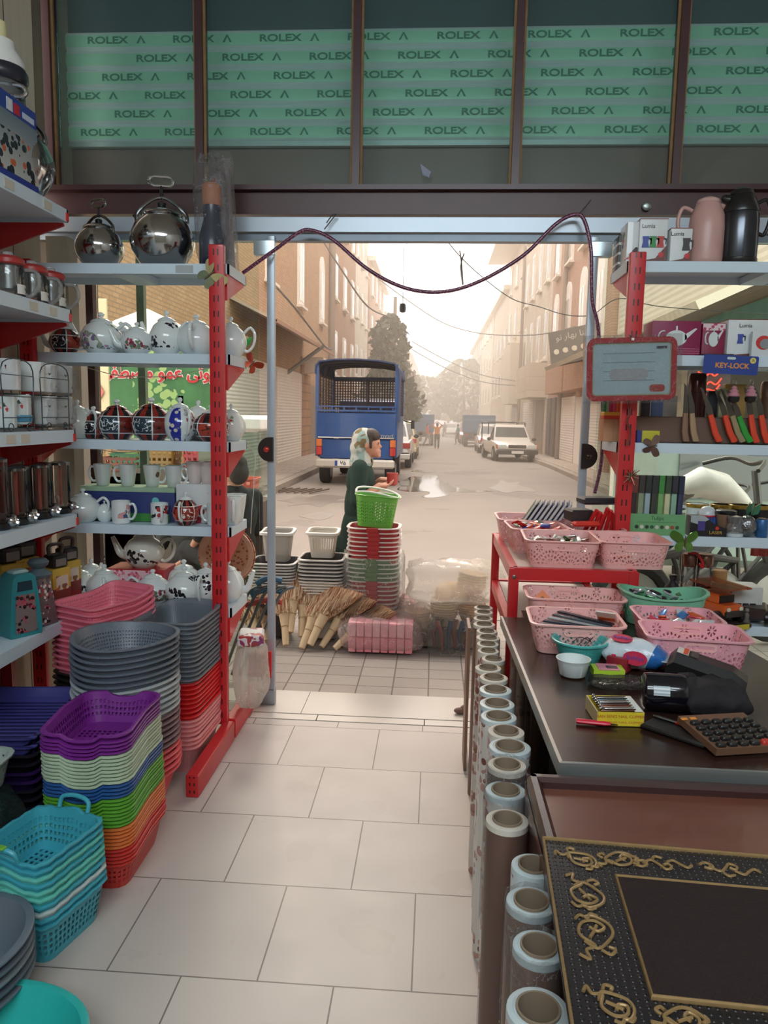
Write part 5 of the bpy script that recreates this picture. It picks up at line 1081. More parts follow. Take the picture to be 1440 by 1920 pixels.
# ------------------------------------------------------------------ porcelain
white = mat('#dfe5e4', .12, 0, .02, 5.0, coat=.4)
flo = blotch('#dfe4e3', '#b98aa6,#7d6d93,#8fa38a', 42.0, .42, .02, .13); blk = blotch('#e2e6e4', '#1f1b22,#2b2430', 46.0, .40, .03, .15); pnk = blotch('#dde2e3', '#b24a5a,#7a3a4a,#6d8a6a', 48.0, .4, .02, .09); gld = blotch('#e0e3dd', '#b23b45,#c98c94,#7f9a72', 40.0, .42, .03, .13)
im = imari(.13); im2 = imari(.1, '#1d1a22', '#b0402e'); imr = imari(.11, '#8c2a22', '#b83a2c', '#e8ded2')
def teapot(label, loc, rz, m, s=1.0, style='round', hm=None, lm=None, group='porcelain teapots on the left shelves'):
    t = thing('teapot', label, 'teapot', loc, rz, group); h = {'round': .125, 'tall': .145, 'squat': .1}[style]*s; R = {'round': .082, 'tall': .074, 'squat': .085}[style]*s
    hm = hm or white
    b = B(); b.lathe([(R*.55, 0), (R*.6, h*.03), (R*.82, h*.16), (R*.98, h*.38), (R, h*.5), (R*.95, h*.66), (R*.75, h*.86), (R*.5, h*.97), (R*.46, h)], 36); b.build('body', m, t)
    b = B(); b.lathe([(R*.5, h*.985), (R*.52, h*1.0), (R*.42, h*1.06), (R*.2, h*1.11), (R*.08, h*1.13)], 28); l = b.build('lid', lm or hm, t)
    b = B(); b.lathe([(R*.09, h*1.12), (R*.08, h*1.16), (R*.15, h*1.21), (R*.15, h*1.25), (R*.06, h*1.3)], 14); b.build('knob', hm, l)
    b = B(); pts = catmull([(R*.8, 0, h*.35), (R*1.2, 0, h*.42), (R*1.42, 0, h*.68), (R*1.62, 0, h*.98)], 5); b.tube(pts, [R*(.26-.16*i/(len(pts)-1)) for i in range(len(pts))], 12); b.build('spout', hm, t)
    b = B(); b.tube(catmull([(-R*.85, 0, h*.78), (-R*1.25, 0, h*.95), (-R*1.55, 0, h*.75), (-R*1.45, 0, h*.4), (-R*1.1, 0, h*.2), (-R*.88, 0, h*.24)], 5), R*.085, 9); b.build('handle', hm, t); return t
def mug(label, loc, rz, m, s=1.0, hm=None, shape='flare', group='mugs on the left shelves'):
    t = thing('mug', label, 'mug', loc, rz, group); h = .1*s; R = .042*s
    pr = {'flare': [(R*.62, 0), (R*.68, .003), (R*.78, h*.3), (R*.9, h*.65), (R*1.0, h)], 'straight': [(R*.85, 0), (R*.92, .003), (R*.95, h*.5), (R*.97, h)]}[shape]
    b = B(); b.lathe(pr+[(pr[-1][0]-.004, h), (pr[-2][0]-.004, h*.6), (pr[1][0]-.003, .008), (0.001, .006)], 28, True, False); b.build('cup', m, t)
    b = B(); b.tube(catmull([(R*.85, 0, h*.82), (R*1.35, 0, h*.86), (R*1.6, 0, h*.55), (R*1.25, 0, h*.22), (R*.78, 0, h*.2)], 5), .0058*s, 8); b.build('handle', hm or white, t); return t
def fx(px, z, Y=3.3): return (xz(px, Y, z+.06), Y, z)
Z2 = FS[1]
teapot('small dark teapot with a rust-red medallion, leftmost on the second shelf', fx(123, Z2), PI, im2, .86, 'round')
teapot('white teapot with a sash of lilac flowers, spout to the left, second shelf', fx(191, Z2), PI-.1, flo, 1.12, 'round')
teapot('small white teapot with a pink flower spray between two larger pots on the second shelf', fx(257, Z2, 3.27), PI+.3, pnk, .85, 'round')
teapot('white teapot partly hidden behind the small flower-spray pot', fx(228, Z2, 3.4), PI-.3, white, .95)
teapot('tall white teapot with black blossoms on the left side, second shelf', fx(313, Z2), PI-.15, blk, 1.02, 'tall')
teapot('plain white teapot showing its drop-shaped handle, beside the red post on the second shelf', fx(369, Z2, 3.31), PI/2+.1, white, 1.1, 'round')
teapot('white teapot with a looped handle just right of the red post, second shelf', (at(437, 650, 3.38).x-.01, 3.38, Z2), PI, white, .95, 'tall')
Z3 = FS[2]
teapot('white pot with red roses at the left end of the third shelf', fx(146, Z3), PI*.9, gld, .9, 'tall')
teapot('small dark red teapot, left of the two big panelled teapots on the third shelf', fx(176, Z3, 3.33), PI, im2, .88, 'round')
teapot('big panelled dark teapot on the third shelf, the left of the two', fx(220, Z3), PI-.05, im, 1.08, 'round', white, im2)
teapot('big panelled dark teapot on the third shelf, the right of the two', fx(285, Z3, 3.28), PI-.15, im, 1.14, 'round', white, im2)
def bluew():
    g = G('blue_panel_porcelain'); o = g.obj(); a = g.m('ARCTAN2', o[1], o[0]); band = g.rng(a, 2.1, 2.85); v = g.m('LESS_THAN', g.voro(38.0), .38); c = g.mix(band, lin('#dde3e3'), lin('#28329a')); c = g.mix(g.m('MULTIPLY', g.m('MULTIPLY', v, band), 1.0), c, lin('#d8d2c0'))
    f = g.m('MULTIPLY', g.m('LESS_THAN', g.voro(40.0), .4), g.rng(a, -3.1, -2.3)); return g.done(g.bsdf(g.mix(f, c, lin('#a24a5c')), .12, coat=.4))
teapot('white pot with an upright royal blue panel on the third shelf', fx(338, Z3, 3.28), PI-.9, bluew(), 1.0, 'tall')
teapot('plain white teapot peeping out behind the blue-panel pot', fx(372, Z3, 3.42), PI-.3, white, .95, 'tall')
teapot('white-spouted panelled teapot directly behind the red post, third shelf', fx(396, Z3, 3.3), PI/2+.5, im2, .98, 'round')
teapot('white pot with red roses right of the red post, third shelf', (at(440, 800, 3.4).x-.015, 3.4, Z3), PI/2, gld, .88, 'tall')
Z4 = FS[3]
def carton(name, label, loc, dims, m, rz=0, cat='box', group=None):
    t = thing(name, label, cat, loc, rz, group); b = B(); b.box((0, 0, dims[2]/2), dims, .0015); b.build('carton_body', m, t); return t
x0, x1 = at(156, 940, 3.32).x, at(331, 940, 3.32).x
t = carton('gift_box', 'long blue and green boxes carrying four mugs on the fourth shelf', ((x0+x1)/2, 3.36, Z4), (x1-x0, .13, .155), mat('#343f78', .4, 0, .15, 6))
b = B(); b.box((0, -.001, .145), (x1-x0+.002, .134, .021)); b.build('lid_band', mat('#9db99b', .5), t); b = B(); b.box((.02, -.001, .02), ((x1-x0)*.8, .135, .036)); b.build('green_band', mat('#3f8a3f', .5), t)
b = B(); b.at((.13, -.066, .095), (PI/2, 0, 0)); b.lathe([(.012, 0), (.017, .001), (.012, .0015)], 16); b.build('logo', mat('#6fc0c0', .4), t)
x2, x3 = at(334, 940, 3.32).x, at(404, 940, 3.32).x
t = carton('gift_box', 'white box printed with red ornaments, right of the blue boxes', ((x2+x3)/2, 3.36, Z4), (x3-x2, .13, .175), blotch('#d9dcdc', '#a3242c,#b8343a', 26.0, .42, .0, .2, .5))
mw = mat('#cfd3cf', .15, 0, .03, 5, coat=.3)
for px, rz, lb, m, Y in ((193, PI, 'grey-white mug, leftmost of the four on the blue boxes', mw, 3.36), (240, PI, 'grey-white mug, second from left on the blue boxes', mw, 3.36), (286, 0, 'mug with a brown picture, third from left on the blue boxes', blotch('#cfd2cd', '#8a5a3a,#6b4a34', 30.0, .5, .03, .085), 3.36), (326, 0, 'grey-white mug, rightmost of the four on the blue boxes', mw, 3.36)):
    mug(lb, (at(px, 900, Y).x, Y, Z4+.155), rz, m, .98)
for px, rz, lb in ((366, PI, 'pinkish-white mug on the red-print box, left of the pair'), (390, PI, 'pinkish-white mug on the red-print box, right of the pair')): mug(lb, (at(px, 900, 3.36).x, 3.36, Z4+.175), rz, mat('#d8cac6', .15), .98)
teapot('teal-white teapot at the left end of the fourth shelf, in front of the blue boxes', fx(156, Z4, 3.25), PI, white, .92, 'round')
teapot('small white pot behind the red-picture mug on the fourth shelf', fx(196, Z4, 3.27), 0, white, .5, 'tall')
mug('white mug with a red and blue picture, handle to the right, fourth shelf', fx(227, Z4, 3.235), 0, blotch('#e3e8e8', '#c2453e,#3f5f86,#d9a0a0', 34.0, .5, .025, .085), 1.0, shape='straight')
mug('white mug with a dark picture, handle facing us, fourth shelf', fx(299, Z4, 3.235), -PI/2+.5, blotch('#e3e8e8', '#31333f,#b23a36', 40.0, .45, .03, .085), .95, shape='straight')
teapot('red and white porcelain sugar pot in front of the red-print box', fx(348, Z4, 3.24), PI/2, imr, .78, 'tall')
mug('white mug just left of the red post on the fourth shelf', fx(404, Z4, 3.26), PI, white, .95, shape='straight')
for k, (dx, lb) in enumerate(((438, 'white cup with leaf relief right of the red post, fourth shelf, nearer one'), (445, 'white cup right of the red post, fourth shelf, farther one'))): mug(lb, (at(dx, 960, 3.3+.09*k).x-.01, 3.3+.09*k, Z4), -1.2, white, 1.25, shape='flare')
Z5 = FS[4]
x0, x1 = at(216, 1080, 3.38).x, at(320, 1080, 3.38).x
t = carton('gift_box', 'red box with a pink floral strip carrying the tall beige teapot, lowest shelf', ((x0+x1)/2, 3.37, Z5+.0), (x1-x0, .16, .14), mat('#a8262f', .4)); b = B(); b.box((-.02, -.0815, .11), ((x1-x0)*.85, .002, .05)); b.build('floral_strip', blotch('#e6b9c2', '#b8344a,#d9788a', 60.0, .45, -1, 1, .5), t)
teapot('beige-grey teapot with black blossoms standing on the red box', ((at(271, 1060, 3.36).x), 3.36, Z5+.14), PI, blotch('#cfc9bd', '#231d22,#33282c', 40.0, .42, .02, .12), 1.12, 'round', mat('#cbc5b9', .15))
for px, Y, rz, m, s, st, lb in ((150, 3.28, 0, blk, .95, 'round', 'white teapot at the left end of the lowest shelf'), (172, 3.36, PI/2, white, .9, 'tall', 'plain white teapot, second from left on the lowest shelf'), (196, 3.27, PI/2+.4, white, 1.0, 'round', 'white teapot beside the pink baskets, lid tilted up, lowest shelf'), (207, 3.42, 0, gld, .9, 'squat', 'dark-lidded white teapot in the back row of the lowest shelf'), (287, 3.24, 0, pnk, .95, 'round', 'white teapot in front of the red box on the lowest shelf'), (345, 3.4, PI, white, 1.05, 'round', 'plain white teapot in the back row, right of the red box'), (346, 3.25, PI, blk, 1.05, 'round', 'round white teapot with dark twigs, front row of the lowest shelf'), (386, 3.26, PI/2, blk, 1.0, 'tall', 'tall white teapot with dark twigs just left of the red post, lowest shelf'), (400, 3.42, 0, white, .95, 'round', 'white teapot behind the post in the back row of the lowest shelf'), (440, 3.33, 0, white, 1.0, 'tall', 'white teapot whose spout pokes out right of the red post, lowest shelf')):
    teapot(lb, (xz(px, Y, Z5+.06)-(.03 if px == 440 else 0), Y, Z5), rz, m, s, st)
# butterflies and clip
def butterfly(label, loc, rot, c1, c2, s=1.0):
    t = thing('butterfly_ornament', label, 'ornament', loc, rot=rot)
    for sx in (-1, 1):
        up = catmull([(0, .0), (sx*.015, .03), (sx*.05, .045), (sx*.06, .02), (sx*.03, .0), (0, 0)], 4); lo = catmull([(0, 0), (sx*.03, -.005), (sx*.04, -.03), (sx*.02, -.045), (0, -.01)], 4)
        for nm, w_ in (('upper_wing', up), ('lower_wing', lo)): b = B(); b.at((0, -.004, 0), (0, 0, sx*.35), (s, s, s)); b.prism([(p.x, p.y) for p in w_], -.001, .001); b.build(nm, mat(c1 if nm[0] == 'u' else c2, .25, .5, .3, 40), t)
    b = B(); b.ball((0, -.006, .0), (.004*s, .004*s, .028*s)); b.build('body', mat('#5a4a38', .5), t)
p = at(394, 516, 3.14); butterfly('pale gold butterfly ornament stuck high on the left red post', p, (0, .9, 0), '#cfc38f', '#8f9a7a', 1.1)
p = at(440, 682, 3.16); butterfly('copper red butterfly ornament on the shelf edge right of the left post', (p.x, 3.46, at(440, 682, 3.46).z), (0, .7, .3), '#9c3b26', '#c4553a', .85)
p = at(463, 643, 3.5); t = thing('toy_brush', 'small green brush hanging on the left pane', 'brush', p, rot=(0, .7, 0)); b = B(); b.ball((0, 0, 0), (.012, .008, .035)); b.build('handle', mat('#2ea84a', .3), t); b = B(); b.box((-.012, 0, .01), (.018, .008, .03)); b.build('bristles', mat('#b8a878', .8), t)
wrapped('rice_bag', 'white plastic bag slumped at the foot of the left red post', 'bag', (-.83, 3.36, .1), (.13, .2, .3), film('#f4efe8', .55, 14.0), 8, .08)
p = at(445, 1240, 3.4); single(B().at((0, 0, 0)).box((0, 0, 0), (.12, .16, .05), .01), 'packet', blotch('#d8d4d6', '#8a3a6a,#a83a3a', 30.0, .5, -1, 1, .4), 'printed packet lying on the white bag by the left red post', 'packet', (-.83, 3.36, .42), .2)
# twinkle wire on the left pane
cable('fairy_light_string', [(165, 690), (230, 705), (320, 705), (400, 690), (460, 700), (500, 690)], .0018, mat('#d9d4c6', .5), 'pale fairy-light wire across the left pane, upper', 'fairy lights', Y=3.57, n=5)
cable('fairy_light_string', [(160, 835), (220, 848), (300, 842), (380, 838), (470, 840), (476, 900), (472, 960), (470, 1000)], .0018, mat('#d9d4c6', .5), 'pale fairy-light wire across the left pane, lower', 'fairy lights', Y=3.57, n=5)
# ------------------------------------------------------------------ goods on the side rack
q0, q1 = ax(0, 300, SX1-.03), ax(67, 345, SX1-.03); ya, yb = q0.y-.08, q1.y
t = thing('blender_box', 'blue box with a picture of sliced vegetables on the top side shelf', 'box', (-1.58, (ya+yb)/2, SZ[0])); hB = .29
b = B(); b.box((0, 0, hB/2), (.19, yb-ya, hB)); b.build('carton_body', mat('#2c3f96', .35), t)
def food():
    g = G('food_picture'); o = g.obj(); c = g.mix(g.m('MULTIPLY', o[2], 4.0), lin('#c9cbc4'), lin('#5d6d80'))
    for i, (cc, th) in enumerate((('#c8643c', .26), ('#3d5a3e', .3), ('#c8a85c', .24), ('#20242c', .36), ('#1d2430', .3))):
        wv = g.n('ShaderNodeVectorMath', operation='ADD'); g.l(g.objv(), wv.inputs[0]); wv.inputs[1].default_value = (i*.3, i*.5, i*.2); c = g.mix(g.m('MULTIPLY', g.m('LESS_THAN', g.voro(22.0, wv.outputs[0]), th), g.m('LESS_THAN', o[2], .17)), c, lin(cc))
    return g.done(g.bsdf(c, .3))
b = B(); b.box((.0955, .01, hB*.45), (.002, (yb-ya)*.94, hB*.68)); b.build('picture_panel', food(), t)
b = B(); b.box((.096, -.02, hB*.88), (.002, .035, .04)); b.build('logo_patch', mat('#d8dce2', .5), t); b = B(); b.box((.096, .025, hB*.875), (.002, .035, .035)); b.build('logo_patch', mat('#c2283a', .5), t)
b = B(); b.box((.096, .1, hB*.865), (.002, .075, .02)); b.build('caption', mat('#c9d2ea', .5), t)
t = thing('blender', 'white-topped blender with a clear jar at the very left of the top side shelf', 'blender', (-1.66, ax(10, 180, -1.66).y-.03, SZ[0])); zt = ax(10, 165, -1.66).z-SZ[0]
b = B(); b.lathe([(.07, 0), (.085, .02), (.085, zt-.03), (.08, zt)], 24); b.build('jar', glass('#e6eaec', 1.2, .12), t); b = B(); b.lathe([(.088, zt), (.098, zt+.015), (.098, zt+.04), (.085, zt+.06)], 28); b.build('collar', mat('#2a2c36', .3), t)
b = B(); b.lathe([(.09, zt+.055), (.085, zt+.085), (.06, zt+.12), (.055, zt+.15), (.03, zt+.16)], 28); b.build('lid', mat('#e8e8e4', .3), t); b = B(); b.lathe([(.03, zt+.16), (.03, zt+.215), (.025, zt+.22)], 20); b.build('cap', mat('#d9cf9f', .3), t)
def glass_pot(label, x, y, z, rz):
    t = thing('glass_teapot', label, 'teapot', (x, y, z), rz, 'glass teapots with red lids'); b = B(); b.lathe([(.05, 0), (.053, .004), (.053, .1), (.048, .115)], 28); b.build('beaker', glass('#eef2f2', 1.5, .1, '#8a8a8a'), t)
    b = B(); b.lathe([(.034, .03), (.034, .115)], 20); b.build('strainer', mat('#a8a6a6', .25, .8), t); b = B(); b.lathe([(.05, .113), (.055, .118), (.055, .132), (.045, .142), (.02, .148)], 28); l = b.build('lid', mat('#a8322e', .3), t); b = B(); b.lathe([(.02, .147), (.018, .158), (.008, .162)], 14); b.build('knob', glass('#f0f0f0', 1.5, .3), l)
    b = B(); b.tube(catmull([(.05, .0, .1), (.09, 0, .095), (.1, 0, .05), (.07, 0, .01), (.052, 0, .015)], 5), .007, 8); b.build('handle', glass('#eef0f0', 2.0, .35, '#b8b4b0'), t)
    b = B(); R = [[((.0545+.0005*k)*math.cos(a), (.0545+.0005*k)*math.sin(a), zz) for a in [-.9+1.8*i/12 for i in range(13)]] for zz in (.012, .045) for k in (0,)]; b.loft(R, False, False, closed=False); lb = b.build('paper_label', mat('#e3e1dc', .6), t)
    text('TEA POT', .0125, 'lettering', mat('#3a3432', .5), lb, (.0556, 0, .03), (PI/2, 0, PI/2), .0003); return t
for px, lb in ((20, 'glass teapot with a red lid, nearest of three on the second side shelf'), (64, 'glass teapot with a red lid, middle of three on the second side shelf'), (98, 'glass teapot with a red lid, farthest of three on the second side shelf')):
    q = ax(px, 550, -1.53); glass_pot(lb, -1.535, q.y, SZ[1], .35)
# mug sets on wire racks
rosem = blotch('#dcdedd', '#8c2f42,#c79aa8,#5d7a5d', 30.0, .42, .02, .075); poppy = blotch('#d6dfe0', '#c23f44,#dd8086,#3f5a4a', 36.0, .38, .035, .09)
wire_m = mat('#4d5458', .3, .8)
for px, zo, m, lb in ((8, .0, poppy, 'flowered mug at the left edge of the lower wire rack'), (36, .012, poppy, 'mug with pink flowers and a blue base in the lower wire rack'), (86, .01, rosem, 'white mug with a rose, left of the two in the lower film pack'), (116, .01, rosem, 'white mug with a rose, right of the two in the lower film pack'), (18, .135, blotch('#d5d8da', '#2c2c34,#a23038', 40.0, .4, .02, .09), 'mug with a dark picture at the left of the upper wire rack'), (64, .135, white, 'plain white mug in the middle of the upper wire rack'), (88, .135, rosem, 'white mug with a rose, left of the two in the upper film pack'), (118, .135, rosem, 'white mug with a rose, right of the two in the upper film pack')):
    q = ax(px, 750, -1.54); t = mug(lb, (-1.545, q.y, SZ[2]+zo+.012), 2.2, m, 1.12, shape='straight', group='boxed mug sets on the third side shelf')
    if px == 36: b = B(); b.lathe([(.0462, .01), (.0466, .011), (.0466, .034), (.0462, .035)], 28, False, False); b.build('blue_band', mat('#4d93b8', .2), t)
for y, lb, ln in ((ax(28, 750, -1.5).y, 'chrome wire rack holding mugs, nearer one on the third side shelf', .2), (ax(98, 750, -1.5).y, 'chrome wire rack holding film-packed mugs, farther one', .21)):
    t = thing('mug_rack', lb, 'rack', (-1.545, y, SZ[2]))
    for sx in (-1, 1):
        b = B(); b.tube(catmull([(sx*.058, -ln/2, .0), (sx*.058, -ln/2, .1), (sx*.058, -ln/2+.01, .24), (sx*.058, ln/2-.01, .24), (sx*.058, ln/2, .1), (sx*.058, ln/2, .0)], 5), .0022, 6); b.build('side_hoop', wire_m, t)
        for z in (.012, .05, .125, .2): b = B(); b.tube([(sx*.058, -ln/2, z), (sx*.058, ln/2, z)], .002, 6); b.build('side_wire', wire_m, t)
    for k in range(5):
        for z in (.012, .134): b = B(); b.tube([(-.058, -ln/2+ln*k/4, z), (.058, -ln/2+ln*k/4, z)], .002, 6); b.build('cross_wire', wire_m, t)
    for k in (-1, 1): b = B(); b.tube([(.062, k*ln*.3+.016*math.cos(a), .016+.014*math.sin(a)) for a in [2*PI*j/16 for j in range(14)]], .0018, 6); b.build('scroll_foot', wire_m, t)
wrapped('mug_wrap', 'clear film pack around the lower rose mugs', 'plastic film', (-1.545, ax(101, 750, -1.54).y, SZ[2]+.013), (.125, .2, .122), film('#eef0f2', .12, 24.0), 12, .04)
wrapped('mug_wrap', 'clear film pack around the upper rose mugs', 'plastic film', (-1.545, ax(103, 700, -1.54).y, SZ[2]+.137), (.125, .2, .125), film('#eef0f2', .12, 24.0), 13, .04)
# glass oil dispensers
for i, px in enumerate((6, 24, 42, 64, 86, 106, 124)):
    q = ax(px, 960, -1.52); t = thing('spice_dispenser', 'clear spice dispenser with a chrome spout, %s from the near end of its shelf' % ORD[i], 'dispenser', (-1.54-.035*(i % 2), q.y, SZ[3]), .2, 'clear spice dispensers on the fourth side shelf'); h = .2 if i else .24
    b = B(); b.lathe([(.036, .02), (.038, .024), (.038, h), (.034, h+.004)], 24); b.build('cylinder', glass('#eeeae8', 1.5, .04, '#5d4a48'), t); b = B(); b.box((.0, 0, .03+(h-.03)/2), (.008, .013, h-.04)); b.build('red_reflection', mat('#b5523e', .3), t)  # red reflection in the glass, put in as a solid coloured strip
    b = B(); b.lathe([(.038, 0), (.041, .004), (.04, .022), (.034, .026)], 24); b.build('base', blackp, t); b = B(); b.lathe([(.038, h), (.039, h+.01), (.02, h+.016)], 24); b.build('lid', steel2, t)
    b = B(); b.ball((.045, 0, .03), (.02, .02, .02)); b.tube([(.045, 0, .03), (.07, 0, .022)], .009, 8); b.build('tap', steel, t)
# graters
def grater_m(c): return holes(c, .014, .012, .5, .45, .012, .17, .25, .5)
q = ax(48, 1170, -1.5); t = thing('grater', 'teal-framed box grater standing on the lowest side shelf', 'grater', (-1.53, ax(38, 1180, -1.53).y, SZ[4]), -.55)
b = B(); b.prism([(-.06, 0), (.06, 0), (.062, .03), (.05, .17), (.042, .222), (.026, .235), (-.026, .235), (-.042, .222), (-.05, .17), (-.062, .03)], -.045, .045, 'yz'); fr = b.build('frame', mat('#2f7f86', .35), t)
b = B(); b.prism([(-.042, .015), (.042, .015), (.036, .158), (-.036, .158)], .0452, .047, 'yz'); b.build('grating_plate', G('x').mat, t).data.materials[0] = blotch('#7d6c6c', '#5a2028,#b04a56,#2a2022', 60.0, .42, -1, 1, .25)
b = B(); b.prism([(-.03, .172), (.03, .172), (.026, .208), (-.026, .208)], .0452, .0462, 'yz'); b.build('handle_opening', mat('#15303a', .5), t)
b = B(); b.box((0, 0, .238), (.05, .06, .016), .006); b.build('handle_top', mat('#9fb8b8', .3), t)
q = ax(72, 1165, -1.53); t = thing('grater', 'steel pyramid grater with a grey knob beside the teal grater', 'grater', (-1.53, ax(76, 1170, -1.53).y, SZ[4]), -.3)
b = B(); b.loft([[(x*q_, y*q_, z) for x, y in rrect(.095, .095, .006, 2, 2)] for z, q_ in ((0, 1), (.02, .97), (.19, .62))]); b.build('grating_body', blotch('#6a5a5c', '#a8343e,#2a2226,#c9c4c2', 60.0, .4, .01, .18, .2), t)
b = B(); b.lathe([(.045, .19), (.05, .2), (.03, .215), (.02, .222), (.036, .235), (.04, .247), (.03, .258), (.01, .261)], 24); b.build('knob', mat('#5d6a70', .35), t)
def carded(label, px, y0, X, s=1.0):
    t = thing('boxed_grater', label, 'grater', (X, ax(px, y0, X).y, SZ[4]), -.4)
    b = B(); b.box((0, 0, .09*s), (.07*s, .09*s, .18*s), .003); b.build('card_sleeve', bands('#a4302f', '#8a3a34', '#d0a23c', '#d8b34c', axis=2, period=.19*s), t); b = B(); b.box((.036*s, 0, .12*s), (.002, .06*s, .06*s)); b.build('picture', blotch('#d9c9b8', '#c8643c,#8a5a3a', 40.0, .5, -1, 1, .4), t)
    b = B(); b.box((0, 0, .21*s), (.06*s, .075*s, .055*s), .006); b.build('cap', blackp, t); b = B(); b.tube(catmull([(0, -.03*s, .235*s), (0, -.03*s, .275*s), (0, .03*s, .275*s), (0, .03*s, .235*s)], 5), .008*s, 8); b.build('handle', mat('#4a3c36', .4), t)
    b = B(); b.box((.032*s, 0, .205*s), (.002, .05*s, .03*s)); b.build('cap_label', mat('#7d7872', .5), t)
carded('black-handled grater in a yellow card sleeve, beside the grey-knobbed grater', 108, 1150, -1.57); carded('black-handled grater in a yellow card sleeve, at the far end of the lowest side shelf', 128, 1120, -1.6)
carded('shadowy boxed grater with a hanging hole, at the back of the lowest side shelf', 42, 1100, -1.7, 1.25); carded('dark boxed grater at the back left of the lowest side shelf', 15, 1100, -1.72, 1.2)
single(B().at((0, 0, .11)).box((0, 0, 0), (.3, .55, .22), .01), 'carton', mat('#b59a7a', .8, 0, .1), 'beige carton on the floor under the side rack', 'carton', (-1.64, 2.75, 0))
wrapped('onion_bag', 'small clear bag of reddish goods on the beige carton', 'bag', (-1.6, 2.86, .222), (.2, .2, .07), film('#e0a088', .3, 18.0), 21, .06)
# ------------------------------------------------------------------ floor stacks
def pile(name, me, m, cat, group, items):
    """items: (x, y, z, rz, label[, tilt])"""
    o = None
    for it in items:
        o = bpy.data.objects.new(name, me); COL.objects.link(o); o.location = it[:3]; o.rotation_euler = (it[5] if len(it) > 5 else 0, 0, it[3]); tag(o, it[4], cat, group)
def seq(cols):
    out = []
    for c, n in cols: out += [(c, k, n) for k in range(n)]
    return out                     # from the top down
def wav(x, y): a = max(0, 1-(abs(x)/.42)**4) if abs(y) > .8 else 0; return -.018*a if abs(y) > .8 else (.01*max(0, 1-abs(y)*1.4))
RX, RY, RR = -1.03, 2.235, math.radians(2.5)
cols = seq((('purple', 5), ('pale green', 8), ('blue', 4), ('lime green', 8), ('orange', 6), ('red', 5)))
hexs = {'purple': '#7d2b8c', 'pale green': '#b9c8ae', 'blue': '#2f5a96', 'lime green': '#5fa435', 'orange': '#e0783c', 'red': '#cf3a33'}
ms = {}
for c in hexs: ms[c] = tub(.255, .35, .1, .05, .84, .01, .0022, wave=wav, k=8).mesh('rectangular_basket', holes(hexs[c], .017, .019, .55, .6, .02, .077))
zt = .5; pit = (.5-.1)/(len(cols)-1)
for i, (c, k, n) in enumerate(cols):
    z = zt-.1-i*pit; sh = i/(len(cols)-1)
    pile('rectangular_basket', ms[c], None, 'basket', 'rectangular baskets in the rainbow stack', [(RX+.01*sh+random.uniform(-.002, .002), RY-.0*sh, max(z, 0)+(.007 if i == 0 else 0), RR*(1-.8*sh), '%s rectangular basket in the multicoloured stack, %s from the top of its colour' % (c, ORD[k]))])
# round colanders
cols = seq((('slate grey', 7), ('pale grey', 6), ('mauve', 6), ('coral pink', 5))); hexs = {'slate grey': '#6d7580', 'pale grey': '#b4babd', 'mauve': '#8c6f74', 'coral pink': '#e5656a'}
def wr(x, y): a = math.atan2(y, x); return .006*math.cos(2*(a+.35))
for c in hexs: ms[c] = tub(.36, .36, .14, taper=.72, lip=.012, th=.0025, wave=wr, round_=True, n=48).mesh('round_colander', holes(hexs[c], .012, .012, .5, .5, .02, .11) if c == 'slate grey' else mat(hexs[c], .35))
CX, CY = -1.115, 2.615; zt = .645; pit = (zt-.14)/(len(cols)-1)
for i, (c, k, n) in enumerate(cols):
    pile('round_colander', ms[c], None, 'colander', 'round colanders in the tall stack', [(CX+random.uniform(-.003, .003), CY+.0*i, zt-.14-i*pit, random.uniform(-.08, .08), '%s round colander in the tall stack, %s from the top of its colour' % (c, ORD[k]))])
# rectangular colanders beside them
cols = seq((('dark grey', 13), ('bright red', 8), ('rose pink', 7))); hexs = {'dark grey': '#747b84', 'bright red': '#d8262a', 'rose pink': '#e79a9c'}
def wg(x, y): return .02*max(0, y)**2*max(0, 1-abs(x)**4) if y > 0 else .008*y*y
for c in hexs: ms[c] = tub(.25, .35, .11, .05, .82, .01, .0022, wave=wg, k=6).mesh('dish_basket', holes(hexs[c], .009, .2, .45, .8, .02, .09))
zt = .625; pit = (zt-.11)/(len(cols)-1)
for i, (c, k, n) in enumerate(cols): pile('dish_basket', ms[c], None, 'basket', 'rectangular dish baskets by the red post', [(-1.05+random.uniform(-.003, .003), 2.995, zt-.11-i*pit, math.radians(-2), '%s dish basket by the red post, %s from the top of its colour' % (c, ORD[k]))])
# pink baskets
cols = seq((('pink', 12), ('black', 14))); hexs = {'pink': '#ee7f93', 'black': '#2a2526'}
def wp(x, y): return .045*max(0, y-.2)**1.5 if y > .2 else 0
for c in hexs: ms[c] = tub(.25, .33, .1, .04, .84, .01, .0022, wave=wp, k=6).mesh('oblong_basket', holes(hexs[c], .012, .012, .5, .55, .03, .085))
zt = .69; pit = (zt-.1)/(len(cols)-1)
for i, (c, k, n) in enumerate(cols): pile('oblong_basket', ms[c], None, 'basket', 'oblong baskets in the pink and black stack', [(-1.345+random.uniform(-.003, .003), 2.955, zt-.1-i*pit, math.radians(-24), '%s oblong basket against the left shelves, %s from the top of its colour' % (c, ORD[k]))])
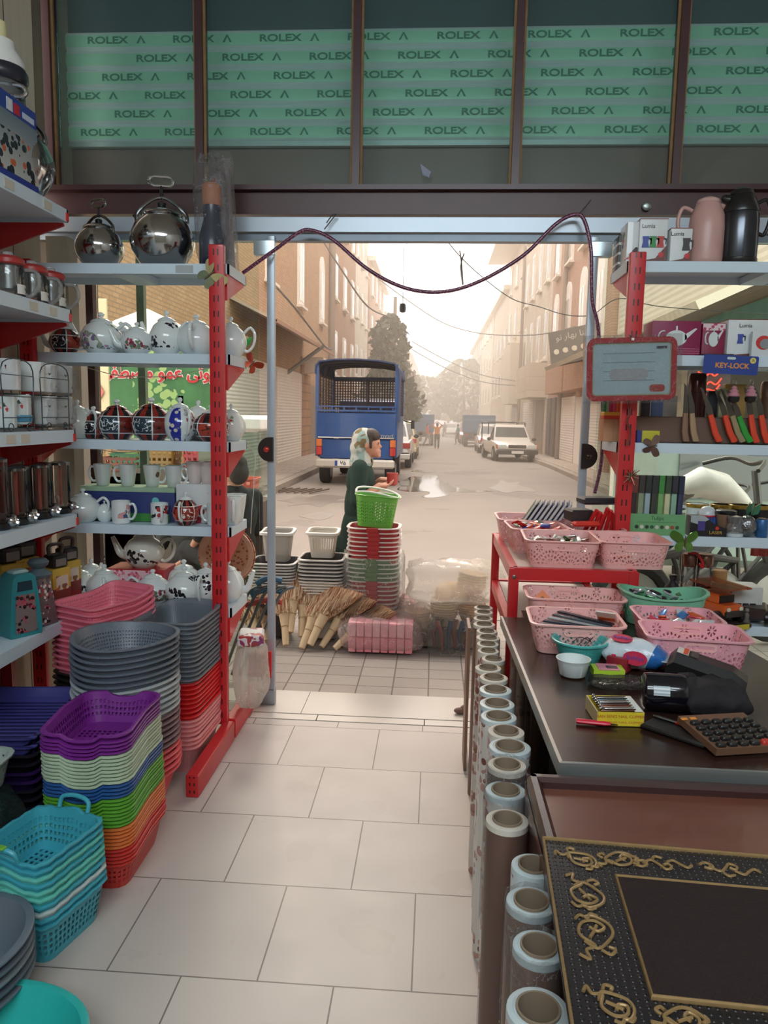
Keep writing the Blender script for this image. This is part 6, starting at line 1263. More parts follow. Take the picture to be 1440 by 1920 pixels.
# navy trays
me = tub(.36, .45, .05, .03, .9, .01, .0025, k=3).mesh('tray', ribs('#2c2f86', .03, 1, .6, .35)); me2 = tub(.36, .45, .05, .03, .9, .01, .0025, k=3).mesh('tray', mat('#241f2a', .4)); me3 = tub(.36, .45, .05, .03, .9, .01, .0025, k=3).mesh('tray', mat('#3a1f5a', .4))
for i in range(12):
    m_ = me if i < 2 else (me2 if i in (2, 3, 6, 7, 8) else me3); nm = 'blue' if i < 2 else ('blackish' if m_ is me2 else 'deep violet')
    pile('tray', m_, None, 'tray', 'flat trays behind the rainbow stack', [(-1.47, 2.43, .36-i*.03, .12, '%s flat tray behind the multicoloured stack, %s from the top' % (nm, ORD[i]))])
# teal handled baskets
def wt_(x, y): return .002*math.sin(24*math.atan2(y, x))+(.012*max(0, 1-(abs(x)/.35)**2) if abs(y) > .85 else 0)
cols = ['teal', 'teal', 'aqua', 'teal', 'aqua', 'aqua', 'teal', 'white', 'teal', 'teal']; hx = {'teal': '#46a9bb', 'aqua': '#6cc8ba', 'white': '#c9d4d2'}
TX, TY, TR = -1.06, 1.885, math.radians(-14)
for i, c in enumerate(cols):
    t = thing('handled_basket', '%s basket with looped handles in the front teal stack, %s from the top' % (c, ORD[i]), 'basket', (TX+.001*i, TY, .175-i*.0194+(0 if i < 9 else 0)), TR+random.uniform(-.02, .02), 'handled baskets in the teal stack')
    tub(.225, .25, .12, .035, .84, .008, .0022, wave=wt_, k=8).build('basket_body', holes(hx[c], .018, .019, .55, .62, .019, .095), t)
    if i < 1:
        for s in (-1, 1):
            b = B(); b.tube(catmull([(-.05, s*.13, .122), (-.045, s*.14, .15), (0, s*.145, .158), (.045, s*.14, .15), (.05, s*.13, .122)], 5), .0065, 8); b.build('handle', mat(hx[c], .35), t)
            if s < 0 and i == 0: b = B(); b.box((0, -.147, .164), (.055, .018, .008), .003); b.build('grip_clip', mat('#6fb23c', .4), t)
# grey basins and turquoise basin
for i in range(5):
    me = tub(.345, .345, .105, taper=.72, lip=.016, th=.003, round_=True, n=44, wave=lambda x, y: .006*math.cos(2*math.atan2(y, x))).mesh('basin', mat(['#6b7580', '#5d666f', '#747d84', '#56606a', '#66707a'][i], .4, 0, .05))
    pile('basin', me, None, 'basin', 'grey basins at the left edge', [(-1.125, 1.575, .1-i*.025, .4, 'grey round basin at the left edge, %s from the top of its stack' % ORD[i])])
t = tub(.42, .38, .12, taper=.74, lip=.014, th=.003, round_=True, n=48, wave=lambda x, y: .012*math.cos(2*math.atan2(y, x)+.6)).build('basin', mat('#2fb7b0', .35, 0, .04)); t.location = (-.93, 1.375, 0); tag(t, 'turquoise basin in the bottom left corner', 'basin')
t = tub(.2, .3, .09, .05, .85, .01, .0025, k=4).build('basket', holes('#a8b3ac', .02, .02, .5, .5, .02, .07)); t.location = (-1.36, 1.98, .33); tag(t, 'grey-white basket on the plastic bag at the left edge', 'basket')
wrapped('goods_bag', 'greenish clear bag of goods under the grey-white basket at the left edge', 'bag', (-1.36, 1.98, 0), (.26, .34, .32), film('#4d6a66', .45, 10.0), 31, .06)
# ------------------------------------------------------------------ right shelving
t = thing('shelf_rack', 'red-posted shelving with boxes, flasks and knives against the right pane', 'shelving', (0, 0, 0))
RXL, RXR = .80, 1.95; RS = [2.092, 1.722, 1.364, .978, .60]
slotted_post(t, .787, 3.175, 2.12, z0=.0); slotted_post(t, 1.92, 3.175, 2.1, z0=.0)
for z in RS:
    shelf_board(t, RXL-.045, RXR, 3.2, 3.49, z); bracket(t, RXL-.034, 3.19, 3.47, z)
# red packing rack with pink baskets
t = thing('display_rack', 'low red angle-iron rack carrying the upper pink baskets', 'rack', (0, 0, 0)); ry0, ry1, rx0, rx1 = 2.775, 3.6, .305, .74
for x in (rx0, rx1):
    for y in (ry0, ry1): b = B(); b.box((x, y, .452), (.036, .036, .905), .002); b.build('leg', redp, t)
for z in (.885, .66):
    for y in (ry0, ry1): b = B(); b.box(((rx0+rx1)/2, y, z), (rx1-rx0, .03, .045)); b.build('rail', redp, t)
    for x in (rx0, rx1): b = B(); b.box((x, (ry0+ry1)/2, z), (.03, ry1-ry0, .045)); b.build('rail', redp, t)
b = B(); b.box(((rx0+rx1)/2, (ry0+ry1)/2, .9), (rx1-rx0, ry1-ry0, .012)); b.build('shelf_top', mat('#b9a59c', .5), t); b = B(); b.box(((rx0+rx1)/2, (ry0+ry1)/2, .67), (rx1-rx0-.04, ry1-ry0-.04, .012)); b.build('lower_shelf', mat('#c9bfb6', .5), t)
b = B(); b.at((rx0, ry0-.018, .875), (PI/2, 0, 0)); b.lathe([(.008, 0), (.008, .004), (.004, .006)], 12); b.build('bolt', mat('#7d6a66', .3, .7), t)
ZR = .906; ZC = .751
# counter
cp = [(.283, 1.512), (.259, 2.655), (.335, 2.655), (.335, 2.755), (.97, 2.755), (1.0, 2.35), (1.06, 1.95), (1.08, 1.512)]
t = thing('counter', 'dark glossy shop counter with an aluminium edge', 'counter', (0, 0, 0))
dark = wood('#241713', '#39231c', (3, 24, 3), .22); 
b = B(); b.prism([(x, y) for x, y in cp], .722, .749, 'xy'); b.build('top', dark, t)
b = B(); b.prism([(cp[0][0]-.008, cp[0][1]-.008), (cp[1][0]-.008, cp[1][1]), (cp[1][0]-.0005, cp[1][1]), (cp[0][0]-.0005, cp[0][1])], .718, .752, 'xy'); b.build('edge_trim', mat('#b3aca6', .3, .6), t)
b = B(); b.prism([(cp[0][0]-.008, cp[0][1]-.009), (cp[-1][0], cp[-1][1]-.009), (cp[-1][0], cp[-1][1]-.0005), (cp[0][0], cp[0][1]-.0005)], .716, .752, 'xy'); b.build('edge_trim', mat('#8f9492', .3, .6), t)
b = B(); b.prism([(.31, 1.55), (.288, 2.62), (.33, 2.62), (.35, 1.55)], .02, .722, 'xy'); b.build('side_panel', mat('#1d1412', .12, 0, .1, coat=.5), t)
b = B(); b.prism([(.3, 1.53), (1.05, 1.53), (1.05, 1.56), (.3, 1.56)], .02, .722, 'xy'); b.build('front_panel', mat('#2a1c18', .3), t)
b = B(); b.prism([(.84, 2.6), (.88, 2.6), (.88, 2.64), (.84, 2.64)], 0, .722, 'xy'); b.build('leg', mat('#2a1c18', .3), t)
# desk in front
t = thing('desk', 'reddish brown wooden desk in the foreground', 'desk', (0, 0, 0)); wd = wood('#5e3427', '#7d4937', (2.5, 22, 2.5), .3, .2); rim = mat('#3c2320', .3, 0, .1, coat=.3)
dx0, dx1, dy0, dy1 = .205, 1.15, .45, 1.492
b = B(); b.box(((dx0+dx1)/2, (dy0+dy1)/2, .702), (dx1-dx0, dy1-dy0, .024)); b.build('top', wd, t)
b = B(); b.box((dx0+.014, (dy0+dy1)/2, .718), (.028, dy1-dy0, .034), .008); b.build('rim', rim, t); b = B(); b.box(((dx0+dx1)/2, dy1-.014, .718), (dx1-dx0, .028, .034), .008); b.build('rim', rim, t)
for s in (dx0+.012, dx1-.012): b = B(); b.box((s, (dy0+dy1)/2, .345), (.022, dy1-dy0-.01, .69)); b.build('side_panel', rim, t)
b = B(); b.box(((dx0+dx1)/2, dy1-.02, .345), (dx1-dx0-.04, .02, .69)); b.build('back_panel', wd, t)
# door mat
A0, A1, A2 = fl(1015, 1578, .738), fl(1440, 1614, .738), fl(1060, 1920, .738)
ux = (A1-A0).normalized(); vx = Vector((ux.y, -ux.x, 0))
t = thing('door_mat', 'black rubber door mat with bronze scrolls lying on the desk', 'mat', (A0.x, A0.y, .737), math.atan2(ux.y, ux.x))
def studs():
    g = G('studded_rubber'); o = g.obj(); a = g.m('SUBTRACT', g.m('FRACT', g.m('DIVIDE', o[0], .0105)), .5); c = g.m('SUBTRACT', g.m('FRACT', g.m('DIVIDE', o[1], .0105)), .5)
    r = g.m('SQRT', g.m('ADD', g.m('MULTIPLY', a, a), g.m('MULTIPLY', c, c))); h = g.m('MAXIMUM', g.m('SUBTRACT', .3, r), 0.0); return g.done(g.bsdf(lin('#211d20'), .35, normal=g.bump(h, 1.0, .012)))
W_, D_ = .62, .42; rub = studs(); brz = mat('#8a6b45', .45, .35, .25, 60.0); gold = mat('#a3855a', .4, .4, .2, 60.0)
b = B(); b.box((W_/2, -D_/2, .004), (W_, D_, .008), .002); b.build('base', rub, t)
q = [fl(x, y, .745)-A0 for x, y in ((1155, 1645), (1228, 1872))]; i0 = (q[0].dot(ux), q[0].dot(vx)); i1 = (q[1].dot(ux), q[1].dot(vx)); iu = i0[0]; iv = i0[1]; iv2 = i1[1]
carp = mat('#261413', .95, 0, .3, 160.0, bump=.5, bscale=300.0)
b = B(); b.box(((iu+W_-iu)/2, -(iv+iv2)/2, .0095), (W_-2*iu, iv2-iv, .004), .001); b.build('carpet_field', carp, t)
def frame_tube(name, x0, y0, x1, y1, r, m): b = B(); b.tube([(x0, -y0, .009), (x1, -y0, .009), (x1, -y1, .009), (x0, -y1, .009)], r, 8, closed=True); return b.build(name, m, t)
frame_tube('inner_border', iu, iv, W_-iu, iv2, .0045, gold); frame_tube('outer_border', .003, .003, W_-.003, D_-.003, .0042, gold)
scr = [[(-.02, .028), (-.01, .034), (-.012, .02), (-.002, .012), (-.016, -.004), (-.012, -.024), (.002, -.03), (.012, -.02), (.004, -.012), (-.004, -.018)], [(-.012, .006), (.0, .016), (.012, .004), (.02, -.012), (.016, -.028), (.002, -.038), (-.008, -.034)], [(.004, .018), (.012, .024), (.018, .016), (.012, .012)], [(-.018, -.03), (-.012, -.038), (-.004, -.034), (.0, -.042), (.008, -.038)], [(-.006, .0), (.0, -.012), (.004, -.022)]]
scr2 = [[(-.045, .006), (-.034, .014), (-.024, .006), (-.028, -.004), (-.038, .0)], [(-.03, .004), (-.016, -.008), (-.004, .004), (.004, .016), (.014, .01), (.01, .0), (.002, .004)], [(.008, -.004), (.02, -.012), (.03, -.002), (.04, .006), (.048, -.002)], [(-.012, -.012), (-.006, -.02), (.004, -.016)]]
def scroll(cx, cy, ang, sx, sy, S, r=.0021):
    ca, sa = math.cos(ang), math.sin(ang)
    for c in S:
        b = B(); pts = catmull([(cx+(x*sx*ca-y*sy*sa), cy+(x*sx*sa+y*sy*ca), .0088) for x, y in c], 6); b.tube(pts, r*1.15, 7); b.build('scroll', gold, t)
mid = iu/2
scroll(mid*.95, -iv*.52, .9, .95, .95, scr); scroll(mid*2.1, -iv*.5, 1.75, .98, .95, scr)
scroll(mid, -iv*1.42, 0, 1.3, 1.12, scr); scroll(mid, -(iv+iv2)/2-.025, PI, -1.3, 1.25, scr); scroll(mid*1.0, -iv2-.012, .6, 1, .9, scr); scroll(mid*2.4, -iv2-.03, 1.6, .9, .9, scr)
for k in range(4): scroll(iu+.08+k*.105, -iv*.5, 0, 1.0, .95*(1 if k % 2 else -1), scr2)
# ------------------------------------------------------------------ rolls of covering standing on the floor
def printed(base, c1, c2, sc_): return blotch(base, c1+','+c2, sc_, .4, -9, 9, .35)
prints = [printed('#cfc9c2', '#8a5a48', '#a8786a', 30.0), printed('#d6d2cc', '#7a4a40', '#b58a80', 40.0), wood('#6a5044', '#8a6a5a', (40, 40, 3), .4), printed('#b9a48e', '#7d5d42', '#8f6d50', 26.0), mat('#b98e66', .5, 0, .2), printed('#c4ccd2', '#6a7a8a', '#8a6a60', 32.0), wood('#5a4038', '#70554a', (30, 30, 2), .4)]
edge_w = mat('#cfc6ba', .6, 0, .05); edge_b = mat('#bfcacd', .45, 0, .05); core_m = mat('#8a7864', .8, 0, .1); core_in = mat('#4f463d', .9)
ROLLS = [(906.7, 1139, 36, 3, 0), (906.7, 1147.5, 36, 3, 0), (906, 1159, 37, 0, 0), (908, 1170, 42, 2, 0), (913, 1183, 40, 0, 0), (915.5, 1195, 46, 3, 0), (914.6, 1207, 42, 3, 0), (915.6, 1220, 41, 0, 0), (925.4, 1235, 45, 4, 0), (915.4, 1252, 50, 0, 0), (926, 1270, 54, 2, 0), (929, 1293, 62, 0, 1), (932, 1319, 67, 5, 1), (935, 1343, 69, 1, 1), (949, 1371, 70, 1, 0), (956, 1400, 80, 1, 1), (950.4, 1434, 74, 6, 0), (948, 1482, 78, 0, 1), (951, 1537, 82, 6, 0), (1000, 1623, 84, 5, 1), (996, 1690, 96, 2, 1), (1010, 1775, 100, 2, 1), (1009, 1893, 122, 1, 1)]
filmed = {16, 17, 20, 21}
for i, (px, py, wp, pm, eb) in enumerate(ROLLS):
    zt = .68 if i < 17 else (.66 if i < 19 else .68)
    P = fl(px, py, zt); d = (P-Vector((0, 0, EYE))).dot(cF); r = wp*d/(2*F_PX)*.98
    t = thing('covering_roll', ('%s roll of %s covering beside the counter, counting from the street' % (ORD[i], ['white brown-flowered', 'white rust-flowered', 'brown wood-grain', 'beige patterned', 'orange-brown', 'pale blue', 'dark wood-grain'][pm])), 'roll', (P.x, P.y, 0), random.uniform(0, 6), 'rolls of covering beside the counter')
    b = B(); b.lathe([(r, 0), (r, zt-.012)], 30, True, False); b.build('printed_sheet', prints[pm], t)
    b = B(); b.lathe([(r, zt-.012), (r*.985, zt-.001), (r*.95, zt), (r*.84, zt), (r*.8, zt+.001), (r*.78, zt), (r*.7, zt), (r*.68, zt-.002)], 30, False, False); b.build('wound_edge', edge_b if eb else edge_w, t)
    b = B(); b.lathe([(r*.7, zt-.003), (r*.7, zt+.004), (r*.63, zt+.004), (r*.62, zt-.35), (.002, zt-.352)], 30, False, False); b.cur = 0; c = b.build('cardboard_core', core_m, t)
    if i in filmed:
        b = B(); b.loft([[(x*(1+.06*math.sin(3*j+9*z)), y*(1+.06*math.cos(2.3*j+7*z)), z) for j, (x, y) in enumerate(circ(r*1.05, 20))] for z in (zt-.3, zt-.2, zt-.1, zt-.03, zt+.006)], False, False); b.build('clear_film', film('#eef4f8', .08, 30.0), t)
for i, (x, y, z, c, w_, lb) in enumerate(((.172, 3.06, .0, '#8a6a58', .012, 'brown sheet of board standing at the street end of the rolls'),)):
    b = B(); b.box((0, 0, .3), (w_, .16 if i == 0 else .3, .62 if i == 0 else .66)); single(b, 'board_sheet', mat(c, .5, 0, .15), lb, 'board', (x-.012, y, .0), 0, rot=(0, 0, 0))
b = B(); b.ball((0, 0, .015), (.03, .02, .015)); b.ball((.02, .01, .02), (.02, .02, .02)); single(b, 'crumpled_netting', mat('#7d6258', .9, 0, .3, 60), 'small brown crumpled netting on the threshold by the boards', 'netting', fl(862, 1338, .006))
# ------------------------------------------------------------------ pink baskets
pinkl = lace('#f0b6b3', .088, .012, .088); pinkl2 = lace('#eca9b4', .088, .012, .088)
def pbasket(label, x, y, z, w_, d_, h=.105, rz=0, m=None, handle=True):
    t = thing('storage_basket', label, 'basket', (x, y, z), rz, 'pink pierced storage baskets'); tub(w_, d_, h, .035, .86, .007, .0025, k=6, wave=None).build('basket_body', m or pinkl, t)
    if handle:
        for s in (-1, 1):
            b = B(); b.at((0, s*d_*.478, h*.74), (PI/2*1, 0, 0)); o = [(x_, y_) for x_, y_ in rrect(.09, .024, .0119, 4, 2)]; i_ = rrect(.076, .012, .0059, 4, 2)
            b.loft([[(x_, y_, -.003) for x_, y_ in o], [(x_, y_, .003) for x_, y_ in o], [(x_, y_, .003) for x_, y_ in i_], [(x_, y_, -.003) for x_, y_ in i_], [(x_, y_, -.003) for x_, y_ in o]], False, False); b.build('handle_rim', mat('#f0b6b3', .35), t)
    return t
pbasket('pink pierced basket of foil packets, front left on the red rack', .49, 2.915, ZR, .27, .28, rz=-.04)
pbasket('pink pierced basket, nearly empty, front right on the red rack', .755, 2.93, ZR, .255, .27, rz=-.02)
pbasket('pink pierced basket of red and blue trinkets, behind the foil packets', .435, 3.19, ZR, .23, .25, rz=.05)
pbasket('pink pierced basket holding a row of notebooks at the back of the red rack', .43, 3.46, ZR, .27, .25)
pbasket('pink pierced basket of red markers and black pouches beside the right red post', .665, 3.25, ZR, .22, .34, rz=.1)
pbasket('pink pierced basket at the back of the counter, with an orange tag', .505, 2.655, ZC, .33, .2, .095, -.03)
pbasket('pink pierced basket of long packets at the front left of the counter baskets', .45, 2.33, ZC, .275, .215, .095, -.04)
pbasket('pink pierced basket of sweets-like bright packets, right of the counter', .79, 2.42, ZC, .25, .2, .09, -.03, pinkl2)
pbasket('large pink pierced basket at the right front of the counter', .77, 2.2, ZC, .28, .185, .1, -.1, pinkl2)
t = thing('storage_basket', 'mint green oval basket of silvery trinkets on the counter', 'basket', (.815, 2.665, ZC), -.05); tub(.29, .18, .1, .07, .84, .008, .0025, k=5, wave=lambda x, y: .02*x*x).build('basket_body', holes('#7fbf9f', .022, .022, .6, .6, .02, .07), t)
def litter(name, label, cat, x, y, z, w_, d_, n, cols, s=.03, group=None, rz=0, seed=1, rough=.3, lab2=None):
    """loose flat packets, each one a thing of its own"""
    random.seed(seed)
    for k in range(n):
        c = cols[k % len(cols)]; b = B(); L = s*random.uniform(.8, 1.4); b.loft([[(x_*q, y_*q, zz) for x_, y_ in rrect(L, s*.55, s*.12, 2, 1)] for zz, q in ((-.003, .75), (-.001, 1), (.002, 1), (.004, .7))])
        a, e = random.uniform(-w_/2, w_/2), random.uniform(-d_/2, d_/2)
        o = single(b, name, mat(c, rough, .35 if rough < .3 else 0), label % c_name(c) if '%s' in label else label, cat, (x+a*math.cos(rz)-e*math.sin(rz), y+a*math.sin(rz)+e*math.cos(rz), z+.004+.012*random.random()+k*.0006), 0, group, rot=(random.uniform(-.5, .5), random.uniform(-.5, .5), random.uniform(0, 6)))
CN = {'#c9c6c0': 'silver', '#e2ded6': 'white', '#8a5a4a': 'brown', '#5d7a52': 'green', '#d02a2a': 'red', '#3a3f8f': 'blue', '#e06a3a': 'orange', '#e0506a': 'crimson', '#d8dde4': 'clear', '#4a86c8': 'sky blue', '#e8c8d0': 'pale pink', '#2c2c30': 'black', '#4a8a5a': 'emerald', '#b8bcc0': 'silvery'}
def c_name(c): return CN.get(c, 'plain')
litter('foil_packet', '%s foil packet heaped in the front left basket on the red rack', 'packet', .49, 2.915, ZR+.062, .2, .2, 26, ['#c9c6c0', '#e2ded6', '#8a5a4a', '#e2ded6', '#5d7a52', '#c9c6c0'], .05, 'foil packets in the pink basket', seed=2, rough=.25)
litter('trinket', '%s trinket in the basket behind the foil packets', 'trinket', .435, 3.19, ZR+.085, .16, .18, 16, ['#d02a2a', '#3a3f8f', '#5d7a52', '#d02a2a', '#e06a3a'], .05, 'trinkets in the pink basket', seed=3)
litter('sweet_packet', '%s bright packet in the basket right of the counter', 'packet', .785, 2.42, ZC+.06, .17, .13, 18, ['#e0506a', '#d8dde4', '#e06a3a', '#4a86c8', '#e8c8d0'], .045, 'bright packets in the pink basket', seed=4, rough=.25)
litter('metal_trinket', '%s shiny trinket heaped in the mint basket', 'trinket', .80, 2.665, ZC+.08, .17, .08, 20, ['#b8bcc0', '#4a8a5a', '#2c2c30', '#b8bcc0'], .03, 'shiny trinkets in the mint basket', seed=5, rough=.2)
litter('small_packet', '%s packet lying in the nearly empty pink basket', 'packet', .755, 2.93, ZR+.01, .1, .1, 4, ['#e2ded6', '#e06a3a', '#d8dde4'], .06, 'packets in the nearly empty basket', seed=6)
for k in range(6):
    b = B(); b.box((0, 0, 0), (.02, .2, .006), .002); single(b, 'spatula_packet', mat(['#4d4f58', '#8f959a', '#3d4350', '#b5b9bb', '#5f6670', '#2f333b'][k], .25, .3), ['slate long packet lying in the front counter basket, lowest', 'silver long packet lying in the front counter basket, left', 'dark blue-grey long packet lying in the front counter basket', 'pale long packet lying in the front counter basket', 'grey long packet lying in the front counter basket, right', 'black long packet lying in the front counter basket, topmost'][k], 'packet', (.43+.012*k, 2.325+.008*k, ZC+.052+.006*k), 1.4-.12*k, 'long packets in the front pink basket')
b = B(); b.box((0, 0, 0), (.06, .004, .07), .001); t = single(b, 'price_card', mat('#e6e0da', .5), 'white and orange price card sticking up in the front counter basket', 'card', (.545, 2.315, ZC+.1), -.4, rot=(.9, 0, -.4)); q = B(); q.box((0, -.0028, -.01), (.05, .001, .02)); q.build('orange_bar', mat('#d8622c', .5), t)
b = B(); b.prism([(-.045, 0), (.045, 0), (0, .05)], -.002, .002); t = single(b, 'paper_tag', mat('#e07a3a', .5), 'orange triangular tag in the back counter basket', 'tag', (.395, 2.64, ZC+.055), 0, rot=(-.4, 0, -.1)); q = B(); q.at((0, -.003, .02), (PI/2, 0, 0)); q.lathe([(.006, 0), (.004, .002)], 10); q.build('eyelet', mat('#8a5a2a', .5), t)
# notebooks
nb = ['#3f5d4a', '#3d4f78', '#43507a', '#6a6f86', '#4d5a80', '#7d7f92', '#4a5580', '#6d7088']
for k in range(8):
    t = thing('notebook', ['dark green picture-covered notebook, frontmost', 'navy notebook, second', 'blue notebook, third', 'grey-blue notebook, fourth', 'slate notebook, fifth', 'pale grey notebook, sixth', 'dull blue notebook, seventh', 'grey notebook, last'][k]+' of the leaning row in the back pink basket', 'notebook', (.375+.022*k, 3.44, ZR+.03), 0, 'notebooks in the pink basket', rot=(0, math.radians(32), math.radians(-10)))
    b = B(); b.box((0, 0, .085), (.009, .17, .17)); b.build('pages', mat('#d8d4ca', .7), t)
    b = B(); b.box((-.006, 0, .085), (.002, .174, .174)); b.build('cover', blotch(nb[k], '#8a7a3a,#2f3a34', 20.0, .4, -1, 1, .4) if k == 0 else mat(nb[k], .4), t); b = B(); b.box((.006, 0, .085), (.002, .174, .174)); b.build('cover', mat(nb[k], .4), t)
for k in range(7):
    p = at(1106+k*9, 968+(k % 3)*6, 3.16); b = B(); b.cyl((0, 0, -.06), (.01, 0, .05), .009, .009, 10); t = single(b, 'marker_pen', mat('#c9282c', .35), 'red marker in the basket by the right red post, %s from the left' % ORD[k], 'marker', (p.x, 3.15+.012*k, p.z-.01), 0, 'red markers beside the right post', rot=(.5-.1*(k % 3), .25-.06*k, 0)); q = B(); q.cyl((0, 0, -.1), (0, 0, -.06), .0095, n=10); q.build('cap', mat('#3d3a8f', .35), t)
for (px, py, Y, d, c, lb) in ((1085, 965, 3.2, (.1, .1, .05), '#2a1f22', 'dark pouch among the markers in the basket by the red post'), (1120, 938, 3.34, (.16, .1, .03), '#2f2e33', 'black zip pouch lying on top behind the red markers'), (1098, 982, 3.12, (.11, .05, .02), '#d83a2c', 'bright red case at the front of the marker basket')):
    p = at(px, py, Y); single(B().box((0, 0, 0), d, .008), 'pouch', mat(c, .5), lb, 'pouch', (p.x, Y, p.z), .2)
# ------------------------------------------------------------------ things on the counter
p = fl(1093, 1250, ZC); t = thing('strainer_bowl', 'turquoise strainer bowl on the counter', 'bowl', (p.x, p.y+.055, ZC), 0); tub(.155, .155, .068, taper=.68, lip=.006, th=.002, round_=True, n=40).build('basket_body', holes('#4fb3b0', .0075, .0075, .45, .45, .01, .055), t)
for k in range(3): b = B(); b.tube(catmull([(-.03+.02*k, 0, .03), (.0+.02*k, .02, .055), (.03, -.01+.01*k, .05)], 4), .0012, 5); single(b, 'thread', black, ['black thread across the turquoise bowl, left end', 'black thread across the turquoise bowl, middle', 'black thread across the turquoise bowl, right end'][k], 'thread', (p.x, p.y+.055, ZC+.01))
p = fl(1078, 1274, ZC); t = thing('bowl', 'small white fluted bowl in front of the turquoise strainer', 'bowl', (p.x, p.y+.035, ZC)); b = B(); n = 48
def flute(r, z, f): return [(r*(1+f*math.sin(20*2*PI*j/n)) * math.cos(2*PI*j/n), r*(1+f*math.sin(20*2*PI*j/n))*math.sin(2*PI*j/n), z) for j in range(n)]
b.loft([flute(.031, 0, 0), flute(.036, .004, .012), flute(.043, .038, .015), flute(.046, .046, 0), flute(.0475, .049, 0), flute(.044, .049, 0), flute(.04, .036, 0), flute(.031, .006, 0)]); b.build('bowl_body', mat('#d8e0e0', .2), t)
# wipes
p = fl(1205, 1268, ZC); t = thing('wipes_pack', 'blue and white pack of wet wipes with magenta labels on the counter', 'wipes pack', (p.x-.01, p.y+.07, ZC), rot=(0, 0, -.45))
def wipe_m():
    g = G('wipes_film'); o = g.obj(); c = g.mix(g.m('GREATER_THAN', g.m('ADD', o[0], g.m('MULTIPLY', o[2], -.35)), .035), lin('#d5dfe8'), lin('#2b6cb4')); return g.done(g.bsdf(c, .2, normal=g.bump(g.noise(30.0), .4, .02), coat=.3))
b = B(); R = []
for i in range(9):
    u = -1+2*i/8; q = (1-abs(u)**4*.75); R.append([(u*.09, y*.045*(.55+.45*q), .043+z*.043*q+.004*math.sin(7*u+y*3)) for y, z in circ(1, 16)])
b.loft(R); b.build('film_pack', wipe_m(), t)
for s in (-1, 1): b = B(); b.box((s*.094, 0, .043), (.022, .07, .003)); b.build('crimp', mat('#c9d4dc', .3), t)
mag = mat('#c8284e', .35)
for (x, y, z, rx, w_, s_) in ((.015, -.052, .045, PI/2-.15, .055, 'Puma'), (-.03, -.02, .087, .3, .05, 'Prima')):
    b = B(); b.at((x, y, z), (rx, 0, 0)); b.loft([[(a*w_*.6, c*.02, zz) for a, c in circ(1, 18)] for zz in (0, .0015)]); lb = b.build('brand_label', mag, t); text('Softlan', .018, 'lettering', mat('#3a4aa0', .4), lb, (x, y-.002 if rx > 1 else y, z+.001 if rx > 1 else z+.003), (rx, 0, 0), .0003)
b = B(); b.at((-.045, -.046, .04), (PI/2-.1, 0, .1)); b.box((0, 0, 0), (.012, .01, .002)); b.build('red_tab', mag, t)
p = fl(1143, 1272, ZC); t = thing('matchbox', 'yellow-green and pink little box beside the wipes', 'box', (p.x, p.y+.03, ZC), .0); b = B(); b.box((0, 0, .011), (.085, .05, .022)); b.build('sleeve', mat('#b5d43c', .4), t); b = B(); b.box((0, 0, .0225), (.058, .052, .002)); b.build('label', mat('#d88a9a', .4), t); b = B(); b.box((.01, -.005, .0242), (.03, .02, .001)); b.build('print', mat('#3d2f3a', .5), t)
p = fl(1185, 1255, ZC); single(B().box((0, 0, .02), (.06, .11, .04), .002), 'box', mat('#8c2430', .4), 'dark red box lying behind the little green box', 'box', (p.x-.02, p.y+.02, ZC), -.6)
p = fl(1185, 1295, ZC); wrapped('film_pouch', 'flat dark bag in clear film lying across the counter', 'pouch', (p.x, p.y+.03, ZC), (.2, .075, .022), film('#4f4a4c', .55, 20.0), 41, .05)
# nail clippers
p0, p1 = fl(1122, 1361, ZC), fl(1208, 1363, ZC); dv = (p1-p0); L = dv.length; a = math.atan2(dv.y, dv.x); cx, cy = (p0+p1).xy/2
t = thing('nail_clipper_box', 'yellow box of nail clippers standing open on the counter', 'box', (cx-.005, cy+.055, ZC), a); yel = mat('#d8c032', .45); D = .105
b = B(); b.box((0, -D/2, .0165), (L, .003, .033)); fp = b.build('front_panel', yel, t); b = B(); b.box((0, D/2, .0165), (L, .003, .033)); b.build('back_panel', yel, t)
for s in (-1, 1): b = B(); b.box((s*L/2, 0, .0165), (.003, D, .033)); b.build('side_panel', mat('#cdb98a', .5), t)
b = B(); b.box((0, 0, .002), (L, D, .003)); b.build('bottom', yel, t); b = B(); b.box((L/2-.01, 0, .034), (.018, D*.9, .002)); b.build('flap', mat('#d9dcd8', .4), t)
text('SAN SENG NAIL CLIPPER', .0098, 'lettering', mat('#b8502a', .5), fp, (0, -D/2-.0018, .023), (PI/2, 0, 0), .0002, sx=.72*L/.075); text('SAN SENG NAIL CLIPPER', .007, 'lettering', mat('#c8742a', .5), fp, (0, -D/2-.0018, .009), (PI/2, 0, 0), .0002, sx=.95*L/.075)
cl = ['#6a4a42', '#b9b5b0', '#8a5a4a', '#4d4648', '#a8a4a0', '#5f6f78', '#8f8a86']; ca, sa = math.cos(a), math.sin(a)
for k in range(7):
    t2 = thing('nail_clipper', ['nail clipper nearest the yellow front', 'nail clipper second from the yellow front', 'nail clipper third from the yellow front', 'nail clipper in the middle of the box', 'nail clipper third from the back', 'nail clipper second from the back', 'nail clipper at the back'][k]+' of the clipper box', 'nail clipper', (cx-.005-(-D*.4+k*.0135)*sa, cy+.055+(-D*.4+k*.0135)*ca, ZC+.034), a+.06, 'nail clippers in the yellow box')
    b = B(); b.loft([[(x, y*.0048*q, .0+z*.003) for y, z in circ(1, 10)] for x, q in ((-L*.42, .6), (-L*.3, 1), (0, 1.1), (L*.2, 1), (L*.36, .5))]); b.build('lever', mat(cl[k], .2, .9), t2); b = B(); b.ball((-L*.38, 0, .004), (.005, .0045, .005), 8); b.build('pivot', steel, t2)
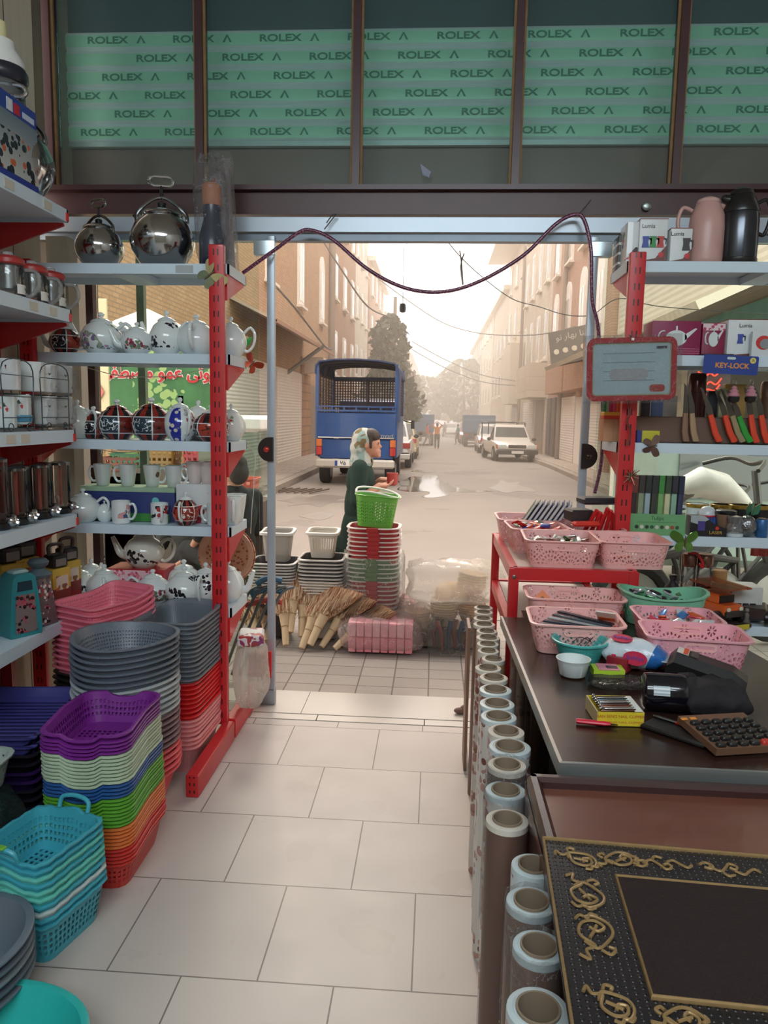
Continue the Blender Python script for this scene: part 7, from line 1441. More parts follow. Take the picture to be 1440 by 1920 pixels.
p0, p1 = fl(1080, 1356, ZC), fl(1158, 1364, ZC); dv = p1-p0; a = math.atan2(dv.y, dv.x); t = thing('box_cutter', 'bright red knife-handle pen lying left of the clipper box', 'cutter', ((p0.x+p1.x)/2, (p0.y+p1.y)/2, ZC+.006), a); L = dv.length
b = B(); b.loft([[(x, y*.0075*q, z*.006*q) for y, z in circ(1, 10)] for x, q in ((-L/2, .85), (-L/2+.003, 1), (L*.2, .95), (L*.33, .6))]); b.build('handle', mat('#d01f3a', .3), t); b = B(); b.prism([(L*.3, -.004), (L*.5, -.001), (L*.5, .001), (L*.3, .004)], -.001, .001, 'xy'); b.build('blade', mat('#4a4038', .4, .5), t)
# black canister and cloth, printer, wallet, calculator
p0, p1 = fl(1215, 1345, ZC), fl(1292, 1350, ZC); cx, cy = (p0.x+p1.x)/2, (p0.y+p1.y)/2
t = thing('canister', 'black glossy canister with a white label lying on the counter', 'canister', (cx+.0, cy+.055, ZC+.046), 0, rot=(0, PI/2, -.1)); b = B(); b.lathe([(.036, -.05), (.044, -.044), (.046, -.03), (.046, .04), (.044, .05)], 30); b.build('body', mat('#121018', .12, 0, .05, coat=.4), t)
b = B(); R = [[(.0465*math.cos(x), .0465*math.sin(x), z) for x in [-2.2+.5*i/5 for i in range(6)]] for z in (-.03, .008)]; b.loft(R, False, False, closed=False); b.build('paper_label', bands('#d6dce0', '#9fb0b8', axis=0, period=.008), t)
p = fl(1345, 1350, ZC); wrapped('cloth_bag', 'black crumpled cloth bag beside the glossy canister', 'bag', (p.x+.0, p.y+.06, ZC), (.16, .13, .075), mat('#221f22', .9, 0, .3, 20.0, bump=.6, bscale=25.0), 51, .09)
p = fl(1330, 1300, ZC); t = thing('receipt_printer', 'black receipt printer lying on its side behind the cloth bag', 'printer', (p.x+.01, p.y+.075, ZC+.005), rot=(0, math.radians(12), -.4))
b = B(); b.loft([[(x, y*.05, z) for y, z in ((-1, .0), (1, 0), (1, .04*q), (.6, .062*q), (-.6, .062*q), (-1, .04*q))] for x, q in ((-.1, .6), (-.085, 1), (.06, 1), (.1, .75))]); b.build('case', mat('#151214', .4), t); b = B(); b.box((-.07, 0, .064), (.03, .05, .002)); b.build('warning_label', mat('#d8d0c8', .5), t); b = B(); b.box((-.063, 0, .0655), (.012, .05, .002)); b.build('red_label', mat('#d8502a', .5), t); b = B(); b.box((-.04, 0, .064), (.02, .05, .002)); b.build('grey_label', mat('#4f4642', .5), t)
b = B(); b.box((.072, -.049, .025), (.024, .006, .024)); b.build('socket', mat('#4d5054', .5), t)
q0, q1, q2, q3 = fl(1262, 1350, ZC+.02), fl(1343, 1404, ZC+.02), fl(1440, 1398, ZC+.02), fl(1370, 1344, ZC+.02)
ax_ = (q2-q1).normalized(); ay_ = (q0-q1); wC = .165; hC = min(ay_.length, .14); ang = math.atan2(ax_.y, ax_.x)
t = thing('calculator', 'brown desk calculator with black keys at the right edge of the counter', 'calculator', (q1.x, q1.y, ZC+.004), rot=(math.radians(7), 0, ang)); sk_ = ay_.dot(ax_)
b = B(); b.prism([(0, 0), (wC, 0), (wC+sk_*.9, hC), (sk_*.9, hC)], 0, .016, 'xy'); b.build('case', mat('#7d5a46', .4, .2), t)
rows = 5; colsn = 6
for r_ in range(rows):
    for c_ in range(colsn):
        x = .018+c_*(wC-.03)/(colsn-1)*.98+sk_*.9*(r_+.7)/(rows+1.2); y = .012+r_*hC/(rows+1.2)
        rd = r_ == 0 and c_ == 4
        b = B(); b.at((x, y, .017)); b.loft([[(xx*q, yy*q, zz) for xx, yy in rrect(.0225, .0155, .005, 3, 1)] for zz, q in ((-.001, 1), (.004, .95), (.0065, .75))]); b.build('key', mat('#b8342c', .35) if rd else blackp, t)
for k in range(2): b = B(); b.at((.012+sk_*.9*.8+k*.022-.01, hC*.86, .017)); b.box((0, 0, .002), (.016, .009, .005), .002); b.build('key', mat('#d88a3a', .35), t)
q0, q1 = fl(1225, 1345, ZC), fl(1320, 1400, ZC); c_ = (q0+q1)/2
t = thing('wallet', 'black wallet with a pen lying under the calculator edge', 'wallet', (c_.x+.005, c_.y-.0, ZC), -.75); b = B(); b.box((.005, -.012, .006), (.15, .085, .012), .004); b.build('body', mat('#1a1615', .5), t)
t = thing('pen', 'silver and red pen lying on the black wallet', 'pen', (c_.x+.0, c_.y+.012, ZC+.016), -.72); b = B(); b.cyl((-.055, 0, 0), (.0, 0, 0), .0035, .004, 10); b.build('barrel', steel2, t); b = B(); b.cyl((.0, 0, 0), (.045, 0, 0), .004, .0035, 10); b.build('grip', mat('#c8302c', .35), t)
# ------------------------------------------------------------------ goods on the right shelves
def rx(px, Y=3.32): return xz(px, Y, CZ+.06)
Z1 = CZ = RS[0]
def moka_art(parent, x, z, s, c, y):
    b = B(); b.prism([(x-.5*s, z), (x+.5*s, z), (x+.36*s, z+.75*s), (x+.52*s, z+1.5*s), (x-.45*s, z+1.5*s), (x-.36*s, z+.75*s)], y-.0008, y); b.build('printed_pot', mat(c, .4), parent); b = B(); b.prism([(x+.42*s, z+1.3*s), (x+.85*s, z+1.2*s), (x+.8*s, z+.4*s), (x+.68*s, z+.42*s), (x+.68*s, z+1.0*s), (x+.42*s, z+1.1*s)], y-.0008, y); b.build('printed_handle', mat('#2a2426', .4), parent)
def coffee_box(label, x0, x1, z0, h, Y, D=.14, rz=0, cols=('#3f4fa0', '#3a8a4a', '#b83a34')):
    W = x1-x0; t = thing('coffee_maker_box', label, 'box', ((x0+x1)/2, Y, z0), rz); b = B(); b.box((0, D/2, h/2), (W, D, h), .001); b.build('carton_body', mat('#d9dcdd', .4), t); y = -.0006
    b = B(); b.prism([(-W/2, 0), (W/2, 0), (W/2, h*.42), (W*.1, h*.12), (-W/2, h*.05)], y-.0006, y); b.build('bean_print', blotch('#6a3a30', '#4a2822,#8a4a3a', 90.0, .4, -1, 1, .4), t)
    b = B(); b.box((0, D/2, h+.001), (W+.002, D+.002, .003)); b.build('lid_print', mat('#8a4038', .4), t)
    for k, c in enumerate(cols): moka_art(t, -W*.28+k*W*.27 if len(cols) > 1 else .02, h*.36, h*.17 if len(cols) > 1 else h*.24, c, y-.0008)
    b = B(); b.at((W*.3, y-.001, h*.2), (PI/2, 0, 0)); b.lathe([(.011, 0), (.011, .001), (.002, .0012)], 14); b.build('seal', mat('#c8343a', .4), t)
    text('Lumia', .022, 'lettering', mat('#3a2a28', .4), t, (-W*.2, y-.0012, h*.84), depth=.0003); return t
coffee_box('white box printed with blue, green and red coffee pots on the top right shelf', rx(1198, 3.25), rx(1250, 3.25), Z1, .175, 3.25, rz=.0)
b = B(); b.box((0, 0, .0875), (.005, .13, .17)); 
coffee_box('smaller white coffee-pot box with one black pot, beside the larger box', rx(1256, 3.24), rx(1296, 3.24), Z1, .135, 3.235, .1, 0, ('#3a3436',))
carton('coffee_maker_box', 'narrow side of a white coffee-pot box next to the red post top', (rx(1184, 3.3), 3.33, Z1), (.055, .12, .17), blotch('#d6d8d8', '#3a4a9a,#b83a34,#3a8a4a,#3a3034', 26.0, .34, .02, .15, .4))
carton('carton', 'dark box with white icons behind the right red post', (rx(1164, 3.42), 3.42, Z1), (.045, .1, .14), bands('#2f2c2e', '#2f2c2e', '#c9c9c6', '#2f2c2e', axis=2, period=.04))
def flask(label, px, Y, h, r, m, capm, dark=False):
    t = thing('vacuum_flask', label, 'flask', (rx(px, Y), Y, Z1), 0 if dark else PI); b = B(); b.lathe([(r*.92, 0), (r*.97, .006), (r, .02), (r, h*.55), (r*.93, h*.72), (r*.7, h*.87), (r*.62, h*.9)], 36); b.build('body', m, t)
    if dark: b = B(); b.lathe([(r*1.0, 0), (r*1.03, .004), (r*1.03, .02), (r*1.0, .022)], 36); b.build('base_ring', blackp, t); b = B(); b.lathe([(r*.98, h*.67), (r*.99, h*.7), (r*.75, h*.86), (r*.62, h*.9)], 36); b.build('shoulder', blackp, t)
    b = B(); b.lathe([(r*.62, h*.895), (r*.66, h*.91), (r*.58, h*.96), (r*.3, h*.995), (r*.05, h)], 30); b.build('lid', capm, t)
    b = B(); b.tube([(-r*.6, 0, h*.84), (-r*1.0, 0, h*.87), (-r*1.1, 0, h*.885)], [r*.3, r*.2, r*.08], 12); b.build('spout', capm if dark else m, t)
    b = B(); b.tube(catmull([(r*.85, 0, h*.8), (r*1.4, 0, h*.84), (r*1.62, 0, h*.62), (r*1.35, 0, h*.4), (r*.97, 0, h*.42)], 6), r*.11, 10); b.build('handle', capm if dark else m, t)
flask('pink vacuum jug on the top right shelf', 1322, 3.29, .27, .072, mat('#c79c95', .35), mat('#cda59e', .35)); flask('black and steel vacuum jug with a curved handle on the top right shelf', 1384, 3.27, .3, .072, mat('#4a4c52', .2, .85, .05), blackp, True)
Z2 = CZ = RS[1]
def teapot_box(label, x0, x1, h, Y, c, z=Z2, strip=False):
    W = x1-x0; t = thing('teapot_box', label, 'box', ((x0+x1)/2, Y, z)); b = B(); b.box((0, .07, h/2), (W, .14, h), .001); b.build('carton_body', mat(c, .4), t); y = -.001
    b = B(); b.prism([(W*.22*math.cos(a)-.0*W, h*.52+h*.22*math.sin(a)) for a in [2*PI*j/20 for j in range(20)]], y-.0008, y); b.build('printed_pot', mat('#d9e0e0', .35), t)
    b = B(); b.prism([(W*.18, h*.45), (W*.42, h*.78), (W*.38, h*.8), (W*.17, h*.62)], y-.0008, y); b.build('printed_spout', mat('#d9e0e0', .35), t); b = B(); b.prism([(-.02*W, h*.74), (.02*W, h*.74), (.015*W, h*.86), (-.015*W, h*.86)], y-.0008, y); b.build('printed_knob', mat('#d9e0e0', .35), t)
    b = B(); b.tube([(-W*.27+W*.1*math.cos(a), y, h*.55+h*.17*math.sin(a)) for a in [PI*.4+PI*1.2*j/10 for j in range(11)]], .003, 6); b.build('printed_handle', mat('#d9e0e0', .35), t)
    if strip: b = B(); b.box((0, y, h*.88), (W, .0012, h*.2)); b.build('floral_strip', blotch('#e0c8ce', '#b83a5a', 60.0, .4, -1, 1, .4), t)
    else:
        for k in range(3): b = B(); b.box((.0, y, h*.1+k*h*.06), (W, .0008, .002)); b.build('line_print', mat('#d88aa0', .4), t)
    return t
teapot_box('magenta box with a printed white teapot behind the whiteboard corner', rx(1222, 3.27), rx(1313, 3.27), .145, 3.27, '#8c1d4d'); teapot_box('narrower magenta box with a floral strip and printed teapot', rx(1316, 3.27), rx(1358, 3.27), .138, 3.268, '#8c2346', strip=True)
coffee_box('white coffee-pot box with bean print at the right edge of the second shelf', rx(1364, 3.25), rx(1470, 3.25), Z2, .15, 3.25)
t = thing('apple_timer', 'apple-shaped white card box at the right edge of the second shelf', 'box', (rx(1432, 3.21), 3.22, Z2)); b = B(); b.box((0, 0, .05), (.09, .02, .1)); b.build('carton_body', mat('#d5d9da', .4), t); b = B(); b.at((0, -.011, .055), (PI/2, 0, 0)); b.loft([[(x*1.1, y, z) for x, y in circ(.028, 20)] for z in (0, .001)]); b.build('apple_print', mat('#c8322c', .4), t); b = B(); b.at((.006, -.0125, .05), (PI/2, 0, 0)); b.loft([[(x*1.1, y, z) for x, y in circ(.02, 20)] for z in (0, .001)]); b.build('dial_print', mat('#8a8f92', .4), t)
single(B().box((0, 0, .004), (.12, .06, .008)), 'leaflet', mat('#2a2c2a', .5), 'black leaflet lying on the second right shelf edge', 'leaflet', (rx(1345, 3.23), 3.235, Z2))
# whiteboard
pc = at(1185, 692, 3.06); t = thing('whiteboard', 'film-wrapped whiteboard with a red frame hung on the right red post', 'whiteboard', (pc.x, 3.07, pc.z), rot=(0, math.radians(-2.2), 0)); Wb, Hb = .345, .245
o = rrect(Wb, Hb, .03, 4, 3); i_ = rrect(Wb-.04, Hb-.04, .014, 4, 3); b = B(); b.at((0, 0, 0), (PI/2, 0, 0)); b.loft([[(x, y, -.008) for x, y in o], [(x, y, .006) for x, y in o], [(x*.985, y*.98, .009) for x, y in o], [(x, y, .009) for x, y in i_], [(x, y, -.008) for x, y in i_], [(x, y, -.008) for x, y in o]], False, False); b.build('frame', mat('#c42a33', .3), t)
b = B(); b.box((0, .002, 0), (Wb-.03, .006, Hb-.03)); pn = b.build('panel', mat('#bcd6df', .3), t); b = B(); o2 = rrect(Wb-.05, Hb-.05, .012, 3, 3); o3 = rrect(Wb-.042, Hb-.042, .014, 3, 3)
b.at((0, -.0012, 0), (PI/2, 0, 0)); b.loft([[(x, y, 0) for x, y in o3], [(x, y, .0012) for x, y in o3], [(x, y, .0012) for x, y in o2], [(x, y, 0) for x, y in o2]], False, False); b.build('yellow_border', mat('#b9b98a', .4), t)
for k in range(4): b = B(); b.box((-.01, -.0016, .062-k*.035), (.2, .001, .0015)); b.build('ruled_line', mat('#5a6a72', .5), pn)
b = B(); b.at((-.01, -.0016, -.02), (PI/2, 0, 0)); b.loft([[(x, y, z) for x, y in rrect(.15, .045, .02, 3, 2)] for z in (0, .0006)]); b.build('pale_print', mat('#b9bcc0', .5), pn)
b = B(); b.box((.115, -.0018, .082), (.04, .001, .01)); b.build('dark_print', mat('#4a4656', .5), pn)
b = B(); b.at((.1, -.0018, -.075), (PI/2, 0, 0)); b.loft([[(x, y, z) for x, y in rrect(.06, .028, .012, 3, 2)] for z in (0, .0006)]); b.build('red_print', mat('#b8463e', .5), pn)
b = B(); b.box((0, -.011, 0), (Wb+.035, .0012, Hb+.02)); b.build('clear_film', film('#f8fbfc', .03, 60.0, .12), t)
b = B(); b.box((0, -.012, Hb/2-.008), (.01, .006, .01)); b.build('clip', mat('#e2dcd6', .4), t)
cable('garland', [(1182, 628), (1178, 740), (1180, 775), (1176, 790), (1182, 812), (1176, 835)], .004, mat('#6a3a2c', .6, .2, .4, 90), 'thin dark tinsel string hanging down the right red post', 'tinsel', Y=3.13)
t = thing('tinsel_star', 'ragged red and silver tinsel rosette on the right red post', 'tinsel', at(1183, 893, 3.13)); random.seed(8)
for k in range(26): b = B(); a = 2*PI*k/26; r = random.uniform(.02, .04); b.tube([(0, 0, 0), (r*math.cos(a), random.uniform(-.02, .0), r*math.sin(a))], [.003, .0012], 5); b.build('strand', mat(['#a83a30', '#9aa08a', '#5d4a34'][k % 3], .3, .4), t)
# knife card and thermoses
Z3 = CZ = RS[2]
t = thing('knife_tray', 'long brown cardboard tray of kitchen knives on the third right shelf', 'tray', (rx(1330, 3.24), 3.25, Z3)); b = B(); b.box((0, .05, .055), (.66, .08, .11), .002); b.build('carton_body', mat('#5a4238', .7, 0, .2), t); b = B(); b.box((0, .01, .055), (.66, .003, .1)); b.build('front_panel', mat('#6a5044', .6, 0, .15), t)
ks = [(1279, -.02, '#8a6a54', 'brown wooden-handled knife, leftmost in the knife tray'), (1297, -.14, '#a88a6a', 'pale wooden-handled knife, second in the knife tray'), (1342, -.32, '#e0482c', 'orange-handled knife, left of the three beside the green one'), (1370, -.35, '#e0482c', 'orange-handled knife, directly left of the tan-handled one'), (1386, -.38, '#9a8a68', 'tan-handled knife between an orange and the green one'), (1400, -.42, '#2f9a3a', 'green-handled knife in the knife tray'), (1412, -.22, '#e0482c', 'orange-handled knife, first right of the green one'), (1432, -.24, '#e0482c', 'orange-handled knife at the right edge of the tray'), (1462, -.24, '#e0482c', 'orange-handled knife beyond the right picture edge')]
for i, (px, tl, c, lb) in enumerate(ks[:8]):
    zb_ = Z3+.008; t = thing('kitchen_knife', lb, 'knife', (rx(px+6, 3.23), 3.235-.004*(i % 2), zb_), rot=(0, tl, 0), group='kitchen knives in the cardboard tray')
    b = B(); b.loft([[(x+dx, y, z) for x, y in rrect(.027*q, .016, .006, 2, 1)] for z, q, dx in ((0, .8, .008), (.004, 1, .007), (.04, .95, 0), (.08, .9, .0), (.118, .8, .0))]); b.build('handle', mat(c, .4), t)
    b = B(); b.prism([(-.01, .112), (.012, .112), (.013, .15), (-.002, .23), (-.01, .24)], -.001, .001); b.build('blade', mat('#5d5650', .25, .8), t)
def thermos(label, px, Y, h, r, m):
    t = thing('thermos', label, 'thermos', (rx(px, Y), Y, Z3)); b = B(); b.lathe([(r, 0), (r, h*.72)], 28); b.build('body', m, t); b = B(); b.lathe([(r*1.0, h*.725), (r, h*.94), (r*.85, h*.99), (r*.3, h)], 28); b.build('cup_cap', m, t); b = B(); b.lathe([(r*.98, h*.72), (r*1.01, h*.722), (r*.98, h*.73)], 28, False, False); b.build('seam_ring', blackp, t)
thermos('tall dark red thermos behind the knives', 1302, 3.4, .3, .038, mat('#4f2f2a', .2, .6, .1)); thermos('steel-brown thermos at the right picture edge', 1437, 3.4, .27, .036, mat('#7d6658', .2, .7, .1))
for px, h, wd, c, lb, Y in ((1333, .16, .05, '#14141c', 'black upright box beside the dark red thermos', 3.42), (1372, .19, .09, '#b08a4c', 'wooden chopping board standing behind the knives', 3.43), (1350, .17, .035, '#b5b08a', 'pale green board standing behind the knives', 3.4), (1252, .12, .06, '#9a8f84', 'grey-beige box behind the whiteboard corner, third shelf', 3.42), (1228, .12, .05, '#5b6a92', 'blue and white carton under the whiteboard, third shelf', 3.38), (1206, .13, .04, '#3d3437', 'dark books under the whiteboard, third shelf', 3.36)):
    carton('carton' if 'board' not in lb[:24] else 'chopping_board', lb, (rx(px, Y), Y, Z3+(.0 if Y > 3.37 else 0)), (wd, .03, h+.065 if Y > 3.39 and px > 1300 else h+.08), mat(c, .5, 0, .15), cat='box' if 'board' not in lb[:24] else 'chopping board')
for k, px in enumerate((1141, 1160)): carton('carton', ['plain brown carton left of the right red post, outer one', 'plain brown carton left of the right red post, next to the post'][k], (rx(px, 3.3), 3.34, Z3), (.046, .1, .095), mat('#b98a68', .7, 0, .08))
carton('carton', 'small red and yellow box on the brown cartons beside the right post', (rx(1146, 3.3), 3.33, Z3+.095), (.07, .08, .03), bands('#c8402c', '#d9a83a', axis=2, period=.03))
for k, c in enumerate(('#3a8a5a', '#9ab8a0', '#c8285a', '#d84a7a', '#e0622c', '#e0482c', '#4a5a7a')):
    b = B(); b.cyl((0, 0, 0), (0, 0, .1), .008, n=10); single(b, 'felt_pen', mat(c, .4), ['green', 'pale green', 'crimson', 'pink', 'orange', 'red-orange', 'slate blue'][k]+' felt pen standing under the whiteboard left of the post', 'pen', (rx(1134+k*6, 3.3), 3.33, Z3+.125), 0, 'felt pens beside the right post')
t = carton('carton', 'small yellow and blue box at the front of the third right shelf', (rx(1220, 3.23), 3.25, Z3), (.075, .05, .05), mat('#c9c03a', .4)); b = B(); b.box((-.045, 0, .025), (.02, .05, .05)); b.build('blue_end', mat('#3a3f86', .4), t)
butterfly('brown butterfly ornament on the front edge of the third right shelf', at(1222, 836, 3.19), (0, PI/2, 0), '#7d6258', '#6a5048', .8)
# key-lock card
pk = at(1371, 684, 3.16); t = thing('key_lock_card', 'blue hanging card reading KEY-LOCK on the second right shelf edge', 'card', (pk.x, 3.165, pk.z), rot=(0, .03, 0)); b = B(); b.at((0, 0, 0), (PI/2, 0, 0)); b.loft([[(x, y, z) for x, y in rrect(.215, .075, .008, 3, 2)] for z in (-.001, .001)]); b.build('card', mat('#27408f', .35, 0, .15, 8), t)
text('KEY-LOCK', .028, 'lettering', mat('#e0903a', .4), t, (.005, -.0016, -.004), depth=.0004, bold=.0008); b = B(); b.at((0, -.0014, .026), (PI/2, 0, 0)); b.loft([[(x, y, z) for x, y in rrect(.034, .01, .0045, 3, 2)] for z in (0, .0006)]); b.build('hang_slot', mat('#c9d4d2', .5), t)
b = B(); b.at((.085, -.0014, .02), (PI/2, 0, 0)); b.lathe([(.012, 0), (.012, .0006), (.002, .0007)], 18); b.build('round_mark', mat('#d8c86a', .4), t); text('A', .016, 'lettering', mat('#3a3a3a', .4), t, (.085, -.0022, .02), depth=.0003)
for px, lb in ((1376, 'pink and black swirl key fob hanging under the blue card, left one'), (1408, 'pink and black swirl key fob hanging under the blue card, right one')):
    p = at(px, 740, 3.16); t = thing('key_fob', lb, 'key fob', p); b = B(); b.lathe([(.004, .035), (.012, .028), (.009, .022), (.018, .014), (.015, .007), (.023, 0), (.02, -.008)], 18); b.build('swirl', mat('#c88a98', .3), t); b = B(); b.lathe([(.021, -.007), (.024, -.012), (.02, -.028), (.005, -.034)], 18); b.build('cup', blackp, t); b = B(); b.tube([(.007*math.cos(a), 0, .05+.012*math.sin(a)) for a in [2*PI*j/16 for j in range(16)]], .0013, 6, closed=True); b.build('ring', steel2, t)
# fourth right shelf
Z4 = CZ = RS[3]
x0, x1 = rx(1184, 3.16), rx(1291, 3.16); t = thing('display_box', 'green display box of slim packets at the front of the fourth right shelf', 'box', ((x0+x1)/2, 3.23, Z4)); W = x1-x0
b = B(); b.box((0, -.03, .045), (W, .003, .09)); f = b.build('front_panel', mat('#6fa873', .45), t); b = B(); b.box((0, .055, .04), (W, .003, .08)); b.build('back_panel', mat('#6fa873', .45), t); b = B(); b.box((0, .0125, .002), (W, .085, .004)); b.build('bottom', mat('#6fa873', .45), t)
for s in (-1, 1): b = B(); b.box((s*W/2, .0125, .035), (.003, .085, .07)); b.build('side_panel', mat('#5d9a68', .45), t)
text('Tulips', .022, 'lettering', mat('#2f5a3a', .4), f, (.0, -.032, .072), depth=.0003); b = B(); b.box((0, -.032, .055), (W*.7, .0008, .001)); b.build('rule', mat('#2f5a3a', .4), f)
for k in range(9): b = B(); b.at((-W*.36+k*W*.09, -.032, .035), (PI/2, 0, 0)); b.lathe([(.008, 0), (.008, .0006), (.002, .0008)], 12); b.build('badge', mat(['#2f3a34', '#d9d4c6', '#2f3a34', '#3a5a3a', '#c9cfc2', '#4a4a3a', '#d9d4c6', '#a84a3a', '#3a5a3a'][k], .4), f)
for k in range(8):
    x = x0+.02+k*(W-.04)/7; t = thing('slim_packet', 'slim tall packet in the green display box, %s from the left' % ORD[k], 'packet', (x, 3.24, Z4+.006), rot=(-.06, .03, .0), group='slim packets in the green display box'); b = B(); b.box((0, 0, .12), (.021, .04, .235), .002); b.build('packet_body', mat(['#3a2a26', '#8a9a7a', '#9ab0b8', '#3a3a36', '#7aa86a', '#c9c8a0', '#8ab09a', '#2f3352'][k], .4, 0, .25, 40), t); b = B(); b.box((0, -.003, .205), (.0215, .041, .075)); b.build('dark_top', mat(['#7a3a2c', '#3a3430', '#2c2f30', '#2c2f30', '#3f8a3f', '#3a4a34', '#2c2c34', '#1f2440'][k], .4, 0, .3, 50), t)
goldm = mat('#b08a3c', .25, .6, .5, 60)
for k, (px, m, lb) in enumerate(((1306, white, 'white mug with a gold rim behind the blue box'), (1352, blackp, 'black mug with a gold rim, middle one behind the lidded cup'), (1386, blackp, 'black mug with a gold rim, right of the middle one'), (1422, blackp, 'black mug with a gold rim behind the silver jar'))):
    t = mug(lb, (rx(px, 3.41), 3.41, Z4), PI, m, 1.15, m, 'straight', 'gold-rimmed mugs on the fourth right shelf'); b = B(); b.lathe([(.0475, .1), (.048, .101), (.048, .116), (.0465, .117)], 24, False, False); b.build('gold_rim', goldm, t)
t = thing('globe_toy', 'white dome toy on a blue box, fourth right shelf', 'toy', (rx(1327, 3.32), 3.33, Z4)); b = B(); b.box((0, 0, .035), (.1, .06, .07)); b.build('blue_box', bands('#27407f', '#3a5494', axis=0, period=.012), t); b = B(); b.lathe([(.036, .07), (.036, .078)], 24); b.build('red_ring', mat('#c8304a', .4), t); b = B(); b.lathe([(.036, .078), (.034, .095), (.022, .11), (.004, .116)], 24); b.build('dome', mat('#d9dde0', .25), t)
t = thing('lidded_cup', 'brown picture cup with a black lid, fourth right shelf', 'cup', (rx(1362, 3.28), 3.29, Z4)); b = B(); b.lathe([(.03, 0), (.032, .003), (.04, .09)], 28); b.build('cup', blotch('#8a6a54', '#3a2a24,#c9b08a', 34.0, .4, -1, 1, .3), t); b = B(); b.lathe([(.042, .088), (.044, .092), (.043, .102), (.036, .106), (.004, .107)], 28); b.build('lid', blackp, t)
t = thing('laser_toy_box', 'black box lettered LASER with a sloping lid, fourth right shelf', 'box', (rx(1330, 3.2), 3.235, Z4)); b = B(); b.prism([(-.075, 0), (.075, 0), (.075, .035), (.03, .05), (-.02, .085), (-.075, .085)], -.03, .03); b.build('carton_body', mat('#201c20', .35), t); text('LASER', .018, 'lettering', mat('#c9a24a', .4), t, (.03, -.0312, .017), depth=.0003, sx=1.1); b = B(); b.prism([(-.075, .088), (-.02, .088), (.0, .072), (-.04, .05), (-.075, .06)], -.032, -.0305); b.build('white_flap', mat('#a8b0b4', .4), t); b = B(); b.box((-.03, -.032, .045), (.03, .001, .04)); b.build('violet_print', mat('#4a3f86', .4), t); b = B(); b.at((.035, -.0315, .036), (PI/2, 0, 0)); b.lathe([(.008, 0), (.008, .0006), (.001, .0008)], 12); b.build('red_mark', mat('#c8342c', .4), t)
t = thing('glass_jar', 'clear glass jar with a paper base, fourth right shelf', 'jar', (rx(1384, 3.2), 3.235, Z4)); b = B(); b.lathe([(.03, 0), (.034, .004), (.036, .03), (.03, .05), (.025, .056), (.032, .07), (.03, .085), (.006, .09)], 26); b.build('glass_body', glass('#e9eeee', 1.8, .12), t); b = B(); b.lathe([(.033, 0), (.036, .002), (.036, .014), (.033, .016)], 26); b.build('base_ring', mat('#c9d2d6', .4), t)
t = thing('foil_jar', 'crumpled silver foil globe with green leaves, fourth right shelf', 'ornament', (rx(1408, 3.2), 3.24, Z4)); b = B(); b.ball((0, 0, .045), (.042, .04, .045), 20); b.build('foil_ball', mat('#8f9092', .2, .9, .5, 60, bump=.9, bscale=45), t)
for k in range(4): b = B(); a = .3+k*.5; b.at((.02*math.cos(a), 0, .09), (0, .6-.4*k, a)); b.prism([(0, 0), (.02, .02), (.015, .05), (0, .06), (-.012, .035)], -.001, .001); b.build('leaf', mat('#3f7a5a', .4), t)
t = thing('can', 'blue can at the right picture edge, fourth right shelf', 'can', (rx(1433, 3.22), 3.24, Z4)); b = B(); b.lathe([(.022, 0), (.024, .003), (.024, .07), (.021, .076)], 22); b.build('body', mat('#3a6aa0', .3, .3, .3, 40), t); b = B(); b.lathe([(.021, .076), (.0215, .079), (.002, .077)], 22); b.build('lid', steel2, t)
butterfly('green butterfly ornament hanging below the fourth right shelf', at(1284, 1016, 3.18), (0, 0, 0), '#5d8a3a', '#6f9a4a', 1.0)
# fifth right shelf
Z5 = CZ = RS[4]
def bottle(label, px, Y, r, h, cap, fill, fh, z=Z5):
    t = thing('water_bottle', label, 'bottle', (rx(px, Y), Y, z)); b = B(); b.lathe([(r*.95, 0), (r, .005), (r, h*.78), (r*.9, h*.8)], 26); b.build('glass_body', glass('#f2f2ee', 1.4, .06), t); b = B(); b.lathe([(r*.93, .004), (r*.94, .006), (r*.94, fh), (r*.3, fh+.001)], 26); b.build('sleeve', mat(fill, .4), t); b = B(); b.lathe([(r*.98, h*.79), (r*1.02, h*.8), (r*1.02, h*.98), (r*.9, h)], 26); b.build('cap', cap, t); return t
copper = mat('#7d5a4c', .25, .7)
t = bottle('clear bottle with a copper cap and red strap, left of the pair', 1287, 3.4, .032, .27, copper, '#5a2426', .12); b = B(); b.tube(catmull([(-.01, -.01, .27), (.02, -.03, .275), (.045, -.035, .24), (.05, -.03, .215), (.035, -.03, .23)], 5), .006, 8); b.build('strap', mat('#c8282c', .4), t)
bottle('clear bottle with a copper cap, right of the pair', 1317, 3.4, .034, .27, copper, '#a3282c', .14); bottle('small clear jar with a cork lid and yellow filling, beside the pair of bottles', 1346, 3.4, .03, .2, mat('#a87a4a', .6), '#d8c03a', .06)
t = thing('vase', 'dark narrow-necked vase behind the pink baskets on the right', 'vase', (rx(1259, 3.4), 3.4, Z5)); b = B(); b.lathe([(.035, 0), (.05, .03), (.052, .07), (.03, .12), (.012, .145), (.018, .165)], 26); b.build('vase_body', mat('#2a2024', .4), t); b = B(); b.lathe([(.018, .165), (.02, .168), (.016, .172)], 20); b.build('lip', mat('#1d1719', .4), t)
t = carton('cup_set_box', 'white box printed with dark coffee cups on the lowest right shelf', (rx(1396, 3.3), 3.34, Z5), (.13, .12, .15), mat('#cfcfcc', .4)); 
for k in range(3): b = B(); b.prism([(-.045+k*.03, .03), (-.025+k*.03, .03), (-.022+k*.03, .08), (-.048+k*.03, .08)], -.0612, -.0602); b.build('printed_cup', mat('#2f2a2c', .4), t)
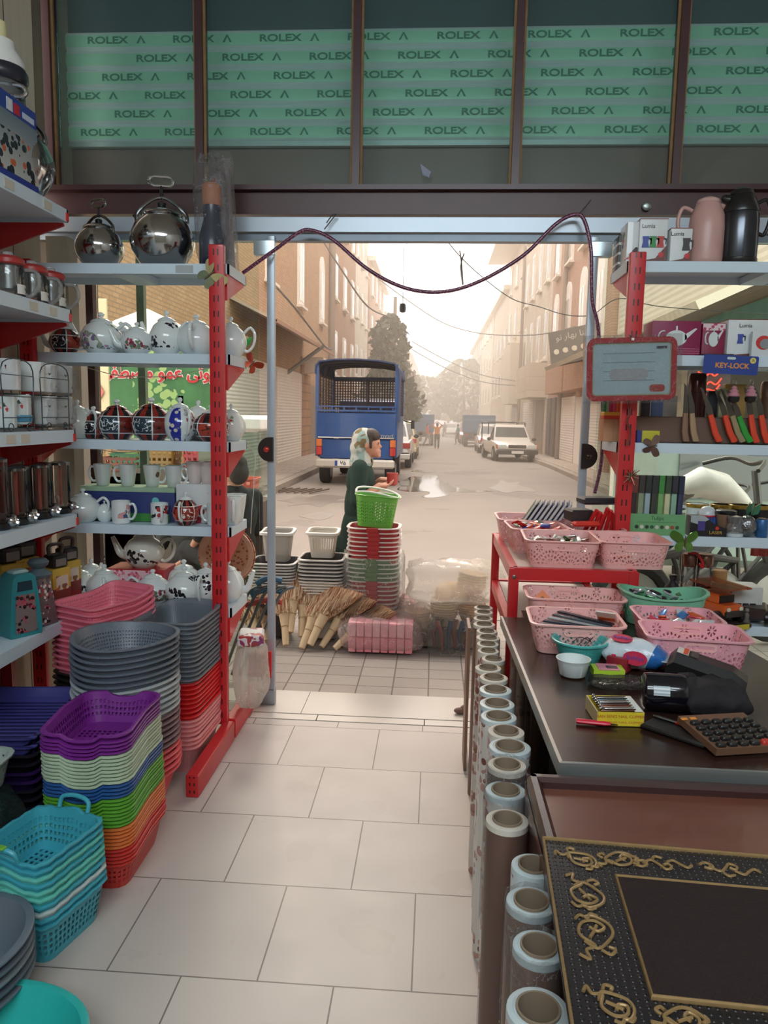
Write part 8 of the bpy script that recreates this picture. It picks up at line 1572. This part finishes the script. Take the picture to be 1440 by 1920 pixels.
b = B(); b.box((0, -.0605, .018), (.128, .001, .03)); b.build('caption_strip', mat('#8fa3b8', .4), t); b = B(); b.box((-.0655, 0, .075), (.001, .118, .148)); b.build('side_print', mat('#a87a5a', .5), t)
t = thing('toy_vehicle', 'orange toy off-roader in a clear-lidded box on the lowest right shelf', 'toy', (rx(1350, 3.24), 3.26, Z5), .45)
org = mat('#d8622a', .35)
b = B(); b.box((0, 0, .06), (.095, .15, .045), .008); b.build('toy_body', org, t); b = B(); b.box((0, .015, .098), (.085, .1, .04), .008); b.build('toy_cabin', org, t); b = B(); b.box((0, -.036, .1), (.07, .004, .028)); b.build('toy_windscreen', blackp, t); b = B(); b.box((0, -.077, .05), (.09, .012, .025), .003); b.build('toy_bumper', mat('#4a4240', .3, .5), t)
for s in (-1, 1):
    for y in (-.048, .048): b = B(); b.at((s*.046, y, .034), (0, PI/2, 0)); b.lathe([(.02, -.01), (.026, -.008), (.026, .008), (.02, .01)], 18); b.build('toy_wheel', blackp, t)
    b = B(); b.at((s*.03, -.076, .068), (PI/2, 0, 0)); b.lathe([(.009, 0), (.009, .003), (.002, .004)], 12); b.build('toy_lamp', mat('#d9d4c0', .2), t)
b = B(); b.prism([(-.09, .145), (.09, .15), (.09, .156), (-.09, .151)], -.062, .062, 'yz'); b.build('lid_flap', glass('#f2c4a8', 1.0, .35, '#d8784e'), t); b = B(); b.box((0, 0, .006), (.125, .2, .012)); b.build('base_card', mat('#3a2a24', .5), t); b = B(); b.box((0, -.1005, .004), (.1, .002, .02)); b.build('yellow_strip', mat('#c9b83a', .4), t)
t.scale = (1.15, 1.15, 1.1)
t = thing('toy_vehicle', 'dark toy buggy at the right picture edge on the lowest right shelf', 'toy', (rx(1430, 3.2), 3.28, Z5), -.4); b = B(); b.box((0, 0, .05), (.1, .16, .05), .01); b.build('toy_body', mat('#3a2a28', .4), t)
for s in (-1, 1):
    for y in (-.055, .055): b = B(); b.at((s*.052, y, .035), (0, PI/2, 0)); b.lathe([(.02, -.013), (.035, -.01), (.035, .01), (.02, .013)], 18); b.build('toy_wheel', blackp, t)
t = thing('figurine', 'small grey figurine between the two toy vehicles', 'figurine', (rx(1408, 3.18), 3.22, Z5)); b = B(); b.lathe([(.014, 0), (.016, .01), (.01, .03), (.012, .045), (.006, .055)], 16); b.build('torso', mat('#6a625c', .5), t); b = B(); b.ball((0, 0, .064), .01, 12); b.build('head', mat('#7d746c', .5), t)
t = thing('hanging_cloth', 'red cloth hanging outside at the right edge below the shelves', 'cloth', (rx(1430, 3.9), 3.9, .78)); b = B(); R = [[(-.07+.14*i/12, .012*math.sin(i*1.9), z) for i in range(13)]+[(.07-.14*i/12, .012*math.sin((12-i)*1.9)+.004, z) for i in range(13)] for z in (0, .1, .22)]; b.loft(R); b.build('drape', mat('#b8352c', .8, 0, .15), t)
# gold rack with trinkets low at the far right
t = thing('wire_stand', 'gold wire stand with trinkets low at the right edge behind the counter', 'stand', (1.28, 2.5, 0)); gw = mat('#b8963c', .3, .8)
for k in range(5): b = B(); b.tube([(-.12+.06*k, -.1, .02), (-.12+.06*k, .0, .4), (-.12+.06*k, .12, .5)], .004, 6); b.build('rib', gw, t)
for z in (.12, .3, .44): b = B(); b.tube([(-.16, -.06+z*.2, z), (.18, -.06+z*.2, z)], .004, 6); b.build('cross_bar', gw, t)
litter('jewellery_card', 'small pale trinket card on the gold wire stand', 'trinket', 1.3, 2.47, .42, .22, .16, 12, ['#e2ded6', '#c9c6c0', '#e8c8d0'], .04, 'trinkets on the gold wire stand', seed=14)
for k, (x, lb) in enumerate(((1.0, 'white wire leg of a stand outside the lower right pane, left'), (1.12, 'white wire leg of a stand outside the lower right pane, right'))): b = B(); b.cyl((0, 0, 0), (0, 0, .6), .006, n=8); b.cyl((-.0, 0, .3), (.1, 0, .3), .004, n=6); single(b, 'stand_leg', mat('#c9c4bc', .4), lb, 'stand', (x, 3.85, 0))
